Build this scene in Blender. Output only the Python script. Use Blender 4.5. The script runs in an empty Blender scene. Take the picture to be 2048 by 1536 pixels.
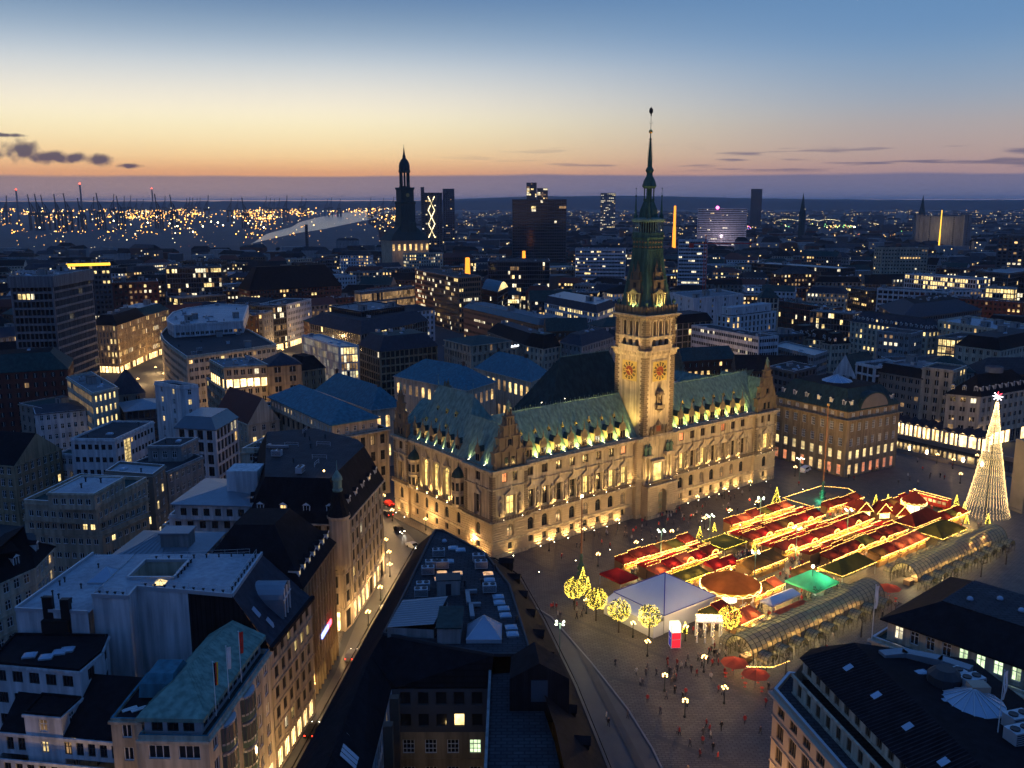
import bpy, math, random
from mathutils import Vector, Matrix
random.seed(7)
R = math.radians
scene = bpy.context.scene
col = scene.collection

# ------------------------------------------------------------------ camera
CAM_H = 87.4
cd = bpy.data.cameras.new('camera'); cam = bpy.data.objects.new('camera', cd); col.objects.link(cam)
cam.location = (0, 0, CAM_H)
cam.rotation_mode = 'XYZ'
cam.matrix_world = Matrix.Translation((0, 0, CAM_H)) @ Matrix.Rotation(math.pi/2 - 0.196, 4, 'X') @ Matrix.Rotation(-0.002, 4, 'Z')
cd.sensor_width = 36.0; cd.lens = 36.0*1841/2048
cd.clip_start = 0.5; cd.clip_end = 60000
scene.camera = cam

# ------------------------------------------------------------------ render / exposure
scene.view_settings.view_transform = 'Standard'; scene.view_settings.look = 'None'
scene.view_settings.exposure = 0.0; scene.view_settings.gamma = 1.0
scene.render.engine = 'CYCLES'
cy = scene.cycles
cy.use_denoising = True; cy.use_adaptive_sampling = True; cy.adaptive_threshold = 0.03; cy.adaptive_min_samples = 16
cy.max_bounces = 4; cy.diffuse_bounces = 2; cy.glossy_bounces = 2; cy.transmission_bounces = 4; cy.volume_bounces = 0
cy.transparent_max_bounces = 6
cy.caustics_reflective = False; cy.caustics_refractive = False
cy.sample_clamp_indirect = 3.0; cy.sample_clamp_direct = 60.0
cy.use_light_tree = True
scene.render.film_transparent = False

def lin(c):
    """8-bit display colour -> linear"""
    return tuple((v/255/12.92 if v/255 <= 0.04045 else ((v/255+0.055)/1.055)**2.4) for v in c)

# ------------------------------------------------------------------ world: dusk sky
world = bpy.data.worlds.new('World'); scene.world = world; world.use_nodes = True
wt = world.node_tree; wt.nodes.clear()
def wn(t, **k):
    n = wt.nodes.new(t)
    for a, b in k.items(): setattr(n, a, b)
    return n
def wlink(a, b): wt.links.new(a, b)
def wmath(op, a, b=None, c=None, clamp=False):
    n = wn('ShaderNodeMath', operation=op, use_clamp=clamp)
    for i, v in enumerate((a, b, c)):
        if v is None: continue
        if isinstance(v, (int, float)): n.inputs[i].default_value = v
        else: wlink(v, n.inputs[i])
    return n.outputs[0]
def wsmooth(x, a, b):
    n = wn('ShaderNodeMapRange', interpolation_type='SMOOTHSTEP')
    wlink(x, n.inputs[0]); n.inputs[1].default_value = a; n.inputs[2].default_value = b
    return n.outputs[0]
def wmix(f, a, b):
    n = wn('ShaderNodeMix', data_type='RGBA')
    if isinstance(f, (int, float)): n.inputs[0].default_value = f
    else: wlink(f, n.inputs[0])
    for s, v in ((n.inputs[6], a), (n.inputs[7], b)):
        if isinstance(v, tuple): s.default_value = (*v, 1)
        else: wlink(v, s)
    return n.outputs[2]
tc = wn('ShaderNodeTexCoord'); sx = wn('ShaderNodeSeparateXYZ'); wlink(tc.outputs['Generated'], sx.inputs[0])
DX, DY, DZ = sx.outputs
elev = wmath('MULTIPLY', wmath('ARCSINE', DZ), 57.29578)
azim = wmath('MULTIPLY', wmath('ARCTAN2', DX, DY), 57.29578)
epos = wmath('POWER', wmath('DIVIDE', elev, 40.0, clamp=True), 0.5)
def ramp(stops):
    n = wn('ShaderNodeValToRGB'); cr = n.color_ramp; cr.interpolation = 'B_SPLINE'
    while len(cr.elements) < len(stops): cr.elements.new(0.5)
    for e, (p, c) in zip(cr.elements, stops):
        e.position = (p/40)**0.5; e.color = (*lin(c), 1)
    wlink(epos, n.inputs[0]); return n.outputs[0]
glow = ramp([(0, (205, 128, 96)), (1.7, (232, 166, 122)), (2.6, (253, 212, 152)), (4.2, (255, 242, 198)), (5.6, (254, 242, 218)),
             (7.6, (206, 214, 220)), (9.4, (150, 174, 198)), (11.6, (98, 131, 170)), (20, (72, 118, 182)), (40, (60, 110, 186))])
away = ramp([(0, (150, 120, 140)), (1.7, (176, 146, 146)), (2.6, (186, 160, 152)), (4.2, (176, 168, 168)), (5.6, (156, 168, 184)),
             (7.6, (128, 158, 190)), (9.4, (106, 145, 188)), (11.6, (102, 141, 184)), (20, (74, 122, 184)), (40, (60, 110, 186))])
dz = wmath('ABSOLUTE', wmath('ADD', azim, 19.0))
back = ramp([(0, (58, 68, 106)), (4.2, (66, 86, 136)), (11.6, (62, 106, 172)), (40, (60, 110, 186))])
skyc = wmix(wsmooth(dz, 62.0, 125.0), wmix(wsmooth(dz, 6.0, 44.0), glow, away), back)
# cloud bank low over the horizon
cb = wn('ShaderNodeCombineXYZ'); wlink(wmath('MULTIPLY', azim, 0.10), cb.inputs[0]); wlink(wmath('MULTIPLY', elev, 0.9), cb.inputs[1])
bn = wn('ShaderNodeTexNoise'); wlink(cb.outputs[0], bn.inputs['Vector']); bn.inputs['Scale'].default_value = 1.0; bn.inputs['Detail'].default_value = 4
edge = wmath('ADD', wmath('MULTIPLY_ADD', bn.outputs[0], 0.34, 1.42), wmath('MULTIPLY', wmath('ABSOLUTE', wmath('SUBTRACT', azim, 2.0)), -0.005))
dedge = wmath('SUBTRACT', elev, edge)
bankf = wmath('SUBTRACT', 1.0, wsmooth(dedge, -0.12, 0.08))
bank_l = wmix(wsmooth(elev, 0.0, 1.6), lin((168, 142, 142)), lin((158, 132, 134)))
bank_r = wmix(wsmooth(elev, 0.0, 1.6), lin((110, 112, 144)), lin((122, 116, 142)))
bank = wmix(wsmooth(azim, -22.0, 16.0), bank_l, bank_r)
sky2 = wmix(bankf, skyc, bank)
# thin streaks of cloud just above the bank
cs = wn('ShaderNodeCombineXYZ'); wlink(wmath('MULTIPLY', azim, 0.17), cs.inputs[0]); wlink(wmath('MULTIPLY', elev, 2.3), cs.inputs[1])
sn = wn('ShaderNodeTexNoise'); wlink(cs.outputs[0], sn.inputs['Vector']); sn.inputs['Scale'].default_value = 1.15; sn.inputs['Detail'].default_value = 2; sn.inputs['Roughness'].default_value = 0.45
band = wmath('MULTIPLY', wsmooth(elev, 1.5, 1.9), wmath('SUBTRACT', 1.0, wsmooth(elev, 2.5, 3.5)))
strf = wmath('MULTIPLY', wmath('MULTIPLY', wsmooth(sn.outputs[0], 0.55, 0.68), band), wsmooth(azim, -8.0, 14.0))
sky3 = wmix(wmath('MULTIPLY', strf, 0.75), sky2, lin((98, 94, 122)))
# small dark puffs above the harbour
cp = wn('ShaderNodeCombineXYZ'); wlink(azim, cp.inputs[0]); wlink(elev, cp.inputs[1])
pn = wn('ShaderNodeTexNoise'); wlink(cp.outputs[0], pn.inputs['Vector']); pn.inputs['Scale'].default_value = 1.5; pn.inputs['Detail'].default_value = 2
puff = None
for (a0, e0, ra, re) in ((-29.3, 2.35, 1.1, .5), (-27.3, 2.75, .95, .6), (-26.1, 2.4, 1.4, .36), (-24.8, 2.4, .7, .3), (-23.5, 2.3, .75, .34), (-22.0, 2.0, .7, .16), (-28.2, 3.5, 1.3, .12)):
    m1 = wn('ShaderNodeVectorMath', operation='MULTIPLY_ADD'); wlink(cp.outputs[0], m1.inputs[0]); m1.inputs[1].default_value = (1/ra, 1/re, 0); m1.inputs[2].default_value = (-a0/ra, -e0/re, 0)
    m2 = wn('ShaderNodeVectorMath', operation='LENGTH'); wlink(m1.outputs[0], m2.inputs[0])
    g = m2.outputs['Value']
    puff = g if puff is None else wmath('MINIMUM', puff, g)
puff = wmath('SUBTRACT', 1.0, wsmooth(wmath('ADD', puff, wmath('MULTIPLY_ADD', pn.outputs[0], 1.6, -0.8)), 0.35, 1.25))
sky4 = wmix(wmath('MULTIPLY', puff, 0.9), sky3, lin((70, 66, 94)))
bg = wn('ShaderNodeBackground'); wlink(sky4, bg.inputs[0]); bg.inputs[1].default_value = 1.0
wo = wn('ShaderNodeOutputWorld'); wlink(bg.outputs[0], wo.inputs[0])
world.cycles.sampling_method = 'MANUAL'; world.cycles.sample_map_resolution = 256

# ------------------------------------------------------------------ materials
MATS = {}
def M(n): return MATS[n]
def mat(name, c, rough=0.8, var=0.25, scale=0.6, bump=0.0, bscale=8.0, metal=0.0, spec=0.2, objvar=0.0, wear=None, streak=0.0, joints=0.0):
    """procedural surface: base colour with two octaves of mottling, optional relief, stripes of courses"""
    m = bpy.data.materials.new(name); m.use_nodes = True; MATS[name] = m
    t = m.node_tree; nd = t.nodes; lk = t.links
    p = nd['Principled BSDF']; p.inputs['Roughness'].default_value = rough; p.inputs['Metallic'].default_value = metal
    p.inputs['Specular IOR Level'].default_value = spec
    g = nd.new('ShaderNodeNewGeometry')
    n1 = nd.new('ShaderNodeTexNoise'); n1.inputs['Scale'].default_value = scale; n1.inputs['Detail'].default_value = 6; lk.new(g.outputs['Position'], n1.inputs['Vector'])
    mx = nd.new('ShaderNodeMix'); mx.data_type = 'RGBA'; mx.blend_type = 'MIX'
    lk.new(n1.outputs[0], mx.inputs[0])
    lo = tuple(max(0, v*(1-var)) for v in c); hi = tuple(min(1, v*(1+var)) for v in c)
    mx.inputs[6].default_value = (*lo, 1); mx.inputs[7].default_value = (*(wear or hi), 1)
    out = mx.outputs[2]
    if streak:
        mp_ = nd.new('ShaderNodeMapping'); mp_.inputs['Scale'].default_value = (.9, .9, .07); lk.new(g.outputs['Position'], mp_.inputs[0]); n3 = nd.new('ShaderNodeTexNoise'); n3.inputs['Scale'].default_value = 1.3; n3.inputs['Detail'].default_value = 3; lk.new(mp_.outputs[0], n3.inputs['Vector'])
        m3 = nd.new('ShaderNodeMapRange'); lk.new(n3.outputs[0], m3.inputs[0]); m3.inputs[1].default_value = .35; m3.inputs[2].default_value = .65; m3.inputs[3].default_value = 1-streak; m3.inputs[4].default_value = 1.1
        v3 = nd.new('ShaderNodeVectorMath'); v3.operation = 'SCALE'; lk.new(out, v3.inputs[0]); lk.new(m3.outputs[0], v3.inputs['Scale']); out = v3.outputs[0]
    if joints:
        bt = nd.new('ShaderNodeTexBrick'); bt.inputs['Scale'].default_value = joints; bt.inputs['Mortar Size'].default_value = .035; bt.inputs['Color1'].default_value = (1, 1, 1, 1); bt.inputs['Color2'].default_value = (.72, .72, .74, 1); bt.inputs['Mortar'].default_value = (.45, .45, .45, 1); lk.new(g.outputs['Position'], bt.inputs['Vector'])
        v4 = nd.new('ShaderNodeVectorMath'); v4.operation = 'MULTIPLY'; lk.new(out, v4.inputs[0]); lk.new(bt.outputs[0], v4.inputs[1]); out = v4.outputs[0]
    if objvar:
        oi = nd.new('ShaderNodeObjectInfo'); hs = nd.new('ShaderNodeHueSaturation'); mr = nd.new('ShaderNodeMapRange')
        lk.new(oi.outputs['Random'], mr.inputs[0]); mr.inputs[3].default_value = 1-objvar; mr.inputs[4].default_value = 1+objvar
        lk.new(mr.outputs[0], hs.inputs['Value']); lk.new(out, hs.inputs['Color']); out = hs.outputs[0]
    lk.new(out, p.inputs['Base Color'])
    if bump:
        n2 = nd.new('ShaderNodeTexNoise'); n2.inputs['Scale'].default_value = bscale; n2.inputs['Detail'].default_value = 4; lk.new(g.outputs['Position'], n2.inputs['Vector'])
        b = nd.new('ShaderNodeBump'); b.inputs['Strength'].default_value = bump; b.inputs['Distance'].default_value = 0.1
        lk.new(n2.outputs[0], b.inputs['Height']); lk.new(b.outputs[0], p.inputs['Normal'])
    return m
def emit(name, c, s, sample=True, var=0.0, cell=0.0):
    """something that gives off light; var = spread of brightness from object to object / cell to cell"""
    m = bpy.data.materials.new(name); m.use_nodes = True; MATS[name] = m
    t = m.node_tree; nd = t.nodes; lk = t.links; nd.clear()
    e = nd.new('ShaderNodeEmission'); e.inputs[0].default_value = (*c, 1); e.inputs[1].default_value = s
    o = nd.new('ShaderNodeOutputMaterial'); lk.new(e.outputs[0], o.inputs[0])
    if var:
        if cell:
            g = nd.new('ShaderNodeNewGeometry'); sn_ = nd.new('ShaderNodeVectorMath'); sn_.operation = 'SNAP'; sn_.inputs[1].default_value = (cell,)*3
            lk.new(g.outputs['Position'], sn_.inputs[0]); w = nd.new('ShaderNodeTexWhiteNoise'); lk.new(sn_.outputs[0], w.inputs['Vector']); r = w.outputs['Value']
        else:
            r = nd.new('ShaderNodeObjectInfo').outputs['Random']
        mr = nd.new('ShaderNodeMapRange'); lk.new(r, mr.inputs[0]); mr.inputs[3].default_value = s*(1-var); mr.inputs[4].default_value = s*(1+var)
        lk.new(mr.outputs[0], e.inputs[1])
    if not sample: m.cycles.emission_sampling = 'NONE'
    return m
def litwin(name, c, s, var=0.6, sample=False):
    """lit room seen through a window: uneven brightness from room to room and across the pane, plus the reflecting glass"""
    m = bpy.data.materials.new(name); m.use_nodes = True; MATS[name] = m
    t = m.node_tree; nd = t.nodes; lk = t.links
    p = nd['Principled BSDF']; p.inputs['Base Color'].default_value = (0.05, 0.045, 0.04, 1); p.inputs['Roughness'].default_value = 0.15
    g = nd.new('ShaderNodeNewGeometry')
    n1 = nd.new('ShaderNodeTexNoise'); n1.inputs['Scale'].default_value = 0.9; n1.inputs['Detail'].default_value = 3; lk.new(g.outputs['Position'], n1.inputs['Vector'])
    oi = nd.new('ShaderNodeObjectInfo')
    sn_ = nd.new('ShaderNodeVectorMath'); sn_.operation = 'SNAP'; sn_.inputs[1].default_value = (2.3, 2.3, 3.1); lk.new(g.outputs['Position'], sn_.inputs[0])
    w = nd.new('ShaderNodeTexWhiteNoise'); lk.new(sn_.outputs[0], w.inputs['Vector'])
    a = nd.new('ShaderNodeMath'); a.operation = 'ADD'; lk.new(oi.outputs['Random'], a.inputs[0]); lk.new(w.outputs['Value'], a.inputs[1])
    f = nd.new('ShaderNodeMath'); f.operation = 'FRACT'; lk.new(a.outputs[0], f.inputs[0])
    mr = nd.new('ShaderNodeMapRange'); lk.new(f.outputs[0], mr.inputs[0]); mr.inputs[3].default_value = s*(1-var); mr.inputs[4].default_value = s*(1+var)
    mr2 = nd.new('ShaderNodeMapRange'); lk.new(n1.outputs[0], mr2.inputs[0]); mr2.inputs[1].default_value = 0.3; mr2.inputs[2].default_value = 0.7; mr2.inputs[3].default_value = 0.45; mr2.inputs[4].default_value = 1.3
    mu = nd.new('ShaderNodeMath'); mu.operation = 'MULTIPLY'; lk.new(mr.outputs[0], mu.inputs[0]); lk.new(mr2.outputs[0], mu.inputs[1])
    p.inputs['Emission Color'].default_value = (*c, 1); lk.new(mu.outputs[0], p.inputs['Emission Strength'])
    if not sample: m.cycles.emission_sampling = 'NONE'
    return m

mat('asphalt', (0.062, 0.06, 0.058), 0.55, 0.4, 0.25, 0.25, 20, spec=.35)
mat('paving', (0.125, 0.108, 0.09), 0.6, 0.35, 0.35, 0.25, 6, joints=.45)
mat('paving_dark', (0.06, 0.055, 0.052), 0.55, 0.3, 0.4, 0.2, 6)
mat('kerb_stone', (0.24, 0.23, 0.21), 0.8, 0.2)
mat('city_ground', (0.05, 0.055, 0.06), 0.9, 0.4, 0.01)
mat('sandstone', (0.42, 0.335, 0.215), 0.85, 0.32, 0.5, 0.35, 5, streak=.4)
mat('sandstone_base', (0.36, 0.27, 0.165), 0.85, 0.3, 0.6, 0.5, 5)
mat('sandstone_dark', (0.17, 0.125, 0.075), 0.88, 0.35, 0.7, 0.5, 4)
mat('grey_stone', (0.19, 0.165, 0.135), 0.85, 0.3, 0.4, 0.4, 5)
mat('beige_stone', (0.38, 0.31, 0.22), 0.85, 0.25, 0.35, 0.25, 5, streak=.4)
mat('tan_stone', (0.30, 0.22, 0.13), 0.85, 0.25, 0.4, 0.3, 5, streak=.4)
mat('pink_stone', (0.40, 0.29, 0.21), 0.85, 0.18, 0.35, 0.2, 5)
mat('white_plaster', (0.50, 0.50, 0.50), 0.85, 0.2, 0.22, 0.15, 5, streak=.35)
mat('cream_plaster', (0.46, 0.39, 0.29), 0.85, 0.2, 0.25, 0.15, 5, streak=.35)
mat('grey_plaster', (0.24, 0.235, 0.225), 0.85, 0.22, 0.25, 0.15, 5, streak=.35)
mat('dark_facade', (0.07, 0.07, 0.075), 0.6, 0.25, 0.3)
mat('red_brick', (0.105, 0.036, 0.026), 0.85, 0.35, 0.8, 0.3, 12)
mat('orange_brick', (0.30, 0.135, 0.068), 0.85, 0.2, 0.5, 0.2, 12)
mat('brown_brick', (0.10, 0.058, 0.04), 0.85, 0.3, 0.8, 0.3, 12)
mat('concrete', (0.17, 0.17, 0.17), 0.85, 0.2, 0.4, 0.2, 6, streak=.4)
mat('copper', (0.13, 0.235, 0.19), 0.75, 0.25, 0.7, 0.2, 6, wear=(0.21, 0.33, 0.265), streak=.35)
mat('copper_spire', (0.05, 0.115, 0.085), 0.7, 0.3, 0.7, 0.2, 6, streak=.4)
mat('copper_teal', (0.032, 0.14, 0.18), 0.65, 0.25, 0.35, 0.12, 6, streak=.35)
mat('copper_dark', (0.02, 0.05, 0.048), 0.7, 0.4, 0.5, 0.15, 6, spec=.1, streak=.35)
mat('slate', (0.017, 0.017, 0.021), 0.85, 0.5, 0.6, 0.3, 10, spec=.06, streak=.3, joints=1.6)
mat('slate_blue', (0.032, 0.037, 0.05), 0.7, 0.35, 0.5, 0.2, 8, spec=.1, streak=.3)
mat('red_tile', (0.11, 0.032, 0.024), 0.8, 0.3, 0.8, 0.3, 10)
mat('bitumen', (0.034, 0.037, 0.044), 0.8, 0.45, 0.3, 0.2, 5, wear=(0.075, 0.08, 0.09), spec=.1, joints=.35)
mat('gravel_roof', (0.08, 0.085, 0.095), 0.85, 0.4, 0.25, 0.3, 10, wear=(0.24, 0.245, 0.25))
mat('pale_roof', (0.22, 0.24, 0.28), 0.6, 0.35, 0.18, 0.1, 4, wear=(0.46, 0.48, 0.50), streak=.15)
mat('zinc', (0.20, 0.225, 0.25), 0.4, 0.2, 0.5, 0.05, 4, metal=0.35)
mat('metal_dark', (0.03, 0.032, 0.036), 0.5, 0.2, 1.0)
mat('metal_light', (0.42, 0.44, 0.46), 0.4, 0.15, 0.8, metal=0.4)
mat('iron', (0.03, 0.034, 0.03), 0.45, 0.2, 1.0)
mat('iron_green', (0.07, 0.13, 0.11), 0.5, 0.2, 1.0)
mat('pale_metal', (0.05, 0.047, 0.03), 0.5, 0.2, 1.0)
mat('bronze_green', (0.06, 0.12, 0.085), 0.55, 0.3, 1.5)
mat('gold', (0.75, 0.48, 0.12), 0.35, 0.1, 2.0, metal=0.9)
mat('clock_gold', (0.42, 0.30, 0.075), 0.5, 0.2, 3.0)
mat('clock_red', (0.20, 0.04, 0.015), 0.6, 0.15, 3.0)
mat('black_paint', (0.012, 0.012, 0.013), 0.5, 0.1)
mat('frame_white', (0.62, 0.62, 0.60), 0.6, 0.08, 1.0)
mat('frame_dark', (0.05, 0.047, 0.043), 0.6, 0.1, 1.0)
mat('frame_brown', (0.16, 0.11, 0.065), 0.6, 0.1, 1.0)
mat('glass_dark', (0.012, 0.015, 0.02), 0.08, 0.1, 1.0, spec=0.6)
mat('glass_sky', (0.05, 0.07, 0.09), 0.1, 0.2, 0.3, spec=0.9)
mat('skylight_glass', (0.25, 0.32, 0.40), 0.25, 0.2, 0.5, spec=0.8)
mat('wood', (0.17, 0.095, 0.045), 0.8, 0.3, 2.0, 0.2, 10)
mat('wood_pale', (0.32, 0.21, 0.11), 0.8, 0.2, 2.0)
mat('bark', (0.06, 0.048, 0.038), 0.9, 0.3, 3.0)
mat('leaf', (0.11, 0.13, 0.03), 0.8, 0.3, 3.0)
mat('needles', (0.03, 0.07, 0.025), 0.85, 0.4, 3.0)
mat('foliage_far', (0.022, 0.032, 0.03), 0.95, 0.4, 0.05)
mat('white_paint', (0.72, 0.72, 0.70), 0.6, 0.06)
mat('red_paint', (0.45, 0.03, 0.02), 0.5, 0.1)
mat('blue_paint', (0.05, 0.06, 0.30), 0.5, 0.1)
mat('grey_paint', (0.16, 0.165, 0.17), 0.55, 0.1)
mat('yellow_paint', (0.60, 0.40, 0.05), 0.6, 0.1)
mat('green_cloth', (0.03, 0.10, 0.05), 0.8, 0.2)
mat('tent_white', (0.62, 0.63, 0.66), 0.75, 0.08, 0.4)
mat('water', (0.02, 0.025, 0.035), 0.28, 0.2, 0.05, spec=1.0)
mat('water_canal', (0.008, 0.012, 0.016), 0.08, 0.2, 0.2, 0.25, 0.8, spec=0.7)
mat('skin', (0.45, 0.27, 0.19), 0.7, 0.1)
mat('coat', (0.06, 0.055, 0.06), 0.85, 0.2, 3.0, objvar=0.9)
mat('coat_red', (0.28, 0.03, 0.03), 0.85, 0.2, 3.0, objvar=0.5)
mat('coat_pale', (0.35, 0.32, 0.28), 0.85, 0.2, 3.0, objvar=0.5)
mat('trousers', (0.03, 0.032, 0.042), 0.9, 0.2, 3.0, objvar=0.6)
mat('hills_far', (0.03, 0.04, 0.05), 0.95, 0.4, 0.002)
mat('rubber', (0.01, 0.01, 0.01), 0.8, 0.1)
def cloth(name, c, tr=0.45):
    """canvas that lets some of the lamp light inside shine through"""
    m = bpy.data.materials.new(name); m.use_nodes = True; MATS[name] = m
    t = m.node_tree; nd = t.nodes; lk = t.links; nd.clear()
    g = nd.new('ShaderNodeNewGeometry'); n1 = nd.new('ShaderNodeTexNoise'); n1.inputs['Scale'].default_value = 0.6; n1.inputs['Detail'].default_value = 5; lk.new(g.outputs['Position'], n1.inputs['Vector'])
    mx = nd.new('ShaderNodeMix'); mx.data_type = 'RGBA'; lk.new(n1.outputs[0], mx.inputs[0])
    mx.inputs[6].default_value = (*[v*0.6 for v in c], 1); mx.inputs[7].default_value = (*[min(1, v*1.3) for v in c], 1)
    d = nd.new('ShaderNodeBsdfDiffuse'); s = nd.new('ShaderNodeBsdfTranslucent'); x = nd.new('ShaderNodeMixShader'); x.inputs[0].default_value = tr
    lk.new(mx.outputs[2], d.inputs[0]); lk.new(mx.outputs[2], s.inputs[0]); lk.new(d.outputs[0], x.inputs[1]); lk.new(s.outputs[0], x.inputs[2])
    o = nd.new('ShaderNodeOutputMaterial'); lk.new(x.outputs[0], o.inputs[0]); return m
cloth('red_canvas', (0.34, 0.022, 0.028)); cloth('dark_red_canvas', (0.17, 0.025, 0.02), 0.25); cloth('brown_canvas', (0.16, 0.085, 0.03), 0.3)
cloth('orange_canvas', (0.30, 0.10, 0.03), .3); cloth('salmon_canvas', (0.52, 0.13, 0.07)); cloth('green_canvas', (0.10, 0.50, 0.30), 0.5); cloth('olive_canvas', (0.12, 0.11, 0.03), 0.3)
cloth('flag_white', (0.6, 0.6, 0.62), 0.3); cloth('flag_red', (0.5, 0.04, 0.03), 0.3); cloth('flag_black', (0.01, 0.01, 0.01), 0.2); cloth('flag_gold', (0.65, 0.4, 0.03), 0.3)
def gridglass(name, tint, tr):
    m = bpy.data.materials.new(name); m.use_nodes = True; MATS[name] = m
    t = m.node_tree; nd = t.nodes; lk = t.links; nd.clear()
    a = nd.new('ShaderNodeBsdfTransparent'); a.inputs[0].default_value = (*tint, 1); b = nd.new('ShaderNodeBsdfGlossy'); b.inputs['Roughness'].default_value = 0.12; b.inputs[0].default_value = (0.8, 0.85, 0.8, 1)
    dd = nd.new('ShaderNodeBsdfDiffuse'); dd.inputs[0].default_value = (0.42, 0.38, 0.22, 1)
    x = nd.new('ShaderNodeMixShader'); x.inputs[0].default_value = 0.05; lk.new(a.outputs[0], x.inputs[1]); lk.new(b.outputs[0], x.inputs[2])
    y = nd.new('ShaderNodeMixShader'); y.inputs[0].default_value = tr; lk.new(x.outputs[0], y.inputs[1]); lk.new(dd.outputs[0], y.inputs[2])
    o = nd.new('ShaderNodeOutputMaterial'); lk.new(y.outputs[0], o.inputs[0]); return m
gridglass('arcade_glass', (0.86, 0.88, 0.74), 0.5)

WARM = (1.0, 0.60, 0.24); WARM2 = (1.0, 0.70, 0.38); YEL = (1.0, 0.72, 0.22); COOL = (0.75, 0.88, 1.0); NEUT = (1.0, 0.88, 0.66)
litwin('win_warm', (1.0, 0.62, 0.22), 1.5); litwin('win_yellow', (1.0, 0.72, 0.28), 1.6, 0.6); litwin('win_white', (1.0, 0.86, 0.56), 1.3)
litwin('win_dim', (1.0, 0.58, 0.24), 0.30, 0.8); litwin('win_red', (1.0, 0.30, 0.10), 1.3, 0.4); litwin('win_green', (0.75, 1.0, 0.55), 1.1)
litwin('win_cool', (0.75, 0.9, 1.0), 1.2); litwin('win_blue', (0.02, 0.04, 1.0), 1.1, 0.5); litwin('shop', (1.0, 0.66, 0.27), 4.0, 0.5, True); litwin('shop_red', (1.0, 0.32, 0.16), 3.4, 0.4, True)
litwin('hall_window', (1.0, 0.70, 0.20), 1.6, 0.25); litwin('lantern_wall', (1.0, 0.93, 0.62), 1.1, 0.2); litwin('sky_glow', (1.0, 0.55, 0.25), 1.1, 0.5)
emit('bulb', (1.0, 0.55, 0.12), 10, False, 0.4, 0.2); emit('bulb_yellow', (1.0, 0.72, 0.08), 6.5, False, 0.4, 0.2); emit('bulb_white', (1.0, 0.66, 0.26), 6, False, 0.4, 0.2)
emit('lamp_warm', (1.0, 0.62, 0.20), 7, False); emit('lamp_white', (0.95, 1.0, 0.75), 8, False); emit('lamp_star', (1.0, 0.84, 0.55), 25, False)
emit('star_red', (1.0, 0.05, 0.08), 9, False); emit('star_white', (1.0, 0.9, 0.95), 14, False)
emit('far_light', (1.0, 0.45, 0.08), 5.5, False, 0.8, 9.0); emit('far_white', (1.0, 0.80, 0.42), 3.5, False, 0.8, 9.0); emit('far_red', (1.0, 0.08, 0.04), 6, False, 0.5, 9.0)
emit('far_green', (0.3, 1.0, 0.3), 5, False); emit('far_pink', (1.0, 0.15, 0.6), 6, False); emit('far_bright', (1.0, 0.86, 0.45), 18, False); emit('far_blue', (0.1, 0.25, 1.0), 6, False); emit('glow_orange', (1.0, 0.30, 0.03), 2.2, False)
emit('tail_red', (1.0, 0.04, 0.02), 8, False); emit('head_white', (1.0, 0.92, 0.75), 20, False); emit('sign_white', (0.9, 0.95, 1.0), 5, False); emit('sign_green', (0.35, 1.0, 0.8), 4, False)
emit('sign_blue', (0.25, 0.3, 1.0), 4, False); emit('panel_red', (1.0, 0.03, 0.05), 1.1); emit('panel_blue', (0.08, 0.08, 0.55), 0.6); emit('panel_white', (1.0, 0.92, 0.6), 2.2); emit('neon_yellow', (1.0, 0.55, 0.05), 2.2, False)

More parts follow.
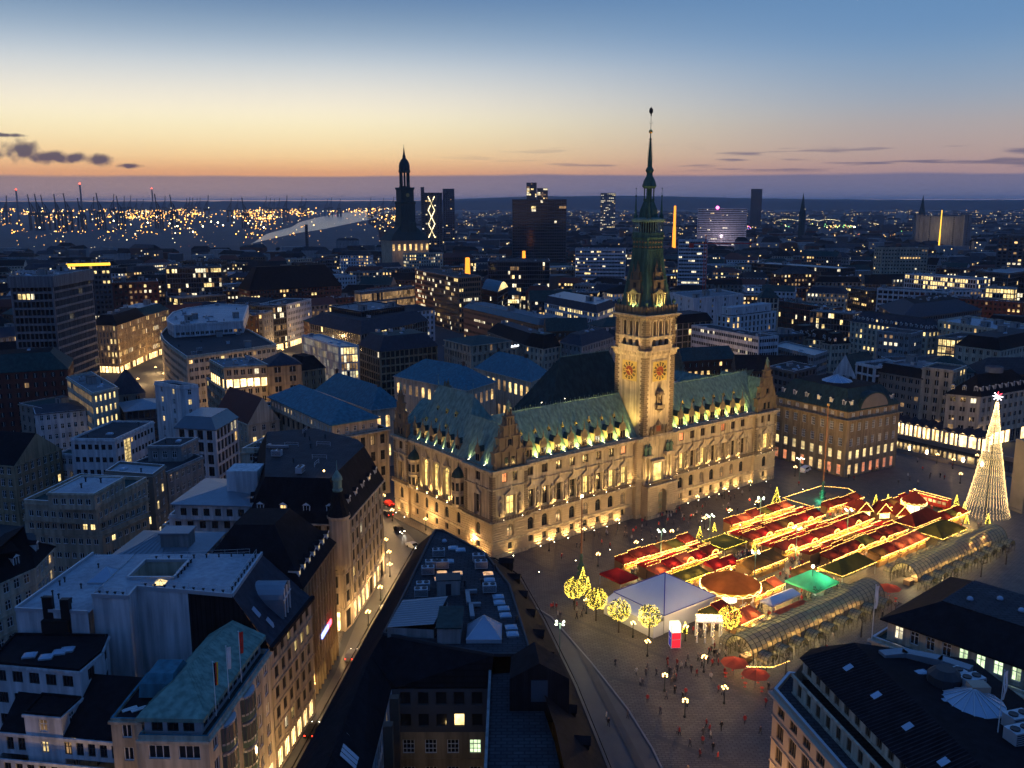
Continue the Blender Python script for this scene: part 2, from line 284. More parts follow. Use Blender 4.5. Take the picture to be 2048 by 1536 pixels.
# ------------------------------------------------------------------ mesh builder
class MB:
    def __init__(s): s.v = []; s.f = []; s.m = []
    def vs(s, pts):
        i = len(s.v); s.v.extend([tuple(p) for p in pts]); return i
    def face(s, pts, mi=0):
        i = s.vs(pts); s.f.append(tuple(range(i, i+len(pts)))); s.m.append(mi)
    def box(s, x0, y0, z0, x1, y1, z1, mi=0):
        i = s.vs([(x0, y0, z0), (x1, y0, z0), (x1, y1, z0), (x0, y1, z0), (x0, y0, z1), (x1, y0, z1), (x1, y1, z1), (x0, y1, z1)])
        for q in ((3, 2, 1, 0), (4, 5, 6, 7), (0, 1, 5, 4), (1, 2, 6, 5), (2, 3, 7, 6), (3, 0, 4, 7)):
            s.f.append(tuple(i+k for k in q)); s.m.append(mi)
    def obox(s, o, e, w, d, z0, z1, mi=0):
        """box standing at plan point o, w along unit vector e and d along its left normal (both centred)"""
        n = (-e[1], e[0]); P = []
        for a, b in ((-.5, -.5), (.5, -.5), (.5, .5), (-.5, .5)):
            P.append((o[0]+e[0]*a*w+n[0]*b*d, o[1]+e[1]*a*w+n[1]*b*d))
        s.prism(P, z0, z1, mi)
    def prism(s, poly, z0, z1, mi=0, top=True, bottom=False, tmi=None):
        n = len(poly); i = s.vs([(x, y, z0) for x, y in poly]+[(x, y, z1) for x, y in poly])
        for k in range(n):
            j = (k+1) % n; s.f.append((i+k, i+j, i+n+j, i+n+k)); s.m.append(mi)
        if top: s.f.append(tuple(range(i+n, i+2*n))); s.m.append(mi if tmi is None else tmi)
        if bottom: s.f.append(tuple(range(i+n-1, i-1, -1))); s.m.append(mi)
    def loft(s, rings, mi=0, cap=True, closed=True):
        n = len(rings[0]); i = s.vs([p for r in rings for p in r])
        for a in range(len(rings)-1):
            for k in range(n if closed else n-1):
                j = (k+1) % n; s.f.append((i+a*n+k, i+a*n+j, i+(a+1)*n+j, i+(a+1)*n+k)); s.m.append(mi)
        if cap and closed:
            s.f.append(tuple(range(i+n-1, i-1, -1))); s.m.append(mi); l = i+(len(rings)-1)*n; s.f.append(tuple(range(l, l+n))); s.m.append(mi)
    def lathe(s, prof, n=10, c=(0, 0), mi=0, rot=0.0, sq=False):
        """profile [(radius, z)]; sq gives a square plan"""
        rings = []
        for r, z in prof:
            rings.append([(c[0]+r*math.cos(2*math.pi*k/n+rot), c[1]+r*math.sin(2*math.pi*k/n+rot), z) for k in range(n)])
        s.loft(rings, mi)
    def tube(s, p, q, r, n=6, mi=0, r2=None):
        p = Vector(p); q = Vector(q); d = (q-p)
        if d.length < 1e-6: return
        d.normalize(); a = d.orthogonal().normalized(); b = d.cross(a); r2 = r if r2 is None else r2
        s.loft([[p+(a*math.cos(t)+b*math.sin(t))*r for t in [2*math.pi*k/n for k in range(n)]], [q+(a*math.cos(t)+b*math.sin(t))*r2 for t in [2*math.pi*k/n for k in range(n)]]], mi)
    def octa(s, c, r, mi=0):
        x, y, z = c; i = s.vs([(x+r, y, z), (x, y+r, z), (x-r, y, z), (x, y-r, z), (x, y, z+r), (x, y, z-r)])
        for q in ((0, 1, 4), (1, 2, 4), (2, 3, 4), (3, 0, 4), (1, 0, 5), (2, 1, 5), (3, 2, 5), (0, 3, 5)): s.f.append(tuple(i+k for k in q)); s.m.append(mi)
    def ball(s, c, r, n=8, m=5, mi=0, sz=1.0):
        rings = []
        for a in range(m+1):
            t = -math.pi/2+math.pi*a/m; rr = max(r*math.cos(t), r*0.02)
            rings.append([(c[0]+rr*math.cos(2*math.pi*k/n), c[1]+rr*math.sin(2*math.pi*k/n), c[2]+r*sz*math.sin(t)) for k in range(n)])
        s.loft(rings, mi)
    def mesh(s, name, mats, org=(0, 0, 0), smooth=False):
        me = bpy.data.meshes.new(name); ox, oy, oz = org
        me.from_pydata([(x-ox, y-oy, z-oz) for x, y, z in s.v] if any(org) else s.v, [], s.f)
        for k in mats: me.materials.append(M(k))
        if len(mats) > 1: me.polygons.foreach_set('material_index', s.m)
        if smooth: me.polygons.foreach_set('use_smooth', [True]*len(s.f))
        me.update(); return me
    def build(s, name, mats, parent=None, org=(0, 0, 0), smooth=False, kind=None):
        if isinstance(mats, str): mats = [mats]
        if not s.f: return None
        return link(name, s.mesh(name, mats, org, smooth), parent, kind=kind)
def link(name, data, parent=None, loc=None, rz=0.0, kind=None, rot=None, scale=None):
    o = bpy.data.objects.new(name, data); col.objects.link(o)
    if parent is not None: o.parent = parent
    if loc is not None: o.location = loc
    if rot is not None: o.rotation_euler = rot
    elif rz: o.rotation_euler = (0, 0, rz)
    if scale is not None: o.scale = scale
    if kind: o['kind'] = kind
    return o
def tag(o, label, cat, group=None):
    o['label'] = label; o['category'] = cat
    if group: o['group'] = group
    return o
def thing(name, label, cat, loc=(0, 0, 0), rz=0.0, group=None):
    o = bpy.data.objects.new(name, None); o.empty_display_size = 0.5; col.objects.link(o)
    o.location = loc; o.rotation_euler = (0, 0, rz)
    return tag(o, label, cat, group)
def lamp(parent, loc, power, c=WARM, size=0.25, spot=None, direction=None, blend=0.6):
    ld = bpy.data.lights.new('light', 'SPOT' if spot else 'POINT'); ld.energy = power; ld.color = c; ld.shadow_soft_size = size
    if spot: ld.spot_size = R(spot); ld.spot_blend = blend
    o = bpy.data.objects.new('light', ld); col.objects.link(o); o.parent = parent; o.location = loc
    if direction is not None: o.rotation_euler = Vector(direction).to_track_quat('-Z', 'Y').to_euler()
    return o
def ordw(n):
    o = ['first', 'second', 'third', 'fourth', 'fifth', 'sixth', 'seventh', 'eighth', 'ninth', 'tenth', 'eleventh', 'twelfth', 'thirteenth', 'fourteenth', 'fifteenth', 'sixteenth', 'seventeenth', 'eighteenth', 'nineteenth']
    if n < 20: return o[n-1]
    t = ['twent', 'thirt', 'fort', 'fift'][n//10-2]; return t+'ieth' if n % 10 == 0 else t+'y-'+o[n % 10-1]
def fill_between(a, b, t): return tuple(a[i]+(b[i]-a[i])*t for i in range(len(a)))

# plan frame of the square: u along the town hall front, v into the town hall
TH = 0.655; ORG = (-4.8, 216.8); CU, SU = math.cos(TH), math.sin(TH)
def UV(u, v): return (ORG[0]+CU*u-SU*v, ORG[1]+SU*u+CU*v)
def UV3(u, v, z): x, y = UV(u, v); return (x, y, z)
# ------------------------------------------------------------------ polygon helpers
def area(p): return 0.5*sum(p[i][0]*p[(i+1) % len(p)][1]-p[(i+1) % len(p)][0]*p[i][1] for i in range(len(p)))
def ccw(p): return list(p) if area(p) > 0 else list(reversed(p))
def centroid(p): return (sum(q[0] for q in p)/len(p), sum(q[1] for q in p)/len(p))
def inset(p, d):
    """offset a convex-ish CCW polygon inwards by d (number or one per edge)"""
    n = len(p); ds = d if isinstance(d, (list, tuple)) else [d]*n; L = []
    for i in range(n):
        a, b = p[i], p[(i+1) % n]; ex, ey = b[0]-a[0], b[1]-a[1]; l = math.hypot(ex, ey) or 1e-6; nx, ny = -ey/l, ex/l
        L.append(((a[0]+nx*ds[i], a[1]+ny*ds[i]), (ex/l, ey/l)))
    out = []
    for i in range(n):
        (p0, e0), (p1, e1) = L[i-1], L[i]; cr = e0[0]*e1[1]-e0[1]*e1[0]
        if abs(cr) < 1e-4: out.append(p1); continue
        t = ((p1[0]-p0[0])*e1[1]-(p1[1]-p0[1])*e1[0])/cr
        out.append((p0[0]+e0[0]*t, p0[1]+e0[1]*t))
    return out
def inside(p, x, y, m=0.0):
    for i in range(len(p)):
        a, b = p[i], p[(i+1) % len(p)]; ex, ey = b[0]-a[0], b[1]-a[1]; l = math.hypot(ex, ey) or 1
        if (ex*(y-a[1])-ey*(x-a[0]))/l < m: return False
    return True
def dist(p): return math.hypot(p[0], p[1])
def toward(p0, p1):
    """does the outside of wall p0->p1 (CCW) look towards where the camera may stand"""
    mx, my = (p0[0]+p1[0])/2, (p0[1]+p1[1])/2; nx, ny = p1[1]-p0[1], -(p1[0]-p0[0]); l = math.hypot(nx, ny) or 1
    d = math.hypot(mx, my); return -(nx*mx+ny*my)/(l*d) > -0.08

# ------------------------------------------------------------------ windows (shared meshes, one object each)
WINC = {}
def win_mesh(w, h, style, frame, pane):
    k = (round(w, 2), round(h, 2), style, frame, pane)
    if k in WINC: return WINC[k]
    b = MB(); x = w/2; fr = min(0.11, w*0.1)
    if style == 'arch':
        n = 8; r = x; zc = h-r
        arc = [(r*math.cos(math.pi*i/n), zc+r*math.sin(math.pi*i/n)) for i in range(n+1)]
        out = [(x, 0)]+arc+[(-x, 0)]; b.face([(a, 0.10, c) for a, c in out], 1)
        ri = r-fr; inn = [(x-fr, fr)]+[(ri*math.cos(math.pi*i/n), zc+ri*math.sin(math.pi*i/n)) for i in range(n+1)]+[(-x+fr, fr)]
        for i in range(len(out)):
            j = (i+1) % len(out); b.face([(out[i][0], 0, out[i][1]), (out[j][0], 0, out[j][1]), (inn[j][0], 0, inn[j][1]), (inn[i][0], 0, inn[i][1])], 0)
        b.box(-fr*.35, 0, fr, fr*.35, 0.08, h-fr, 0); b.box(-x+fr, 0, zc-fr*.4, x-fr, 0.08, zc+fr*.4, 0)
    else:
        b.face([(-x, 0.10, 0), (x, 0.10, 0), (x, 0.10, h), (-x, 0.10, h)], 1)
        o = [(-x, 0), (x, 0), (x, h), (-x, h)]; i_ = [(-x+fr, fr), (x-fr, fr), (x-fr, h-fr), (-x+fr, h-fr)]
        for a in range(4):
            c = (a+1) % 4
            b.face([(o[a][0], 0, o[a][1]), (o[c][0], 0, o[c][1]), (i_[c][0], 0, i_[c][1]), (i_[a][0], 0, i_[a][1])], 0)
            b.face([(i_[a][0], 0, i_[a][1]), (i_[c][0], 0, i_[c][1]), (i_[c][0], 0.10, i_[c][1]), (i_[a][0], 0.10, i_[a][1])], 0)
        t = fr*.4
        vs_ = {'plain': [], 'two': [0], 'cross': [0], 'three': [-x/3, x/3], 'tee': [0], 'grid': [-x/3, x/3]}.get(style, [])
        for vx in vs_: b.box(vx-t, 0.0, fr, vx+t, 0.09, h-fr, 0)
        hs = {'cross': [h*.62], 'tee': [h*.68], 'grid': [h/3, h*2/3]}.get(style, [])
        for hz in hs: b.box(-x+fr, 0.01, hz-t, x-fr, 0.09, hz+t, 0)
    me = b.mesh('window', [frame, pane]); WINC[k] = me; return me

LITSETS = {'mix': ['win_warm', 'win_yellow', 'win_white', 'win_dim', 'win_dim'], 'warm': ['win_warm', 'win_yellow', 'win_dim'], 'office': ['win_white', 'win_yellow', 'win_white', 'win_dim'],
           'yellow': ['win_yellow'], 'red': ['win_red', 'win_warm'], 'blue': ['win_blue'], 'dim': ['win_dim'], 'green': ['win_green', 'win_white']}
class Style:
    def __init__(s, **k):
        s.wall = 'beige_stone'; s.fl = 3.5; s.bay = 3.0; s.ww = 1.5; s.wh = 1.9; s.sill = 0.9; s.style = 'cross'; s.frame = 'frame_white'; s.lit = 0.08; s.litset = 'mix'
        s.rev = 0.22; s.shop = None; s.band = 0.0; s.margin = 0.6; s.cornice = 0.35; s.fins = 0.0; s.sills = True; s.groundfl = 4.2; s.trim = None; s.pil = 0.0
        for a, b in k.items(): setattr(s, a, b)
    def but(s, **k):
        n = Style(); n.__dict__.update(s.__dict__); n.__dict__.update(k); return n
STY = {}
def sty(n, **k): STY[n] = Style(**k)
rnd = random.Random(3)
NEAR = 345.0
class Building:
    """one building: an Empty at its base that carries wall, roof, windows and everything fixed to it"""
    def __init__(s, name, label, poly, z0=0.0, cat='building', group=None):
        s.c = centroid(poly); s.root = thing(name, label, cat, (s.c[0], s.c[1], z0), group=group); s.z0 = z0
        s.wallmb = MB(); s.wmats = []; s.far = MB(); s.fmats = []; s.trim = MB(); s.tmats = []
        s.d = min(dist(p) for p in poly)
    def org(s): return (s.c[0], s.c[1], s.z0)
    def mi(s, lst, m):
        if m not in lst: lst.append(m)
        return lst.index(m)
    def obj(s, mb, name, mats, kind=None, parent=None, smooth=False):
        return mb.build(name, mats, parent or s.root, s.org(), smooth, kind)
    def put(s, name, me, p, z, rz=0.0, parent=None, scale=None, rot=None):
        return link(name, me, parent or s.root, (p[0]-s.c[0], p[1]-s.c[1], z-s.z0), rz, scale=scale, rot=rot)
    def light(s, p, z, power, c=WARM, **k): return lamp(s.root, (p[0]-s.c[0], p[1]-s.c[1], z-s.z0), power, c, **k)
    # -- one facade with real openings
    def facade(s, p0, p1, z0, z1, S, lit=None, seen=None):
        ex, ey = p1[0]-p0[0], p1[1]-p0[1]; L = math.hypot(ex, ey)
        if L < 0.05 or z1-z0 < 0.1: return
        ex /= L; ey /= L; nx, ny = ey, -ex; wm = s.mi(s.wmats, S.wall); b = s.wallmb
        P = lambda t, z, d=0.0: (p0[0]+ex*t-nx*d, p0[1]+ey*t-ny*d, z)
        vis = toward(p0, p1) if seen is None else seen
        if not vis or L < S.ww+0.8:
            b.face([P(0, z0), P(L, z0), P(L, z1), P(0, z1)], wm); return
        lit = min(.95, 1.6*(S.lit if lit is None else lit))
        n = max(1, int((L-2*S.margin)/S.bay+0.35)); bw = (L-2*S.margin)/n
        rows = []; z = z0
        if S.shop and z1-z0 > S.groundfl+2: rows.append((z, z+S.groundfl, True)); z += S.groundfl
        k = max(1, int(round((z1-z)/S.fl))); fh = (z1-z)/k
        for i in range(k): rows.append((z+i*fh, z+(i+1)*fh, False))
        mid = (p0[0]+ex*L/2, p0[1]+ey*L/2); d = dist(mid); near = d < NEAR; ang = math.atan2(ey, ex)
        holes = d < 600
        for (za, zb, shop) in rows:
            if shop: ww, wh, sl, stl = bw*0.80, S.groundfl-1.0, 0.25, 'three'
            else: ww, wh, sl, stl = min(S.ww, bw-0.25), min(S.wh, zb-za-0.35), S.sill, S.style
            if zb-za < wh+sl+0.1: sl = max(0.1, (zb-za-wh)*0.55)
            w0, w1 = za+sl, za+sl+wh
            if holes:
                b.face([P(0, za), P(L, za), P(L, w0), P(0, w0)], wm); b.face([P(0, w1), P(L, w1), P(L, zb), P(0, zb)], wm)
                t = 0.0
                for i in range(n):
                    c = S.margin+bw*(i+.5); a0, a1 = c-ww/2, c+ww/2
                    b.face([P(t, w0), P(a0, w0), P(a0, w1), P(t, w1)], wm); t = a1
                    r = S.rev
                    b.face([P(a0, w0), P(a1, w0), P(a1, w0, r), P(a0, w0, r)], wm); b.face([P(a0, w1, r), P(a1, w1, r), P(a1, w1), P(a0, w1)], wm)
                    b.face([P(a0, w0), P(a0, w0, r), P(a0, w1, r), P(a0, w1)], wm); b.face([P(a1, w0, r), P(a1, w0), P(a1, w1), P(a1, w1, r)], wm)
                b.face([P(t, w0), P(L, w0), P(L, w1), P(t, w1)], wm)
            else:
                b.face([P(0, za), P(L, za), P(L, zb), P(0, zb)], wm)
            run = None
            for i in range(n):
                c = S.margin+bw*(i+.5)
                if shop: pane = S.shop if rnd.random() < 0.85 else 'glass_dark'
                else:
                    if run is None or rnd.random() < 0.65: run = rnd.choice(LITSETS[S.litset]) if rnd.random() < lit else 'glass_dark'
                    pane = run
                if near:
                    q = P(c, w0, S.rev-0.1)
                    s.put('shop_window' if shop else 'window', win_mesh(ww, wh, stl, S.frame, pane), q, w0, ang)
                else:
                    m = s.mi(s.fmats, pane); dd = S.rev-0.02 if holes else -0.03
                    s.far.face([P(c-ww/2, w0, dd), P(c+ww/2, w0, dd), P(c+ww/2, w1, dd), P(c-ww/2, w1, dd)], m)
                    if holes and stl != 'plain':
                        mf = s.mi(s.fmats, S.frame); s.far.face([P(c-.05, w0, dd-.04), P(c+.05, w0, dd-.04), P(c+.05, w1, dd-.04), P(c-.05, w1, dd-.04)], mf)
            if S.band and not shop:
                s.strip(p0, p1, za-0.12, za+0.12, S.band, S.trim or S.wall)
            if S.fins:
                for i in range(n+1):
                    c = S.margin+bw*i; o = P(c, 0, -S.fins/2); s.trim.obox(o[:2], (ex, ey), 0.22, S.fins, za, zb, s.mi(s.tmats, S.trim or S.wall))
            if S.pil and not shop:
                for i in range(n+1):
                    c = min(max(S.margin+bw*i, .4), L-.4); o = P(c, 0, -0.12); s.trim.obox(o[:2], (ex, ey), S.pil, 0.26, za, zb, s.mi(s.tmats, S.trim or S.wall))
    def strip(s, p0, p1, z0, z1, d, m):
        ex, ey = p1[0]-p0[0], p1[1]-p0[1]; L = math.hypot(ex, ey) or 1; ex /= L; ey /= L
        o = ((p0[0]+p1[0])/2+ey*d*.48, (p0[1]+p1[1])/2-ex*d*.48); s.trim.obox(o, (ex, ey), L+d*1.2, d*1.04, z0, z1, s.mi(s.tmats, m))
    def walls(s, poly, z0, z1, S, lit=None, lits=None, styles=None):
        n = len(poly)
        for i in range(n):
            s.facade(poly[i], poly[(i+1) % n], z0, z1, (styles or {}).get(i, S), (lits or {}).get(i, lit))
        if S.cornice:
            for i in range(n):
                if toward(poly[i], poly[(i+1) % n]): s.strip(poly[i], poly[(i+1) % n], z1-0.3, z1+0.06, S.cornice, S.trim or S.wall)
    # -- roofs
    def flat(s, poly, z, m='bitumen', par=0.7, wall=None, w=0.35, coping='metal_light'):
        wm = s.wmats[0] if wall is None else wall
        i_ = inset(poly, w); n = len(poly); b = s.wallmb; k = s.mi(s.wmats, wm); kc = s.mi(s.wmats, coping)
        for a in range(n):
            c = (a+1) % n
            b.face([(*poly[a], z), (*poly[c], z), (*poly[c], z+par), (*poly[a], z+par)], k)
            b.face([(*poly[a], z+par), (*poly[c], z+par), (*i_[c], z+par), (*i_[a], z+par)], kc)
            b.face([(*i_[c], z+.02), (*i_[a], z+.02), (*i_[a], z+par), (*i_[c], z+par)], k)
        r = MB(); r.face([(*q, z+.02) for q in i_]); return s.obj(r, 'roof', [m])
    def hip(s, poly, z, h, m='slate', over=0.4, k=1.0):
        p = inset(poly, -over); a, b, c, d = p
        l1 = math.dist(a, b); l2 = math.dist(b, c)
        if l1 < l2: a, b, c, d = b, c, d, a; l1, l2 = l2, l1
        t = min(0.49, k*0.5*l2/l1)
        ma = fill_between(a, d, .5); mb_ = fill_between(b, c, .5); r0 = (*fill_between(ma, mb_, t), z+h); r1 = (*fill_between(ma, mb_, 1-t), z+h)
        A, B, C, D = [(*q, z) for q in (a, b, c, d)]; r = MB()
        r.face([A, B, r1, r0]); r.face([C, D, r0, r1]); r.face([B, C, r1]); r.face([D, A, r0]); r.prism([q[:2] for q in (A, B, C, D)], z-.25, z, 0, top=False, bottom=True)
        o = s.obj(r, 'roof', [m]); s.ridge = (r0, r1); return o
    def gable(s, poly, z, h, m='slate', axis=None, over=0.3):
        a, b, c, d = poly
        if axis is None: axis = 0 if math.dist(a, b) >= math.dist(b, c) else 1
        if axis: a, b, c, d = b, c, d, a
        ma = fill_between(a, d, .5); mb_ = fill_between(b, c, .5); r0 = (*ma, z+h); r1 = (*mb_, z+h); r = MB(); e = .18
        A, B, C, D = [(*q, z) for q in (a, b, c, d)]
        r.face([A, B, r1, r0]); r.face([C, D, r0, r1])
        k = s.mi(s.wmats, s.wmats[0]); s.wallmb.face([B, C, r1], k); s.wallmb.face([D, A, r0], k)
        s.ridge = (r0, r1)
        return s.obj(r, 'roof', [m])
    def mansard(s, poly, z, h, ins, m='slate', top='bitumen', dorm=None, lit=0.1, dw=1.3, eaves=0.3, dl='warm', parap=0.12):
        p = inset(poly, -eaves); q = inset(poly, ins); n = len(p); r = MB()
        for a in range(n):
            c = (a+1) % n; r.face([(*p[a], z+.1), (*p[c], z+.1), (*q[c], z+h), (*q[a], z+h)], 0)
        r.prism(p, z-.15, z+.1, 0, top=False, bottom=True)
        r.prism(q, z+h, z+h+parap, 0, tmi=1)
        o = s.obj(r, 'roof', [m, top])
        if dorm:
            for a in range(n):
                c = (a+1) % n
                if toward(poly[a], poly[c]): s.dormers(poly[a], poly[c], z, h, ins, dorm, m, lit, dw, dl, o)
        return o, q
    def dormers(s, p0, p1, z, h, ins, step, m, lit, dw=1.3, dl='warm', parent=None, dz=0.22, wall='frame_white'):
        ex, ey = p1[0]-p0[0], p1[1]-p0[1]; L = math.hypot(ex, ey); ex /= L; ey /= L; ang = math.atan2(ey, ex)
        n = max(1, int((L-1.5)/step)); ins_ = ins if not isinstance(ins, (list, tuple)) else ins[0]
        for i in range(n):
            t = L*(i+.5)/n; dd = ins_*(dz)-0.15
            pane = rnd.choice(LITSETS[dl]) if rnd.random() < lit else 'glass_dark'
            me = dormer_mesh(dw, min(1.7, h*.45), 1.9, m, pane, wall)
            s.put('dormer', me, (p0[0]+ex*t-ey*dd, p0[1]+ey*t+ex*dd), z+h*dz, ang, parent)
    def seams(s, a, b, c, d, step, m, hgt=0.07, w=0.07, name='seam'):
        """raised standing seams on the roof plane a b (eave) c d (top), each one its own piece"""
        n = int(math.dist(a, b)/step)
        for i in range(1, n):
            t = i/n; p = Vector(fill_between(a, b, t)); q = Vector(fill_between(d, c, t)); dv = q-p; k = MB()
            nn = (Vector(b)-Vector(a)).cross(dv).normalized(); e = (Vector(b)-Vector(a)).normalized()*w/2
            k.loft([[p-e, p+e, p+e+nn*hgt, p-e+nn*hgt], [q-e, q+e, q+e+nn*hgt, q-e+nn*hgt]]); s.obj(k, name, [m])
    def clutter(s, poly, z, n, seed=1, kinds=('unit', 'skylight', 'vent', 'hut'), big=1.0):
        rr = random.Random(seed); bx = [p[0] for p in poly]; by = [p[1] for p in poly]; e = (poly[1][0]-poly[0][0], poly[1][1]-poly[0][1]); ang = math.atan2(e[1], e[0]); k = 0; used = []
        while n and k < n*25:
            k += 1; x = rr.uniform(min(bx), max(bx)); y = rr.uniform(min(by), max(by)); kd = rr.choice(kinds); m = 3.2 if kd == 'hut' else 1.6
            if not inside(poly, x, y, m) or any(math.dist((x, y), u) < 3.0 for u in used): continue
            used.append((x, y)); n -= 1; nm, me = CLUT[kd]; s.put(nm, me, (x, y), z+.03, ang+rr.choice((0, math.pi/2)), scale=(big,)*3 if big != 1 else None)
    def done(s):
        if s.wallmb.f: s.obj(s.wallmb, 'wall', s.wmats)
        if s.trim.f: s.obj(s.trim, 'moulding', s.tmats)
        if s.far.f: s.obj(s.far, 'window_row', s.fmats, kind='stuff')
        return s
DORMC = {}
def dormer_mesh(w, h, d, roof, pane, wall):
    k = (round(w, 2), round(h, 2), d, roof, pane, wall)
    if k in DORMC: return DORMC[k]
    b = MB(); x = w/2; t = .14
    for s_ in (-1, 1): b.box(min(s_*x, s_*(x-t)), 0, 0, max(s_*x, s_*(x-t)), d, h, 0)
    b.box(-x, 0, 0, x, .12, t, 0); b.box(-x, 0, h-t, x, .12, h, 0); b.face([(-x, .1, 0), (x, .1, 0), (x, .1, h), (-x, .1, h)], 2); b.box(-.05, .02, t, .05, .1, h-t, 0)
    o = .18; b.face([(-x-o, -o, h), (x+o, -o, h), (x+o, d, h+.12), (-x-o, d, h+.12)], 1)
    b.prism([(-x-o, -o), (x+o, -o), (x+o, d), (-x-o, d)], h-.08, h, 1, top=False, bottom=True)
    r = (0, -o, h+w*.42); r2 = (0, d, h+w*.42); b.face([(-x-o, -o, h), (x+o, -o, h), r], 0); b.face([(x+o, -o, h), (x+o, d, h), r2, r], 1); b.face([(-x-o, d, h), (-x-o, -o, h), r, r2], 1)
    me = b.mesh('dormer', [wall, roof, pane]); DORMC[k] = me; return me
CLUT = {}
def mk_clutter():
    b = MB(); b.box(-1.1, -.7, .25, 1.1, .7, 1.5, 0)
    for x in (-.9, .9):
        for y in (-.55, .55): b.box(x-.06, y-.06, 0, x+.06, y+.06, .25, 1)
    for x in (-.55, .55): b.lathe([(.42, 1.5), (.42, 1.62), (.05, 1.6)], 10, (x, 0), 1)
    for i in range(5): b.box(-1.0, -.72, .45+i*.2, 1.0, -.7, .55+i*.2, 1)
    CLUT['unit'] = ('cooling_unit', b.mesh('cooling_unit', ['metal_light', 'metal_dark']))
    b = MB(); b.prism([(-.9, -.6), (.9, -.6), (.9, .6), (-.9, .6)], 0, .3, 0, top=False); n = 4
    b.loft([[(-.9, -.6, .3), (.9, -.6, .3), (.9, .6, .3), (-.9, .6, .3)], [(-.75, -.48, .48), (.75, -.48, .48), (.75, .48, .48), (-.75, .48, .48)], [(-.4, -.25, .58), (.4, -.25, .58), (.4, .25, .58), (-.4, .25, .58)]], 1)
    CLUT['skylight'] = ('skylight', b.mesh('skylight', ['metal_light', 'skylight_glass']))
    b = MB(); b.lathe([(.16, 0), (.16, .8), (.3, .85), (.3, 1.0), (.05, 1.12)], 8); CLUT['vent'] = ('vent_pipe', b.mesh('vent_pipe', ['metal_dark']))
    b = MB(); b.box(-1.9, -1.4, 0, 1.9, 1.4, 2.6, 0); b.box(-2.05, -1.55, 2.6, 2.05, 1.55, 2.75, 1); b.box(-.45, -1.43, .05, .45, -1.38, 2.05, 1)
    CLUT['hut'] = ('stair_housing', b.mesh('stair_housing', ['grey_plaster', 'metal_dark']))
    b = MB(); b.box(-.45, -.35, 0, .45, .35, 1.6, 0); b.box(-.52, -.42, 1.6, .52, .42, 1.75, 0)
    for x in (-.22, .22): b.lathe([(.13, 1.75), (.12, 2.1)], 7, (x, 0), 1)
    CLUT['chimney'] = ('chimney', b.mesh('chimney', ['brown_brick', 'red_tile']))
    b = MB(); b.lathe([(.5, 0), (.5, .2), (.42, .4), (.25, .55), (.03, .6)], 10); CLUT['dome'] = ('skylight', b.mesh('skylight_dome', ['skylight_glass'], smooth=True))
    b = MB(); b.box(-.35, -2.5, .2, .35, 2.5, .75, 0); b.box(-.35, 2.0, .2, 1.6, 2.6, .75, 0)
    for y in (-2, 0, 2): b.box(-.3, y-.05, 0, .3, y+.05, .2, 0)
    CLUT['duct'] = ('air_duct', b.mesh('air_duct', ['zinc']))
    b = MB()
    for x in (-1.6, 1.6): b.box(x-.05, -.05, 0, x+.05, .05, 1.0, 0)
    for z in (.5, 1.0): b.box(-1.6, -.03, z-.04, 1.6, .03, z+.0, 0)
    CLUT['rail'] = ('guard_rail', b.mesh('guard_rail', ['metal_light']))
mk_clutter()

# facade styles
sty('office', wall='grey_plaster', fl=3.3, bay=2.4, ww=1.5, wh=1.6, lit=0.10, litset='office', style='two', cornice=0.2)
sty('beige', wall='beige_stone', fl=3.5, bay=3.0, ww=1.4, wh=2.0, lit=0.10, band=0.14, shop='shop')
sty('white', wall='white_plaster', fl=3.4, bay=2.9, ww=1.4, wh=1.8, lit=0.08, cornice=0.25)
sty('cream', wall='cream_plaster', fl=3.4, bay=2.9, ww=1.3, wh=1.9, lit=0.10, cornice=0.4, band=0.1)
sty('grey', wall='grey_stone', fl=3.5, bay=3.2, ww=1.4, wh=2.1, lit=0.10, cornice=0.4, band=0.1)
sty('brick', wall='red_brick', fl=3.5, bay=3.0, ww=1.4, wh=1.8, lit=0.08, style='cross', cornice=0.2)
sty('brown', wall='brown_brick', fl=3.4, bay=2.8, ww=1.3, wh=1.7, lit=0.08, cornice=0.2)
sty('orange', wall='orange_brick', fl=3.5, bay=2.2, ww=1.3, wh=1.5, lit=0.12, litset='office', style='plain', cornice=0.15)
sty('glass', wall='dark_facade', fl=3.5, bay=1.8, ww=1.62, wh=2.8, sill=0.4, lit=0.10, litset='office', style='plain', frame='metal_dark', cornice=0.15, rev=0.1)
sty('grid', wall='cream_plaster', fl=3.6, bay=2.4, ww=1.9, wh=2.7, sill=0.5, lit=0.06, style='two', frame='frame_dark', cornice=0.25, rev=0.35)
sty('ribbon', wall='white_plaster', fl=3.2, bay=1.35, ww=1.15, wh=1.5, sill=0.95, lit=0.10, litset='office', style='plain', frame='metal_dark', cornice=0.1, rev=0.15)
sty('dark', wall='dark_facade', fl=3.4, bay=2.6, ww=1.6, wh=1.8, lit=0.07, style='two', frame='frame_dark')
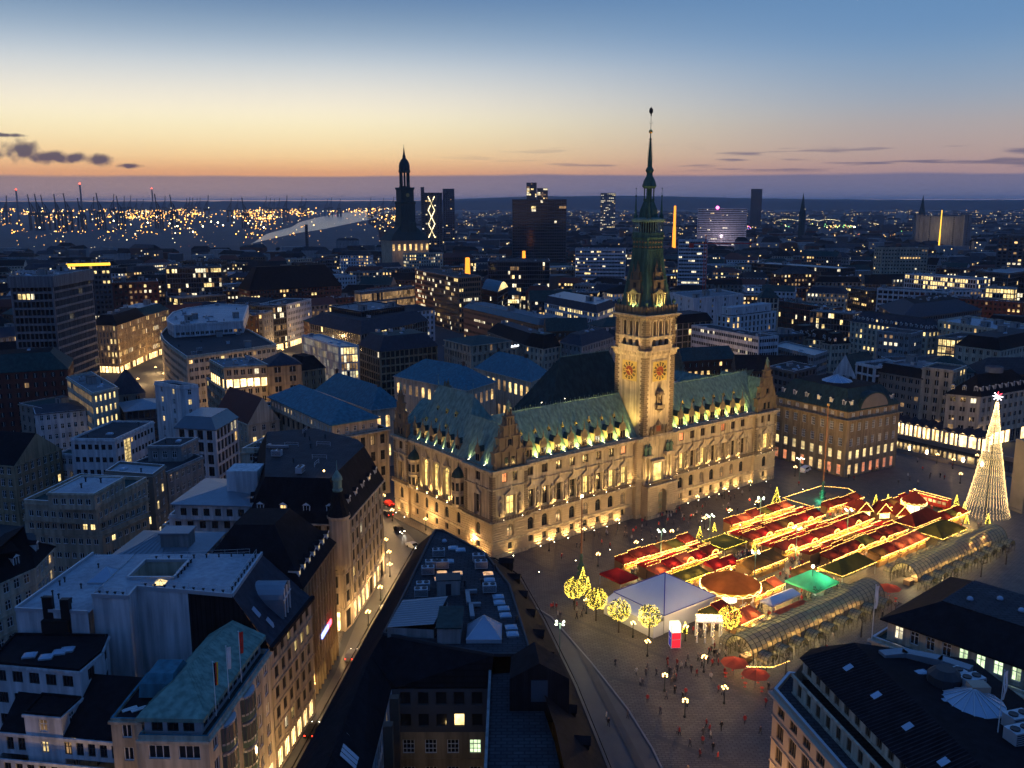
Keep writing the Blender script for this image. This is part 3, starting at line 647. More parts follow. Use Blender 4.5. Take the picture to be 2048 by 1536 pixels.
# ================================================================== TOWN HALL
TOWN = thing('town_hall', 'floodlit sandstone town hall with green copper roofs and tall clock tower', 'town hall', (*ORG, 0), TH)
def th(mb, name, mats, kind=None, parent=None, smooth=False): return mb.build(name, mats, parent or TOWN, kind=kind, smooth=smooth)
def thput(name, me, loc, rz=0.0, parent=None, scale=None): return link(name, me, parent or TOWN, loc, rz, scale=scale)
def hole_wall(mb, o, e, L, z0, z1, wins, mi=0, rev=0.35):
    """wall of length L from plan point o along e (outside on its right) with openings (xc, w, z, h, arch)"""
    nx, ny = e[1], -e[0]
    P = lambda t, z, d=0.0: (o[0]+e[0]*t-nx*d, o[1]+e[1]*t-ny*d, z)
    zs = sorted({z0, z1} | {w[2] for w in wins} | {w[2]+w[3] for w in wins})
    for a, b in zip(zs, zs[1:]):
        row = sorted([w for w in wins if w[2] <= a+1e-6 and w[2]+w[3] >= b-1e-6]); t = 0.0
        for w in row:
            mb.face([P(t, a), P(w[0]-w[1]/2, a), P(w[0]-w[1]/2, b), P(t, b)], mi); t = w[0]+w[1]/2
        mb.face([P(t, a), P(L, a), P(L, b), P(t, b)], mi)
    for (xc, w, z, h, arch) in wins:
        a0, a1, r = xc-w/2, xc+w/2, rev
        mb.face([P(a0, z), P(a1, z), P(a1, z, r), P(a0, z, r)], mi)
        hh = h-w/2 if arch else h
        mb.face([P(a0, z), P(a0, z, r), P(a0, z+hh, r), P(a0, z+hh)], mi); mb.face([P(a1, z, r), P(a1, z), P(a1, z+hh), P(a1, z+hh, r)], mi)
        if arch:
            n = 8; arc = [(xc+w/2*math.cos(math.pi*i/n), z+hh+w/2*math.sin(math.pi*i/n)) for i in range(n+1)]
            for i in range(n): mb.face([P(*arc[i]), P(*arc[i], r), P(*arc[i+1], r), P(*arc[i+1])], mi)
            mb.face([P(a1, z+h)]+[P(*q) for q in arc[:n//2+1]], mi); mb.face([P(a0, z+h)]+[P(*q) for q in reversed(arc[n//2:])], mi)
        else: mb.face([P(a0, z+h, r), P(a1, z+h, r), P(a1, z+h), P(a0, z+h)], mi)
def put_windows(o, e, wins, pane, style='cross', frame='frame_brown', rev=0.35):
    nx, ny = e[1], -e[0]; ang = math.atan2(e[1], e[0])
    for k, (xc, w, z, h, arch) in enumerate(wins):
        pn = pane(k) if callable(pane) else pane
        thput('window', win_mesh(w, h, 'arch' if arch else style, frame, pn), (o[0]+e[0]*xc-nx*(rev-.1), o[1]+e[1]*xc-ny*(rev-.1), z), ang)
def rust(mb, o, e, L, z0, z1, wins, ch=0.62, gap=0.13, d=0.16, mi=0, block=None):
    """rusticated courses: proud bands of stone broken by the openings"""
    nx, ny = e[1], -e[0]; z = z0; k = 0
    while z+ch-gap < z1+.01:
        cut = sorted((w[0]-w[1]/2-.18, w[0]+w[1]/2+.18) for w in wins if w[2]-.12 < z+ch-gap and w[2]+w[3]+.12 > z); t = 0.0
        for a, b in cut+[(L, L)]:
            if a-t > .15:
                segs = [(t, a)]
                if block:
                    segs = []; x = t+(block*.5 if k % 2 else block)
                    q = t
                    while x < a-.3: segs.append((q, x-.05)); q = x+.05; x += block
                    segs.append((q, a))
                for (u0, u1) in segs:
                    cx = (u0+u1)/2; mb.obox((o[0]+e[0]*cx+nx*d*.45, o[1]+e[1]*cx+ny*d*.45), e, u1-u0, d*1.1, z, z+ch-gap, mi)
            t = b
        z += ch; k += 1
def band(mb, o, e, L, z0, z1, d, ext=0.0, mi=0):
    nx, ny = e[1], -e[0]; mb.obox((o[0]+e[0]*L/2+nx*d*.46, o[1]+e[1]*L/2+ny*d*.46), e, L+ext*2, d*1.08, z0, z1, mi)
tr = random.Random(11)
walls = MB(); base = MB(); mould = MB(); rst = MB(); quo = MB(); bal = MB()
BL = [11.9+4.68*k for k in range(8)]; BR = [67.9+4.6*k for k in range(7)]
def front_part(o, e, L, bays, hallwin=None, main_w=1.9, up_w=1.9, upper=None, mainpos=None, grounds=True, lit=0.35):
    g = [(b, 1.35, 1.7, 1.7, False) for b in bays] if grounds else []
    a = [(b, 1.9, 5.0, 3.3, True) for b in bays]
    m = [(b, main_w, 10.9, 4.7, False) for b in (mainpos or bays)]
    u = [(b, up_w, 19.3, 2.5, False) for b in (upper or bays)]
    hole_wall(base, o, e, L, 0, 9.4, g+a, 0); hole_wall(walls, o, e, L, 9.4, 22.6, m+u, 0)
    put_windows(o, e, g, lambda k: 'win_dim' if tr.random() < .3 else 'glass_dark', 'two', 'frame_dark'); put_windows(o, e, a, lambda k: 'win_dim' if tr.random() < .15 else 'glass_dark', frame='frame_dark')
    put_windows(o, e, m, lambda k: tr.choice(['hall_window', 'win_dim']) if tr.random() < lit else 'glass_dark', 'cross'); put_windows(o, e, u, lambda k: 'win_red' if tr.random() < .12 else 'glass_dark', 'two')
    rust(rst, o, e, L, 1.15, 4.0, g); rust(rst, o, e, L, 4.55, 9.1, a)
    band(mould, o, e, L, 0, 1.0, .34); band(mould, o, e, L, 4.1, 4.45, .26); band(mould, o, e, L, 9.3, 9.75, .95, .3); band(mould, o, e, L, 17.75, 18.15, .32); band(mould, o, e, L, 21.75, 22.2, .35); band(mould, o, e, L, 22.2, 22.9, .95, .35)
    # balustrade on the balcony
    nx, ny = e[1], -e[0]; q = (o[0]+nx*.8, o[1]+ny*.8); band(bal, q, e, L, 10.55, 10.72, .14); n = int(L/.5)
    for i in range(n+1): t = L*i/n; bal.obox((q[0]+e[0]*t+nx*.06, q[1]+e[1]*t+ny*.06), e, .16, .12, 9.75, 10.55)
    return m
def aedicule(c, e, w, ped=True):
    """window surround with side columns and pediment at plan point c"""
    nx, ny = e[1], -e[0]; F = lambda t, d: (c[0]+e[0]*t+nx*d, c[1]+e[1]*t+ny*d)
    for s in (-1, 1): mould.obox(F(s*(w/2+.28), .2), e, .34, .42, 10.3, 15.9)
    mould.obox(F(0, .26), e, w+1.2, .55, 15.9, 16.25)
    if ped:
        x = w/2+.75; b = mould; p = [F(-x, .55), F(x, .55), F(0, .55)]; q = [F(-x, 0), F(x, 0), F(0, 0)]; zt = [16.25, 16.25, 17.45]
        A = [(*p[i], zt[i]) for i in range(3)]; B = [(*q[i], zt[i]) for i in range(3)]
        b.face(A); b.face([A[1], B[1], B[2], A[2]]); b.face([A[0], A[2], B[2], B[0]])
        mould.obox(F(0, .45), e, .45, .45, 17.4, 18.6)
def fig_mesh(name, h, mats):
    """standing draped statue, one lathe-like body with head and arms"""
    b = MB(); s = h/1.8; n = 8
    rings = []
    for (r, d, z) in ((.30, .26, 0), (.33, .28, .25), (.27, .22, .7), (.24, .18, 1.0), (.30, .19, 1.3), (.28, .17, 1.45), (.09, .09, 1.54), (.08, .08, 1.58), (.12, .13, 1.66), (.12, .13, 1.75), (.05, .05, 1.84)):
        rings.append([(r*s*math.cos(2*math.pi*k/n), d*s*math.sin(2*math.pi*k/n), z*s) for k in range(n)])
    b.loft(rings); b.tube((.28*s, 0, 1.4*s), (.36*s, -.12*s, 1.0*s), .075*s, 5); b.tube((.36*s, -.12*s, 1.0*s), (.2*s, -.3*s, .95*s), .06*s, 5); b.tube((-.28*s, 0, 1.4*s), (-.34*s, -.1*s, .85*s), .075*s, 5)
    return b.mesh(name, mats, smooth=True)
STAT = fig_mesh('statue', 2.9, ['sandstone']); STAT_G = fig_mesh('statue', 3.2, ['bronze_green']); STAT_D = fig_mesh('statue', 2.4, ['sandstone_dark']); STAT_C = fig_mesh('statue', 3.0, ['copper'])
def niche(c, e, rz):
    nx, ny = e[1], -e[0]; F = lambda t, d: (c[0]+e[0]*t+nx*d, c[1]+e[1]*t+ny*d)
    mould.obox(F(0, .3), e, 1.1, .6, 10.9, 11.6); mould.obox(F(0, .25), e, 1.3, .5, 14.9, 15.3); mould.lathe([(.55, 15.3), (.4, 15.7), (.05, 16.1)], 6, F(0, .2))
    thput('statue', STAT, (*F(0, .35), 11.6), rz)
EX = (1, 0); LE = (0, -1)   # front wall runs along +u; left wall along -v (outside = -u)
# main front, between pavilions and tower
mL = front_part((10.3, 0), EX, 39.0, [b-10.3 for b in BL], lit=.45); mR = front_part((63.6, 0), EX, 36.9, [b-63.6 for b in BR], lit=.35)
for b in BL+BR: aedicule((b, 0), EX, 1.9)
for b in [x+2.33 for x in BL[:-1]]+[x+2.3 for x in BR[:-1]]+[BL[0]-2.0+.6, BR[0]-2.3, BR[-1]+2.2]: niche((b, 0), EX, 0)
# corner pavilions
for (u0, name) in ((-.8, 'l'), (100.5, 'r')):
    L = 11.1 if name == 'l' else 10.5
    front_part((u0, -.8), EX, L, [L/2], main_w=2.6, upper=[L/2-1.6, L/2+1.6], up_w=1.5, lit=.6)
    aedicule((u0+L/2, -.8), EX, 2.6)
    for s in (-1, 1): niche((u0+L/2+s*3.0, -.8), EX, 0)
    for q0, q1 in ((0, 1.0), (L-1.0, L)):
        rust(quo, (u0+q0, -.8), EX, 1.0, 9.9, 21.7, [], ch=.6)
    for z0, z1, m_ in ((0, 9.4, base), (9.4, 22.6, walls)):
        if name == 'l': m_.face([(10.3, -.8, z0), (10.3, 0, z0), (10.3, 0, z1), (10.3, -.8, z1)])
        else: m_.face([(100.5, 0, z0), (100.5, -.8, z0), (100.5, -.8, z1), (100.5, 0, z1)])
# left flank: corner pavilion v 10.8..-0.8, middle, rear pavilion
front_part((-.8, 10.8), LE, 11.6, [5.6], main_w=1.9, upper=[5.6], lit=.1); aedicule((-.8, 5.2), LE, 1.9)
for q in (0, 10.6): rust(quo, (-.8, 10.8-q), LE, 1.0, 9.9, 21.7, [], ch=.6)
g = [(b, 1.3, 1.7, 1.7, False) for b in (3, 8, 13, 18, 23.5)]; a = [(b, 1.7, 5.0, 3.0, True) for b in (3, 8, 13, 18, 23.5)]
hw = [(b, 2.5, 11.2, 7.6, True) for b in (8.2, 13.3, 18.4)]
LM = (0, 38.6); hole_wall(base, LM, LE, 27.8, 0, 9.4, g+a); hole_wall(walls, LM, LE, 27.8, 9.4, 22.6, hw)
put_windows(LM, LE, g, 'glass_dark', 'two', 'frame_dark'); put_windows(LM, LE, a, 'glass_dark', frame='frame_dark'); put_windows(LM, LE, hw, 'hall_window', frame='frame_brown')
rust(rst, LM, LE, 27.8, 1.15, 4.0, g); rust(rst, LM, LE, 27.8, 4.55, 9.1, a)
for z0, z1, d in ((0, 1, .34), (4.1, 4.45, .26), (9.3, 9.75, 1.5), (21.7, 22.2, .35), (22.2, 22.9, .95)): band(mould, LM, LE, 27.8, z0, z1, d, .3)
for b in (8.2, 13.3, 18.4):
    for s in (-1, 1): mould.obox((-.25, 38.6-b+s*1.6), LE, .5, .5, 9.75, 16.6); mould.lathe([(.35, 16.6), (.3, 17.4), (.05, 18.6)], 6, (-.25, 38.6-b+s*1.6))
    mould.obox((-.2, 38.6-b), LE, 3.6, .4, 19.2, 19.5); mould.lathe([(.9, 19.5), (.6, 20.3), (.2, 21.2), (.05, 21.6)], 4, (-.2, 38.6-b))
band(bal, (-1.3, 38.6), LE, 27.8, 10.5, 10.7, .14)
for i in range(56): bal.obox((-1.36, 38.6-.5*i), LE, .16, .12, 9.75, 10.5)
for vv in (35.6, 14.2):   # oriels with small copper domes
    ob = MB(); ob.lathe([(.4, 9.0), (1.75, 10.3), (1.75, 13.4), (1.85, 13.5), (1.85, 13.8), (1.7, 13.9), (1.7, 17.4), (1.95, 17.6), (1.95, 18.0)], 8, (-.5, vv), 0, math.pi/8)
    ob.lathe([(1.85, 18.0), (1.7, 18.8), (1.2, 19.6), (.5, 20.2), (.15, 20.6), (.05, 21.8)], 8, (-.5, vv), 1, math.pi/8)
    for k in range(8):
        t = 2*math.pi*k/8; c, s = math.cos(t), math.sin(t)
        if c > .3: continue
        for z in (10.9, 14.5):
            o_ = (-.5+1.63*c, vv+1.63*s); ob.obox(o_, (-s, c), .8, .12, z, z+2.1, 2)
    th(ob, 'oriel', ['sandstone', 'copper_dark', 'glass_dark'])
front_part((-.8, 46.2), LE, 7.6, [3.8], main_w=1.7, upper=[3.8], lit=.1); aedicule((-.8, 42.4), LE, 1.7)
for q in (0, 6.6): rust(quo, (-.8, 46.2-q), LE, 1.0, 9.9, 21.7, [], ch=.6)
for va, vb in ((10.8, 10.8), (38.6, 38.6)):
    for z0, z1, m_ in ((0, 9.4, base), (9.4, 22.6, walls)): m_.face([(-.8, va, z0), (0, va, z0), (0, va, z1), (-.8, va, z1)])
# remaining outer and court walls
for m_, z0, z1 in ((base, 0, 9.4), (walls, 9.4, 22.6)):
    m_.face([(111, -.8, z0), (111, 46.2, z0), (111, 46.2, z1), (111, -.8, z1)]); m_.face([(111, 46.2, z0), (-.8, 46.2, z0), (-.8, 46.2, z1), (111, 46.2, z1)])
walls.face([(-.8, -.8, 22.6), (111, -.8, 22.6), (111, 46.2, 22.6), (-.8, 46.2, 22.6)])
# ---------------------------------------------------------------- roofs
roofm = MB(); seam = MB(); crest = MB(); gut = MB()
def slope(pts, step=1.15, down=None):
    """copper roof plane; pts eave-left, eave-right, top-right, top-left; seams run up the slope"""
    roofm.face(pts); a, b, c, d = [Vector(p) for p in (pts if len(pts) == 4 else (*pts, pts[2]))]
    n = int((b-a).length/step); nn = (b-a).cross((d+c)/2-(a+b)/2).normalized(); e = (b-a).normalized()*.05
    for i in range(1, n):
        t = i/n; p = a.lerp(b, t)
        # clip the seam to the plane when the top edge is shorter
        up = ((c+d)/2-(a+b)/2); ex = (b-a).normalized(); up = up-ex*up.dot(ex); td = (d-a).dot(ex); tc_ = (c-a).dot(ex); x = (b-a).length*t; L = (b-a).length; f = 1.0
        if x < td: f = min(f, x/max(td, .01))
        if x > tc_: f = min(f, (L-x)/max(L-tc_, .01))
        q = p+up*f; seam.loft([[p-e, p+e, p+e+nn*.08, p-e+nn*.08], [q-e, q+e, q+e+nn*.08, q-e+nn*.08]])
def cresting(p, q, step=.85):
    p, q = Vector(p), Vector(q); n = int((q-p).length/step)
    for i in range(n+1):
        c = p.lerp(q, i/n); h = .85 if i % 2 else .55; crest.tube((c.x, c.y, c.z-.1), (c.x, c.y, c.z+h), .09, 4, 0, .03); 
        if i % 2: crest.octa((c.x, c.y, c.z+h), .14)
    d = (q-p).normalized(); crest.tube(tuple(p), tuple(q), .16, 6)
ZE = 23.3
walls.box(-.3, -.3, 22.6, 110.5, 45.6, ZE, 0)
slope([(10.3, .5, ZE), (50.2, .5, ZE), (50.2, 8, 34.4), (5.2, 8, 34.4)]); slope([(50.2, 15.5, ZE), (10.3, 15.5, ZE), (10.3, 8, 34.4), (50.2, 8, 34.4)])
slope([(62.4, .5, ZE), (105.8, .5, ZE), (105.8, 8, 34.4), (62.4, 8, 34.4)]); slope([(110, 15.5, ZE), (62.4, 15.5, ZE), (62.4, 8, 34.4), (110, 8, 34.4)])
cresting((10.5, 8, 34.4), (50, 8, 34.4)); cresting((62.6, 8, 34.4), (106, 8, 34.4))
# pavilion roofs running in from the front gables
for (ua, ub) in ((-.4, 10.6), (100.3, 110.8)):
    um = (ua+ub)/2
    slope([(ua, 17.5, ZE), (ua, -.2, ZE), (um, -.2, 33.0), (um, 17.5, 33.0)]); slope([(ub, -.2, ZE), (ub, 17.5, ZE), (um, 17.5, 33.0), (um, -.2, 33.0)]); cresting((um, .8, 33.0), (um, 17.5, 33.0))
slope([(110.8, 15, ZE), (110.8, 45, ZE), (103, 45, 31), (103, 15, 31)]); slope([(95.2, 45, ZE), (95.2, 15, ZE), (103, 15, 31), (103, 45, 31)]); cresting((103, 17, 31), (103, 45, 31))
# great roof of the left wing
slope([(-.1, 38.2, ZE), (-.1, 11.2, ZE), (8, 19.2, 37.5), (8, 36.0, 37.5)]); slope([(16.1, 11.2, ZE), (16.1, 38.2, ZE), (8, 36.0, 37.5), (8, 19.2, 37.5)])
slope([(-.1, 11.2, ZE), (16.1, 11.2, ZE), (8, 19.2, 37.5)]); slope([(16.1, 38.2, ZE), (-.1, 38.2, ZE), (8, 36.0, 37.5)]); cresting((8, 19.2, 37.5), (8, 36, 37.5))
for v in (19.2, 36): crest.tube((8, v, 37.4), (8, v, 40.4), .14, 6, 0, .03); crest.octa((8, v, 40.4), .25)
slope([(-.4, 46, ZE), (-.4, 38.4, ZE), (9, 38.4, 32.0), (9, 46, 32.0)]); slope([(16, 38.4, ZE), (16, 46, ZE), (9, 46, 32), (9, 38.4, 32)]); cresting((9, 38.4, 32.0), (9, 46, 32.0))
# big dark roof over the court hall, and rear wing with glazed slopes
hall = MB(); hall_s = (30.5, 66.0, 15.8, 34.5)
ua, ub, va, vb = hall_s; A, B, C, D = (ua, va, 26), (ub, va, 26), (ub, vb, 26), (ua, vb, 26); r0, r1 = (43.0, 25, 43.2), (62.0, 25, 43.2)
for f in ([A, B, r1, r0], [C, D, r0, r1], [D, A, r0], [B, C, r1]): hall.face(f)
for i in range(1, 30):
    t = i/30; p = Vector(D).lerp(Vector(A), t); q = p.lerp(Vector(r0), min(1, 1.0))
    tt = 1-abs(2*t-1); top = Vector((ua+(r0[0]-ua)*tt, p.y, 26+(43.2-26)*tt)); hall.loft([[p+Vector((0, -.05, 0)), p+Vector((0, .05, 0)), p+Vector((-.06, .05, .06)), p+Vector((-.06, -.05, .06))], [top+Vector((0, -.05, 0)), top+Vector((0, .05, 0)), top+Vector((-.06, .05, .06)), top+Vector((-.06, -.05, .06))]])
th(hall, 'court_hall_roof', ['copper_dark']); hw_ = MB(); hw_.box(ua+.5, va+.5, 20, ub-.5, vb-.5, 26.05); th(hw_, 'court_hall_wall', ['grey_stone'])
cresting((43, 25, 43.2), (62, 25, 43.2)); crest.tube((43, 25, 43), (43, 25, 47.5), .16, 6, 0, .03)
rear = MB(); rear.face([(66, 30, 27), (100, 30, 27), (100, 38, 33), (66, 38, 33)], 0); rear.face([(100, 46, 27), (66, 46, 27), (66, 38, 33), (100, 38, 33)], 0)
rear.face([(100, 30, 27), (100, 46, 27), (100, 38, 33)], 0); rear.face([(66, 46, 27), (66, 30, 27), (66, 38, 33)], 0); rear.box(66, 30, 22.6, 100, 46, 27, 2)
th(rear, 'rear_wing_roof', ['copper_dark', 'skylight_glass', 'grey_stone'])
for k in range(6):
    u = 68+k*4.6; gp = MB(); gp.face([(u, 18, 25.2), (u+4.2, 18, 25.2), (u+4.2, 27, 29.6), (u, 27, 29.6)], 0); gp.prism([(u, 18), (u+4.2, 18), (u+4.2, 27), (u, 27)], 22.6, 25.0, 1)
    gp.box(u+2.0, 18, 25.0, u+2.1, 27, 25.25, 1); th(gp, 'court_glazing', ['cream_plaster', 'metal_dark'])
# stone dormers with pinnacles, small upper dormers, floodlights between
def stone_dormer():
    b = MB(); b.box(-1.05, 0, 0, 1.05, 3.2, 3.0, 0); b.box(-1.2, -.15, 3.0, 1.2, 3.4, 3.25, 0); b.face([(-.42*2, -.02, .7), (.42*2, -.02, .7), (.84, -.02, 2.5), (-.84, -.02, 2.5)], 1); b.box(-.09, -.1, .6, .09, 0, 2.6, 0)
    for s in (-1, 1): b.lathe([(.2, 3.2), (.2, 3.7), (.06, 4.6)], 5, (s*.95, .1), 0)
    b.loft([[(-1.2, -.1, 3.25), (1.2, -.1, 3.25), (1.2, .25, 3.25), (-1.2, .25, 3.25)], [(-.8, -.1, 4.2), (.8, -.1, 4.2), (.8, .25, 4.2), (-.8, .25, 4.2)], [(-.42, -.1, 4.9), (.42, -.1, 4.9), (.42, .25, 4.9), (-.42, .25, 4.9)]], 0)
    b.lathe([(.26, 4.9), (.3, 5.2), (.12, 5.6), (.14, 6.2), (.03, 7.1)], 6, (0, .1), 0)
    b.face([(-1.2, .2, 3.3), (1.2, .2, 3.3), (0, 3.8, 3.9)], 2); b.face([(-1.2, .25, 3.25), (0, .25, 4.6), (0, 4.4, 4.6), (-1.2, 3.6, 3.25)], 2); b.face([(0, .25, 4.6), (1.2, .25, 3.25), (1.2, 3.6, 3.25), (0, 4.4, 4.6)], 2)
    return b.mesh('dormer', ['sandstone_dark', 'glass_dark', 'copper_dark'])
SD = stone_dormer()
b = MB(); b.box(-.35, 0, 0, .35, .9, .9, 0); b.face([(-.28, -.02, .15), (.28, -.02, .15), (.28, -.02, .8), (-.28, -.02, .8)], 1); b.loft([[(-.5, -.1, .9), (.5, -.1, .9), (.5, 1, .9), (-.5, 1, .9)], [(-.06, .05, 1.5), (.06, .05, 1.5), (.06, .3, 1.5), (-.06, .3, 1.5)]], 0); b.tube((0, .1, 1.5), (0, .1, 2.3), .06, 4, 0, .02)
UD = b.mesh('roof_hatch', ['clock_gold', 'glass_dark'])
b = MB(); b.box(-.16, -.12, 0, .16, .12, .22, 0); b.face([(-.13, -.1, .235), (.13, -.1, .235), (.13, .1, .235), (-.13, .1, .235)], 1); FL = b.mesh('floodlight', ['metal_dark', 'lamp_star'])
def flood(loc, power, direction, c=WARM, spot=95, size=0.15, off=(0, 0, .3)):
    o = thput('floodlight', FL, loc); lamp(o, off, power*24, c, size, spot, direction, .8); return o
for k, bx in enumerate(BL+BR):
    thput('dormer', SD, (bx, .6, ZE)); thput('roof_hatch', UD, (bx+.1, 4.1, ZE+5.0))
fl_u = [bx+2.33 for bx in BL[:-1]]+[9.6+.0]*0+[bx+2.3 for bx in BR[:-1]]+[BL[-1]+2.2, BR[0]-2.1, BR[-1]+2.2]
for bx in fl_u: flood((bx, .3, ZE+.05), 260, (0, .62, 1), (1.0, .86, .22), 115)
for vv in (36.5, 32.5, 28.3, 24.2, 20, 15.8): thput('dormer', SD, (.4, vv, ZE), -math.pi/2, scale=(.85, .85, .95))
for (vv, x, z) in ((34.5, 2.7, 29.6), (30, 3.0, 30), (24.5, 2.6, 29.5), (31.5, 4.7, 33), (27, 4.6, 33), (22.5, 4.5, 33)): thput('roof_hatch', UD, (x, vv, z-1.6), -math.pi/2)
for vv in (34.5, 30.4, 26.2, 22.1, 17.9, 13.2): flood((.1, vv, ZE+.05), 120, (.62, 0, 1), (1.0, .86, .36), 100)
thput('dormer', SD, (-.1, 6.2, ZE), -math.pi/2, scale=(.85, .85, .95)); flood((-.5, 9.6, ZE+.05), 70, (.62, 0, 1), (1.0, .86, .36)); flood((-.5, 2.8, ZE+.05), 70, (.62, 0, 1), (1.0, .86, .36))
th(roofm, 'roof', ['copper']); th(seam, 'roof_seams', ['copper'], 'stuff'); th(crest, 'ridge_cresting', ['copper'], 'stuff')
# stepped gables
def gable_mesh(W0):
    b = MB(); k = W0/10.0
    tiers = [(0, 4.4, 9.4), (4.4, 7.9, 6.6), (7.9, 10.8, 4.0), (10.8, 13.0, 2.1)]
    for i, (z0, z1, w) in enumerate(tiers):
        w *= k; b.box(-w/2, 0, z0, w/2, 1.3, z1-.35, 0); b.box(-w/2-.25, -.28, z1-.35, w/2+.25, 1.5, z1, 0)
        n = max(2, int(w/1.9))
        for j in range(n+1): x = -w/2+.2+(w-.4)*j/n; b.box(x-.2, -.22, z0, x+.2, 0, z1-.35, 0)
        if i < 2:
            for x in ((-1.0, 1.0) if i == 0 else (0,)): b.box(x-.5, -.05, z0+.7, x+.5, .02, z0+2.7, 1)
        nw = (tiers[i+1][2] if i < 3 else .9)*k
        for s in (-1, 1):
            # scroll and obelisk on each step
            b.loft([[(s*nw/2, .1, z1), (s*w/2, .1, z1), (s*w/2, .9, z1), (s*nw/2, .9, z1)], [(s*nw/2, .1, z1+1.6), (s*(nw/2+.15), .1, z1+1.6), (s*(nw/2+.15), .9, z1+1.6), (s*nw/2, .9, z1+1.6)]], 0)
            b.lathe([(.3, z1), (.3, z1+.5), (.22, z1+.6), (.05, z1+2.1), (.12, z1+2.25), (.02, z1+2.4)], 5, (s*(w/2-.3), .5), 0)
    b.face([(-1.9*k, -.3, 4.4), (1.9*k, -.3, 4.4), (0, -.3, 5.8)], 0); b.face([(-1.9*k, -.3, 4.4), (0, -.3, 5.8), (0, .2, 5.8), (-1.9*k, .2, 4.4)], 0); b.face([(0, -.3, 5.8), (1.9*k, -.3, 4.4), (1.9*k, .2, 4.4), (0, .2, 5.8)], 0)
    b.lathe([(.6, 13.0), (.6, 13.4), (.35, 13.5), (.35, 13.9)], 6, (0, .6), 0)
    return b.mesh('gable', ['sandstone_dark', 'glass_dark'])
GM = gable_mesh(10)
for u in (4.75, 105.75): go = thput('gable', GM, (u, -.7, 22.95)); thput('statue', STAT_C, (0, .6, 13.9), 0, go)
go = thput('gable', GM, (-.75, 42.4, 22.95), -math.pi/2, scale=(.72, .8, .9)); thput('statue', STAT_C, (0, .6, 13.9), 0, go)
go = thput('gable', GM, (109.9, 40, 22.95), math.pi/2, scale=(.9, .9, .9))
go = thput('gable', GM, (17, 46.0, 22.95), math.pi, scale=(.9, .9, .9))
for u in (.2, 9.4, 101.4, 110): thput('statue', STAT_D, (u, -.9, 22.95))
# ---------------------------------------------------------------- clock tower
TU, TV, TA = 56.2, 4.2, 5.7
tw = MB(); tq = MB(); tm = MB()
# rusticated foot and porch
for (a_, v0, m_, zt) in ((7.7, -1.3, base, 22.6),):
    pw = [(2.6, 1.2, 11.5, 4.0, False), (12.8, 1.2, 11.5, 4.0, False)]
    hole_wall(base, (TU-a_, v0), EX, 2*a_, 0, 9.4, []); hole_wall(walls, (TU-a_, v0), EX, 2*a_, 9.4, 22.6, [])
    rust(rst, (TU-a_, v0), EX, 2*a_, 1.1, 22.0, [(a_, 11.0, 9.3, 12.9, False)], ch=.6); rust(rst, (TU-a_, .0), LE, 1.3, 1.1, 22, [], ch=.6)
    for z0, z1, mm in ((0, 9.4, base), (9.4, 22.6, walls)):
        mm.face([(TU-a_, 0, z0), (TU-a_, v0, z0), (TU-a_, v0, z1), (TU-a_, 0, z1)]); mm.face([(TU+a_, v0, z0), (TU+a_, 0, z0), (TU+a_, 0, z1), (TU+a_, v0, z1)])
    band(mould, (TU-a_, v0), EX, 2*a_, 22.2, 23.1, .9, .3); band(mould, (TU-a_, v0), EX, 2*a_, 0, 1.0, .34)
po = (TU-5.8, -4.0); pd = [(5.8, 3.3, 0.6, 7.6, True)]
hole_wall(base, po, EX, 11.6, 0, 9.4, pd, rev=1.6); rust(rst, po, EX, 11.6, 1.1, 9.2, pd, ch=.6); rust(rst, (TU-5.8, -1.3), LE, 2.7, 1.1, 9.2, [], ch=.6)
base.face([(TU-5.8, -1.3, 0), (TU-5.8, -4, 0), (TU-5.8, -4, 9.4), (TU-5.8, -1.3, 9.4)]); base.face([(TU+5.8, -4, 0), (TU+5.8, -1.3, 0), (TU+5.8, -1.3, 9.4), (TU+5.8, -4, 9.4)]); base.face([(TU-5.8, -4, 9.4), (TU+5.8, -4, 9.4), (TU+5.8, -1.3, 9.4), (TU-5.8, -1.3, 9.4)])
band(mould, po, EX, 11.6, 9.3, 9.75, .5, .3); band(mould, po, EX, 11.6, 0, 1.0, .3)
door = MB(); door.face([(TU-1.65, -2.5, .6), (TU+1.65, -2.5, .6), (TU+1.65, -2.5, 8.2), (TU-1.65, -2.5, 8.2)], 0)
for x in (-1.1, -.37, .37, 1.1): door.box(TU+x-.05, -2.62, .6, TU+x+.05, -2.5, 6.5, 1)
for z in (2.2, 4.3, 6.5): door.box(TU-1.65, -2.6, z-.06, TU+1.65, -2.5, z+.06, 1)
th(door, 'portal_gate', ['win_dim', 'bronze_green'])
COLM = MB(); COLM.lathe([(.42, 10.0), (.42, 10.6), (.32, 10.7), (.28, 16.6), (.45, 17.0), (.45, 17.3)], 8); COLM = COLM.mesh('column', ['sandstone'])
for x in (-5.2, -3.4, 3.4, 5.2): thput('column', COLM, (TU+x, -2.0, 0))
pm_ = MB()
for s in (-1, 1): pm_.box(TU+s*4.3-1.6, -2.9, 17.3, TU+s*4.3+1.6, -1.2, 18.1); pm_.box(TU+s*4.3-1.6, -2.8, 9.75, TU+s*4.3+1.6, -1.2, 10.2)
pm_.box(TU-2.6, -2.2, 10, TU-1.9, -1.3, 15.4); pm_.box(TU+1.9, -2.2, 10, TU+2.6, -1.3, 15.4); pm_.box(TU-2.8, -2.4, 15.4, TU+2.8, -1.3, 16.1); th(pm_, 'porch_entablature', ['sandstone'])
dw = MB(); dw.box(TU-1.85, -1.6, 10.0, TU+1.85, -1.34, 15.3); th(dw, 'balcony_door', ['hall_window'])
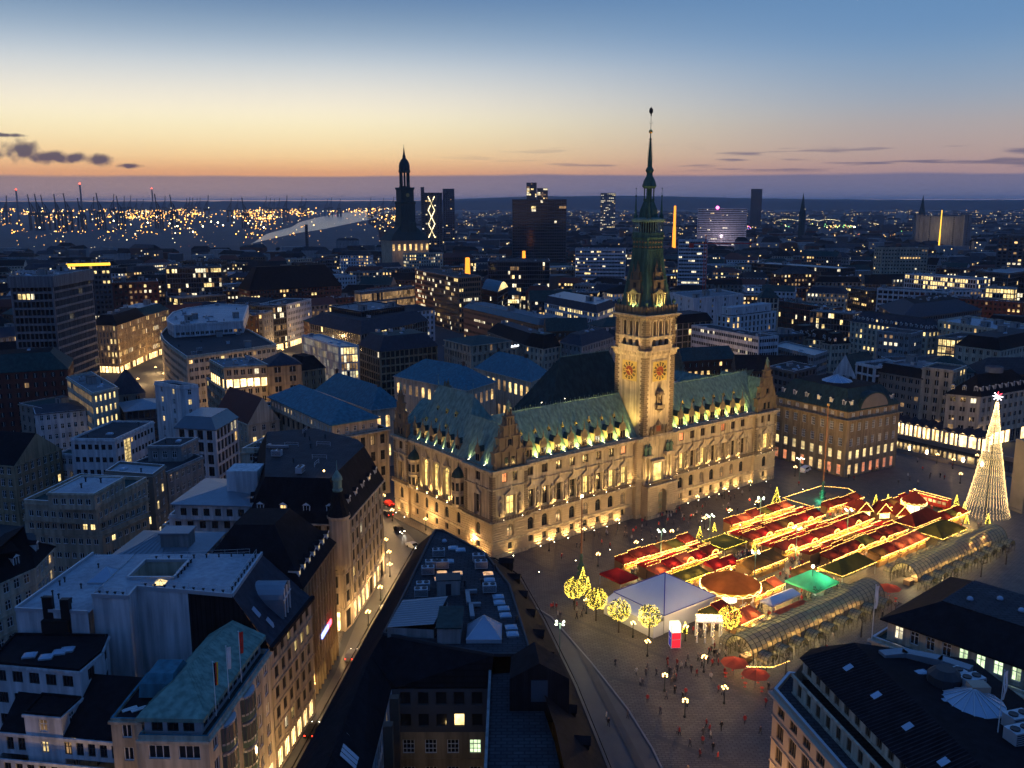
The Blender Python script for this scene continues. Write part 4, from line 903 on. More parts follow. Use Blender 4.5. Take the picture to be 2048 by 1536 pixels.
for x in (-5.0, -3.6, 3.6, 5.0): thput('statue', STAT_G, (TU+x, -2.1, 18.1))
for i in range(23): bal.obox((TU-5.7+i*.52, -3.9), EX, .14, .14, 9.75, 10.5)
bal.box(TU-5.9, -4.05, 10.5, TU+5.9, -3.8, 10.7)
# shaft
tw.box(TU-TA, TV-TA, 20, TU+TA, TV+TA, 46.2)
def tower_quoins(mb, a, z0, z1, w=1.5, ch=.62):
    z = z0; k = 0
    while z < z1-.3:
        ww = w if k % 2 else w*.72
        for sx in (-1, 1):
            for sy in (-1, 1):
                x = TU+sx*a; y = TV+sy*a; mb.box(min(x+sx*.16, x-sx*ww), min(y+sy*.16, y-sy*ww), z, max(x+sx*.16, x-sx*ww), max(y+sy*.16, y-sy*ww), z+ch-.12)
        z += ch; k += 1
tower_quoins(tq, TA, 23.2, 45.6)
def ring(mb, a, z0, z1, mi=0): mb.box(TU-a, TV-a, z0, TU+a, TV+a, z1, mi)
ring(tm, TA+.35, 45.6, 46.1); ring(tm, TA+.55, 46.1, 47.0); ring(tm, TA+.95, 47.0, 47.5); ring(mould, 6.2, 22.9, 23.5)
for i in range(12):   # corbels under the gallery
    t = -TA+(i+.5)*2*TA/12
    for (x, y) in ((TU+t, TV-TA-.5), (TU-TA-.5, TV+t)): tm.box(x-.22, y-.22, 46.2, x+.22, y+.22, 47.0)
# gallery and belfry with real openings on the two faces in view
for (o, e) in (((TU-TA, TV-TA), EX), ((TU-TA, TV+TA), LE), ((TU+TA, TV-TA), (0, 1)), ((TU+TA, TV+TA), (-1, 0))):
    lw = [(TA+x, 1.5, 48.1, 2.2, True) for x in (-2.4, 0, 2.4)]; bw_ = [(TA+x, 1.05, 51.3, 4.0, True) for x in (-2.3, 0, 2.3)]
    hole_wall(tw, o, e, 2*TA, 46.2, 56.2, lw+bw_, rev=.9)
    nx, ny = e[1], -e[0]; F = lambda t, d: (o[0]+e[0]*t+nx*d, o[1]+e[1]*t+ny*d)
    for x in (-3.4, -1.2, 1.2, 3.4): tm.obox(F(TA+x, .15), e, .42, .4, 51.0, 55.3)
    for x in (-2.3, 0, 2.3): tm.obox(F(TA+x, .15), e, 1.9, .3, 55.35, 55.65); tm.obox(F(TA+x, .15), e, .9, .3, 55.65, 56.0)
    band(tm, o, e, 2*TA, 50.7, 51.1, .35); tm.obox(F(TA, .75), e, 7.8, .22, 47.5, 48.5); tm.obox(F(TA, .75), e, 8.0, .34, 48.5, 48.68)
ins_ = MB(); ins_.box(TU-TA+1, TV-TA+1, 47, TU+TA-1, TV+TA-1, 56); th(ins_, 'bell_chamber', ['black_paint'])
tower_quoins(tq, TA, 47.6, 50.6); tower_quoins(tq, TA, 51.1, 55.6)
ring(tm, 6.0, 56.0, 56.3); ring(tm, 6.45, 56.3, 56.7); ring(tm, 6.9, 56.7, 57.1)
for i in range(14):
    t = -TA+(i+.5)*2*TA/14
    for (x, y) in ((TU+t, TV-TA-.6), (TU-TA-.6, TV+t)): tm.box(x-.16, y-.3, 55.9, x+.16, y+.3, 56.3) if y < TV-TA else tm.box(x-.3, y-.16, 55.9, x+.3, y+.16, 56.3)
th(tw, 'tower_wall', ['sandstone']); th(tq, 'tower_quoins', ['sandstone_dark'], 'stuff'); th(tm, 'tower_moulding', ['sandstone'])
# parapet + aedicules on each face
par = MB(); ring(par, 5.9, 57.1, 57.5); 
for s in (-1, 1): par.box(TU-5.9, TV+s*5.75-.15, 57.5, TU+5.9, TV+s*5.75+.15, 59.2); par.box(TU+s*5.75-.15, TV-5.9, 57.5, TU+s*5.75+.15, TV+5.9, 59.2)
for i in range(9):
    t = -5.9+i*11.8/8
    for (x, y) in ((TU+t, TV-5.9), (TU-5.9, TV+t)): par.box(x-.22, y-.22, 57.5, x+.22, y+.22, 59.5)
th(par, 'tower_parapet', ['sandstone_dark'])
b = MB(); 
b.box(-2.7, -.2, 0, 2.7, 2.5, 3.6, 0); b.box(-2.95, -.45, 3.3, 2.95, 2.6, 3.6, 0)
for x in (-2.3, -.9, .9, 2.3): b.box(x-.25, -.45, 0, x+.25, -.1, 3.3, 0)
b.box(-.62, -.3, .5, .62, -.15, 3.0, 1); b.box(-.08, -.36, .5, .08, -.2, 3.0, 0)
b.face([(-1.7, -.5, 3.6), (1.7, -.5, 3.6), (0, -.5, 4.7)], 0); b.face([(-1.7, -.5, 3.6), (0, -.5, 4.7), (0, .5, 4.7), (-1.7, .5, 3.6)], 0); b.face([(0, -.5, 4.7), (1.7, -.5, 3.6), (1.7, .5, 3.6), (0, .5, 4.7)], 0)
b.box(-1.9, 0, 3.6, 1.9, 2.2, 7.0, 0); b.box(-2.1, -.2, 6.8, 2.1, 2.3, 7.1, 0); b.box(-.5, -.1, 4.9, .5, 0, 6.3, 1)
b.box(-1.1, .3, 7.1, 1.1, 1.9, 9.1, 0); b.box(-1.3, .1, 8.9, 1.3, 2.0, 9.2, 0); b.lathe([(.8, 9.2), (.3, 10.2), (.35, 10.5), (.05, 12.2)], 6, (0, 1.0), 0)
for s in (-1, 1):
    for (x, z) in ((2.6, 3.6), (1.8, 7.1), (1.0, 9.2)): b.lathe([(.26, z), (.26, z+.6), (.05, z+2.0)], 5, (s*x, .4), 0)
AED = b.mesh('gable', ['sandstone_dark', 'black_paint'])
for (dx, dy, rz) in ((0, -4.6, 0), (-4.6, 0, -math.pi/2), (4.6, 0, math.pi/2), (0, 4.6, math.pi)): thput('gable', AED, (TU+dx, TV+dy, 59.3), rz)
# copper spire
sp = MB(); s2 = math.sqrt(2)
def sqr(prof, mi=0, n=4): sp.lathe([(r*s2, z) for r, z in prof], 4, (TU, TV), mi, math.pi/4)
sqr([(5.2, 57.6), (5.0, 59.0), (4.5, 62), (3.75, 67), (3.15, 71.5), (2.95, 74.2)])
for sx in (-1, 1):
    for k in range(-3, 4):
        for ax in (0, 1):
            p0 = (k*1.2, sx*4.75) if ax == 0 else (sx*4.75, k*1.2); p1 = (k*.72, sx*3.0) if ax == 0 else (sx*3.0, k*.72)
            sp.tube((TU+p0[0], TV+p0[1], 60.3), (TU+p1[0], TV+p1[1], 74.2), .07, 4)
th(sp, 'spire_base', ['copper_spire'])
sp = MB(); sqr([(3.1, 74.2), (3.1, 74.6), (2.9, 74.7), (2.9, 77.2), (3.15, 77.5), (3.15, 77.9), (3.0, 78.0), (3.0, 79.0)])
for s in (-1, 1):
    for k in range(5):
        t = -2.2+k*1.1
        for z in (75.2, 76.5):
            sp.ball((TU+t, TV+s*2.95, z), .34, 6, 4, 1); sp.ball((TU+s*2.95, TV+t, z), .34, 6, 4, 1)
th(sp, 'spire_frieze', ['copper_spire', 'sandstone_dark'])
sp = MB()
for s in (-1, 1):
    for k in range(7):
        t = -2.75+k*5.5/6
        sp.lathe([(.2, 79.0), (.15, 79.2), (.15, 81.6), (.22, 81.9)], 6, (TU+t, TV+s*2.75)); sp.lathe([(.2, 79.0), (.15, 79.2), (.15, 81.6), (.22, 81.9)], 6, (TU+s*2.75, TV+t))
sqr([(3.0, 81.8), (3.15, 82.0), (3.25, 82.5), (2.9, 82.8), (2.5, 83.0)]); sp.box(TU-1.6, TV-1.6, 79, TU+1.6, TV+1.6, 82, 1)
th(sp, 'lantern_gallery', ['copper', 'black_paint'])
sp = MB(); sp.lathe([(2.6, 83.0), (2.65, 84.0), (2.4, 85.3), (1.9, 86.4), (1.5, 87.2), (1.6, 87.6), (1.6, 88.0)], 8, (TU, TV), 0, math.pi/8)
for k in range(8):
    t = 2*math.pi*k/8+math.pi/8; c, s = math.cos(t), math.sin(t); sp.tube((TU+1.35*c, TV+1.35*s, 88.0), (TU+1.35*c, TV+1.35*s, 91.0), .17, 5); sp.tube((TU+2.7*c, TV+2.7*s, 83.0), (TU+1.55*c, TV+1.55*s, 87.1), .1, 4)
sp.lathe([(.75, 88), (.75, 91)], 6, (TU, TV)); sp.lathe([(1.5, 90.7), (2.0, 91.3), (1.9, 91.6), (1.6, 92.6), (1.1, 93.6), (.85, 94.0), (.8, 94.8), (1.15, 95.4), (.95, 95.9), (.6, 96.5), (.65, 96.9), (.6, 97.4)], 10, (TU, TV))
sp.lathe([(.62, 97.4), (.22, 103.4), (.42, 103.6), (.16, 103.9), (.14, 105.2)], 8, (TU, TV))
for i in range(14):
    z = 97.9+i*.4; r = .6-.4*(z-97.4)/6
    for k in range(4): t = math.pi/4+k*math.pi/2; sp.octa((TU+(r+.15)*math.cos(t), TV+(r+.15)*math.sin(t), z), .14)
sp.tube((TU, TV, 105.2), (TU, TV, 110.4), .09, 6, 0, .05)
for s in (-1, 1): sp.tube((TU, TV, 107.5), (TU+s*.55, TV-s*.2, 107.9), .04, 4); sp.octa((TU+s*.55, TV-s*.2, 107.9), .1)
th(sp, 'spire', ['copper_spire'])
sp = MB(); sp.ball((TU, TV, 105.6), .55, 10, 6); th(sp, 'spire_ball', ['gold'])
sp = MB()   # eagle finial with raised wings
sp.loft([[(TU+.16*math.cos(t), TV+.16*math.sin(t), z) for t in [k*math.pi/3 for k in range(6)]] for z in (109.6, 110.6, 111.6)]); sp.tube((TU, TV, 111.5), (TU, TV, 112.1), .1, 5, 0, .02)
for s in (-1, 1): sp.loft([[(TU+s*.12, TV, 110.0), (TU+s*.12, TV+.1, 110.0)], [(TU+s*.55, TV-s*.15, 110.6), (TU+s*.55, TV-s*.15+.1, 110.6)], [(TU+s*.5, TV-s*.15, 111.3), (TU+s*.5, TV-s*.15+.1, 111.3)], [(TU+s*.15, TV, 111.8), (TU+s*.15, TV+.1, 111.8)]], 0, cap=False, closed=False)
for s in (-1, 1): sp.face([(TU+s*.12, TV, 110.0), (TU+s*.55, TV-s*.15, 110.6), (TU+s*.5, TV-s*.15, 111.3), (TU+s*.15, TV, 111.8)])
th(sp, 'eagle_finial', ['black_paint'])
b = MB(); b.lathe([(.6, 0), (.6, 1.0), (.4, 1.2), (.25, 1.8), (.3, 2.0), (.1, 5.8), (.22, 6.0), (.22, 6.2), (.06, 6.4), (.05, 8.0)], 6); b.octa((0, 0, 8.1), .24)
for i in range(7): b.octa((.24-.02*i, 0, 2.4+i*.5), .1); b.octa((-.24+.02*i, 0, 2.4+i*.5), .1)
PIN = b.mesh('pinnacle', ['copper_spire'])
for sx in (-1, 1):
    for sy in (-1, 1): thput('pinnacle', PIN, (TU+sx*2.45, TV+sy*2.45, 82.6))
b = MB(); b.lathe([(.5, 0), (.2, .4), (.55, .9), (.6, 1.3), (.1, 1.9)], 7); ROS = b.mesh('leaf_finial', ['bronze_green'])
for sx in (-1, 1):
    for sy in (-1, 1): thput('leaf_finial', ROS, (TU+sx*5.3, TV+sy*5.3, 59.2))
# clock faces: gilt panel, red disc, black numeral plates, hands at a quarter to five
def clock_parts(o, rz):
    ck = link('clock_face', None, TOWN, o, rz)
    b = MB(); b.box(-3.15, -.12, -3.15, 3.15, 0, 3.15, 0); k_ = b.build('clock_frame', ['sandstone'], ck)
    b = MB(); b.box(-2.75, -.2, -2.75, 2.75, -.1, 2.75); b.build('clock_panel', ['clock_gold'], ck)
    b = MB(); n = 24; b.face([(1.35*math.cos(2*math.pi*i/n), -.24, 1.35*math.sin(2*math.pi*i/n)) for i in range(n)]); b.build('clock_disc', ['clock_red'], ck)
    pl = MB(); 
    for w_, r0_, r1_ in ((.34, 1.5, 2.45),):
        pl.face([(-w_*.62, 0, r0_), (w_*.62, 0, r0_), (w_, 0, r1_), (-w_, 0, r1_)]); pl.face([(-.05, -.02, r0_+.2), (.05, -.02, r0_+.2), (.05, -.02, r1_-.2), (-.05, -.02, r1_-.2)], 1)
    pm = pl.mesh('numeral_plate', ['black_paint', 'clock_gold'])
    for h in range(12): link('numeral_plate', pm, ck, (0, -.26, 0), rot=(0, h*math.pi/6, 0))
    b = MB()
    def hand(ang, l, w): 
        d = (math.sin(ang), math.cos(ang)); p = (d[1], -d[0]); b.face([(d[0]*-.5+p[0]*w, -.32, d[1]*-.5+p[1]*w), (d[0]*-.5-p[0]*w, -.32, d[1]*-.5-p[1]*w), (d[0]*l-p[0]*w*.5, -.32, d[1]*l-p[1]*w*.5), (d[0]*l+p[0]*w*.5, -.32, d[1]*l+p[1]*w*.5)])
    hand(R(142), 1.55, .2); hand(R(272), 2.35, .15); b.build('clock_hands', ['gold'], ck)
clock_parts((TU, TV-TA-.02, 41.4), 0); clock_parts((TU-TA-.02, TV, 41.4), -math.pi/2)
# statue niche with baldachin, arms panel
b = MB(); b.box(-1.3, -.9, 0, 1.3, 0, .35); b.lathe([(.2, -.9), (1.2, 0)], 6, (0, -.35)); b.box(-1.5, -1.1, .35, 1.5, -.9, 1.3); b.box(-1.1, -.5, .35, -.8, 0, 4.0); b.box(.8, -.5, .35, 1.1, 0, 4.0); b.box(-1.5, -.9, 4.0, 1.5, 0, 4.4); b.lathe([(1.3, 4.4), (1.1, 5.2), (.4, 6.0), (.15, 6.3)], 8, (0, -.4))
for s in (-.5, 0, .5): b.tube((0, -.4, 6.2), (s*1.4, -.4, 7.6), .09, 4, 0, .03)
no = thput('statue_niche', b.mesh('statue_niche', ['sandstone_dark']), (TU, TV-TA, 30.6)); thput('statue', STAT_D, (0, -.35, 1.0), 0, no)
b = MB(); b.box(-2.0, -.4, 0, 2.0, 0, .5); b.box(-1.3, -.25, .5, 1.3, 0, 2.6); b.lathe([(.9, 2.6), (.7, 3.2), (.2, 3.8), (.05, 4.4)], 6, (0, -.2)); b.lathe([(.5, .5), (.6, 1.4), (.3, 2.2), (.05, 2.6)], 6, (-1.6, -.3)); b.lathe([(.5, .5), (.6, 1.4), (.3, 2.2), (.05, 2.6)], 6, (1.6, -.3)); b.box(-.8, -.34, .8, .8, -.24, 2.3, 1)
thput('coat_of_arms', b.mesh('coat_of_arms', ['sandstone_dark', 'clock_red']), (TU, TV-TA, 23.6))
for s in (-1, 1): thput('statue', STAT_D, (TU+s*3.1, TV-TA-.4, 23.6))
th(walls, 'wall', ['sandstone']); th(base, 'base_wall', ['sandstone_base']); th(mould, 'moulding', ['sandstone']); th(rst, 'rustication', ['sandstone_base'], 'stuff'); th(quo, 'quoins', ['sandstone_dark'], 'stuff'); th(bal, 'balustrade', ['sandstone_dark'], 'stuff')
# ---------------------------------------------------------------- floodlights of the facades
FC = (1.0, .66, .26)
for bx in [x+2.33 for x in BL[:-1]]+[x+2.3 for x in BR[:-1]]+[BR[0]-2.3, BL[-1]+2.0, 2.2, 8, 103, 108.6]:
    v0 = -1.65 if 2.2 <= bx <= 8 or bx > 100 else -.85
    flood((bx, v0, 9.8), 190, (0, .5, 1), FC, 110)
for bx in [x+2.33 for x in BL[:-1]]+[x+2.3 for x in BR[:-1]]+[99.0]: flood((bx, -1.3, .05), 110, (0, .5, 1), FC, 120)
for bx in (4.7, 105.7): flood((bx, -2.2, .05), 60, (0, .5, 1), FC, 120)
for vv in (33, 28, 23.2, 18.2): flood((-1.5, vv, 9.85), 170, (.55, 0, 1), FC, 110)
for vv in (44, 39.3, 8, 2): flood((-2.0, vv, .1), 45, (.4, 0, 1), FC, 110)
# the tower is lit from the main roof and from the square
flood((22, 8, 35.2), 2000, (28.5, -3.5, 8), FC, 34); flood((30, 8, 35.2), 900, (20, -3, 14), FC, 40); flood((58, -30, 4.2), 5600, (-1, 28, 38), FC, 34); flood((49, -27, 4.2), 2600, (6, 24, 36), FC, 34); flood((66, -.6, 23.3), 300, (-.42, .26, 1), FC, 60); flood((46.5, -.6, 23.3), 260, (.42, .28, 1), FC, 60)
for k in range(10): flood((3+11.6*k, -14.5, .25), 170, (0, 1, .85), FC, 85)   # floodlights added on the square to even out the facade
for k in range(4): flood((-9.5, 4+12*k, .25), 130, (1, 0, 1), FC, 85)  # more floodlights added to wash the left flank
for x in (-3.6, 3.6): flood((TU+x, TV-6.4, 47.6), 160, (0, .2, 1), FC, 100); flood((TU-6.4, TV+x, 47.6), 160, (.2, 0, 1), FC, 100)
for x in (-4.2, 4.2): flood((TU+x, -3.3, 9.8), 120, (0, .45, 1), FC, 90)
for (x, y) in ((0, -5.4), (-5.4, 0)): flood((TU+x, TV+y, 57.7), 700, (-x*.12, -y*.12, 1), (.9, .85, .3), 110)
# ------------------------------------------------------------------ plan of the quarter: footprint corners (m) and wall height
PLAN = {
  'office_tower': ([(-208.1, 382.3), (-191.3, 384.2), (-192.3, 423.2), (-209.1, 421.3)], 57),
  'street_row': ([(-216.3, 472.5), (-203.3, 470.2), (-204.7, 510.1), (-217.7, 512.3)], 25),
  'street_row2': ([(-204.7, 510.1), (-203.4, 544.0), (-223.4, 544.8), (-224.7, 510.8)], 25),
  'drum_up': ([(-172.2, 456.8), (-166.6, 443.2), (-159.2, 430.3), (-131.0, 446.0), (-147.8, 515.3), (-166.8, 522.4), (-178.1, 502.9), (-178.5, 482.7)], 30),
  'drum_low': ([(-170.5, 443.2), (-162.9, 425.8), (-153.0, 407.1), (-134.5, 375.2), (-122.0, 388.5), (-105.4, 407.7), (-132.4, 458.1), (-181.8, 489.5)], 24),
  'brick_left': ([(-202.1, 333.1), (-169.4, 345.4), (-177.9, 367.9), (-210.5, 355.6)], 25),
  'lit_house': ([(-163.9, 332.8), (-141.3, 303.2), (-137.0, 313.6), (-159.5, 343.2)], 24),
  'slate_house': ([(-142.2, 325.0), (-134.2, 329.6), (-142.2, 343.5), (-150.1, 338.9)], 19),
  'low_row': ([(-161.1, 303.5), (-145.9, 312.3), (-154.0, 326.1), (-169.1, 317.3)], 17),
  'low_row_b': ([(-175.3, 319.7), (-159.6, 309.0), (-151.7, 320.6), (-167.4, 331.2)], 17),
  'ornate': ([(-135.4, 241.0), (-131.1, 259.1), (-150.6, 263.7), (-154.9, 245.6)], 17),
  'white_long': ([(-123.8, 250.1), (-111.1, 249.5), (-108.3, 270.8), (-121.1, 271.4)], 22),
  'white_wing': ([(-132.6, 260.0), (-117.7, 256.7), (-117.3, 262.2), (-132.2, 265.5)], 15),
  'glass_hip': ([(-132.8, 307.7), (-120.2, 314.4), (-127.8, 328.5), (-140.4, 321.8)], 17),
  'white_block': ([(-117.0, 295.5), (-105.9, 287.7), (-100.7, 289.8), (-111.7, 297.6)], 29),
  'modern': ([(-99.5, 264.0), (-86.6, 261.0), (-84.8, 277.0), (-97.7, 279.9)], 22),
  'red_gable': ([(-100.1, 303.0), (-84.0, 284.2), (-75.6, 291.3), (-91.7, 310.2)], 18),
  'mid_low': ([(-98.0, 229.1), (-86.0, 220.6), (-81.7, 235.2), (-93.7, 243.8)], 21),
  'mid_up': ([(-94.8, 231.4), (-86.1, 231.6), (-84.5, 240.3), (-93.1, 240.1)], 25),
  'speckled': ([(-98.7, 214.9), (-86.0, 211.7), (-86.0, 219.8), (-98.7, 223.1)], 23),
  'step1': ([(-97.4, 184.8), (-87.3, 184.0), (-85.9, 196.0), (-95.9, 196.9)], 27.5),
  'step2': ([(-105.0, 189.1), (-88.1, 186.1), (-84.8, 205.4), (-101.7, 208.4)], 24),
  'step3': ([(-106.2, 190.8), (-89.4, 189.4), (-84.1, 203.5), (-100.9, 204.9)], 20),
  'step4': ([(-104.2, 191.0), (-89.0, 189.4), (-83.7, 202.3), (-98.9, 203.8)], 16.5),
  'white_hist': ([(-70.1, 182.5), (-54.2, 181.2), (-52.9, 198.2), (-68.8, 199.4)], 26),
  'white_hist2': ([(-72.1, 184.2), (-55.5, 184.0), (-55.2, 202.0), (-71.8, 202.2)], 22.5),
  'white_hist3': ([(-74.6, 186.6), (-55.9, 184.2), (-54.1, 198.0), (-72.8, 200.4)], 19),
  'mansard_eave': ([(-53.8, 178.7), (-34.6, 177.0), (-33.6, 180.7), (-30.5, 206.7), (-33.7, 214.2), (-48.5, 227.5), (-64.6, 222.0)], 23.5),
  'mansard_top': ([(-52.7, 178.3), (-34.8, 176.3), (-33.5, 192.9), (-40.5, 196.4), (-51.1, 193.2)], 32),
  'parapet_house': ([(-66.5, 218.9), (-58.1, 220.3), (-54.0, 232.9), (-56.7, 234.5), (-63.6, 231.0)], 27),
  'bank_cornice': ([(-85.0, 304.9), (-48.5, 260.9), (-37.3, 270.1), (-73.8, 314.1)], 20),
  'bank_roof': ([(-80.1, 298.3), (-52.2, 259.5), (-40.3, 268.4), (-68.2, 307.2)], 24),
  'hall1': ([(-71.5, 329.0), (-46.1, 295.6), (-36.6, 301.7), (-62.0, 335.1)], 20),
  'hall2': ([(-46.4, 355.9), (-16.4, 327.3), (-6.2, 343.8), (-36.2, 372.3)], 20),
  'hall3': ([(-15.4, 374.0), (7.2, 343.3), (15.4, 360.8), (-7.2, 391.6)], 20),
  'pyramid_house': ([(-92.7, 344.9), (-81.3, 350.0), (-86.9, 362.8), (-98.4, 357.7)], 26),
  'glass_corner_up': ([(-119.4, 358.0), (-108.5, 340.8), (-93.2, 346.8), (-104.1, 364.1)], 26),
  'glass_corner': ([(-122.4, 362.0), (-107.5, 337.5), (-94.1, 349.1), (-109.0, 373.7)], 18),
  'brown_house': ([(-84.2, 361.8), (-76.2, 369.2), (-85.8, 379.5), (-93.7, 372.0)], 21),
  'lantern': ([(-99.7, 433.0), (-75.4, 397.1), (-67.3, 400.0), (-91.7, 435.9)], 25),
  'grid_dark': ([(-72.3, 429.9), (-59.6, 409.6), (-34.9, 426.7), (-47.6, 447.1)], 21),
  'bigbank1': ([(-109.1, 493.3), (-74.7, 450.5), (-46.5, 505.4), (-80.9, 548.3)], 23),
  'bigbank2': ([(-99.8, 500.8), (-78.0, 475.0), (-58.5, 502.2), (-80.4, 528.0)], 29),
  'sign_bank': ([(-31.9, 428.0), (-18.1, 400.1), (2.5, 420.5), (-11.3, 448.4)], 21),
  'sign_bank_up': ([(-30.9, 419.4), (-18.0, 400.3), (-0.4, 414.9), (-13.3, 433.9)], 25),
  'orange_slab': ([(-72.4, 692.8), (-35.8, 616.6), (-20.8, 628.6), (-57.4, 704.9)], 37),
  'orange_low': ([(-31.2, 593.6), (14.9, 506.8), (29.0, 514.3), (-17.1, 601.1)], 20),
  'barrel': ([(-21.6, 660.2), (-9.6, 633.9), (-2.8, 673.5), (-14.8, 699.8)], 26),
  'white_d': ([(20.5, 578.0), (48.4, 521.8), (62.1, 555.0), (34.2, 611.3)], 25),
  'beige_d': ([(6.1, 434.0), (14.7, 422.4), (23.0, 431.9), (14.3, 443.4)], 20),
  'brown_d': ([(22.7, 431.7), (32.1, 418.1), (50.1, 448.7), (40.7, 462.3)], 22),
  'dark_d': ([(-12.9, 488.1), (7.0, 440.4), (21.8, 446.6), (1.9, 494.3)], 19),
  'white_line': ([(-109.2, 637.2), (-103.3, 629.7), (-70.3, 671.5), (-76.2, 679.1)], 26),
  'brick_far': ([(-190.9, 669.8), (-131.0, 709.4), (-145.4, 731.1), (-205.2, 691.5)], 24),
  'row1': ([(-144.8, 515.7), (-142.6, 525.9), (-160.2, 529.8), (-162.4, 519.5)], 24),
  'row2': ([(-140.9, 519.7), (-139.0, 532.4), (-156.8, 535.0), (-158.7, 522.3)], 25),
  'row3': ([(-141.9, 543.9), (-136.2, 554.6), (-152.0, 563.2), (-157.8, 552.5)], 26),
  'row4': ([(-136.4, 555.6), (-128.5, 588.5), (-146.0, 592.6), (-153.9, 559.8)], 26),
  'flat_b': ([(-235.5, 650.7), (-209.3, 675.0), (-224.3, 691.1), (-250.5, 666.9)], 20),
  'slab_white': ([(94.4, 480.6), (118.1, 435.9), (128.9, 440.4), (105.2, 485.1)], 23),
  'frame_beige': ([(79.8, 477.5), (108.4, 495.1), (98.9, 510.4), (70.4, 492.8)], 24),
  'white_e': ([(115.4, 517.7), (122.1, 508.8), (154.1, 533.9), (147.4, 542.9)], 24),
  'box_e': ([(108.7, 632.5), (117.3, 593.6), (156.6, 621.2), (148.0, 660.1)], 25),
  'low_office': ([(128.2, 448.9), (139.1, 418.1), (149.7, 431.1), (138.8, 461.9)], 17),
  'dark_flat': ([(101.0, 356.5), (107.2, 344.7), (120.1, 356.8), (113.9, 368.6)], 23),
  'long_glass': ([(180.0, 619.3), (200.9, 574.4), (209.9, 582.1), (188.9, 626.9)], 21),
  'pav_e': ([(162.8, 602.1), (174.9, 601.9), (175.0, 610.9), (163.0, 611.1)], 25),
  'mans1': ([(150.2, 498.5), (156.9, 488.4), (168.6, 496.2), (161.9, 506.3)], 16),
  'mans2': ([(156.8, 487.2), (163.6, 467.1), (175.0, 470.9), (168.2, 491.0)], 15),
  'mans3': ([(163.5, 471.0), (173.1, 478.6), (165.6, 488.0), (156.1, 480.4)], 16),
  'slab_tower': ([(352.8, 904.0), (356.1, 893.7), (398.7, 888.7), (395.3, 899.0)], 42),
  'lit_top': ([(333.9, 785.4), (366.4, 727.5), (382.1, 736.3), (349.6, 794.3)], 26),
  'white_g': ([(276.0, 695.9), (315.8, 665.7), (325.4, 678.5), (285.7, 708.6)], 22),
  'low_g': ([(268.0, 743.4), (274.0, 708.5), (287.8, 710.9), (281.8, 745.8)], 19),
  'blue_box': ([(236.5, 913.7), (293.2, 834.0), (314.1, 845.4), (257.5, 925.2)], 27),
  'glass_g': ([(399.9, 798.2), (412.2, 766.7), (468.2, 817.1), (455.8, 848.5)], 27),
  'lit_g': ([(360.2, 701.2), (376.7, 688.8), (386.3, 701.6), (369.8, 714.0)], 22),
  'brick_g': ([(316.5, 666.3), (349.9, 629.4), (360.3, 638.8), (326.9, 675.7)], 18),
  'hip_g': ([(251.1, 627.7), (234.1, 551.7), (308.9, 603.2), (325.9, 679.2)], 17),
  'sky_g': ([(195.6, 528.5), (219.9, 482.7), (232.2, 489.2), (208.0, 535.0)], 19),
  'cream_g': ([(227.2, 497.7), (229.3, 488.9), (236.0, 488.8), (234.0, 497.6)], 20),
  'pent_g': ([(199.7, 428.2), (205.8, 421.7), (223.9, 436.5), (217.8, 443.1)], 24),
  'ring_g': ([(227.0, 487.3), (242.8, 443.2), (268.2, 462.4), (252.4, 506.5)], 24),
  'slope_k': ([(129.8, 365.6), (135.8, 357.4), (148.7, 366.9), (142.6, 375.1)], 19.3),
  'white_k': ([(135.8, 358.2), (139.8, 349.2), (154.4, 355.7), (150.4, 364.7)], 24.1),
  'grey_k': ([(141.0, 352.1), (152.4, 335.5), (168.9, 346.8), (157.5, 363.4)], 22.3),
  'tower_k': ([(152.1, 335.7), (159.9, 328.0), (169.7, 338.0), (162.0, 345.7)], 26.3),
  'corner_k': ([(156.5, 324.6), (166.2, 319.0), (195.0, 335.4), (185.3, 341.0)], 19),
  'house_k': ([(90.0, 309.5), (106.5, 284.0), (128.2, 296.8), (111.7, 322.4)], 19),
  'gableless': ([(216.5, 402.8), (252.8, 431.1), (240.5, 446.9), (204.2, 418.6)], 22),
  'pale_low': ([(-75.0, 129.6), (-62.6, 128.2), (-59.7, 137.3), (-51.2, 135.5), (-43.5, 133.9), (-43.6, 149.8), (-73.0, 152.1)], 27),
  'green_house': ([(-47.1, 105.2), (-38.2, 104.6), (-36.3, 127.3), (-45.2, 128.0)], 21),
  'green_wing': ([(-50.4, 106.9), (-46.7, 106.8), (-46.7, 115.9), (-50.4, 116.0)], 23),
  'green_roof': ([(-45.3, 104.5), (-38.9, 103.7), (-37.0, 124.9), (-43.4, 125.7)], 24.5),
  'tan_eave': ([(-37.7, 132.1), (-36.1, 146.6), (-57.9, 149.1), (-59.6, 134.6)], 21),
  'tan2_eave': ([(-36.5, 146.6), (-34.7, 167.2), (-54.6, 168.9), (-56.4, 148.4)], 23),
  'dark_roofL': ([(-67.8, 112.3), (-51.6, 109.9), (-48.6, 129.7), (-64.9, 132.1)], 17),
  'white_low': ([(-78.2, 129.6), (-65.2, 127.3), (-64.4, 133.3), (-77.3, 135.5)], 19),
  'left_dark': ([(-95.8, 147.1), (-89.9, 163.0), (-91.2, 172.7), (-97.1, 156.8)], 20),
  'seam_blue': ([(-72.0, 160.6), (-48.4, 158.1), (-46.9, 172.1), (-70.5, 174.5)], 25),
  'seam_house': ([(43.1, 89.7), (46.6, 93.8), (39.7, 121.8), (36.2, 116.8)], 21),
  'seam_roof': ([(40.6, 117.3), (49.5, 90.9), (68.5, 97.4), (59.5, 123.7)], 25),
  'r2': ([(56.3, 133.7), (73.7, 113.9), (93.2, 131.0), (75.9, 150.8)], 20),
}
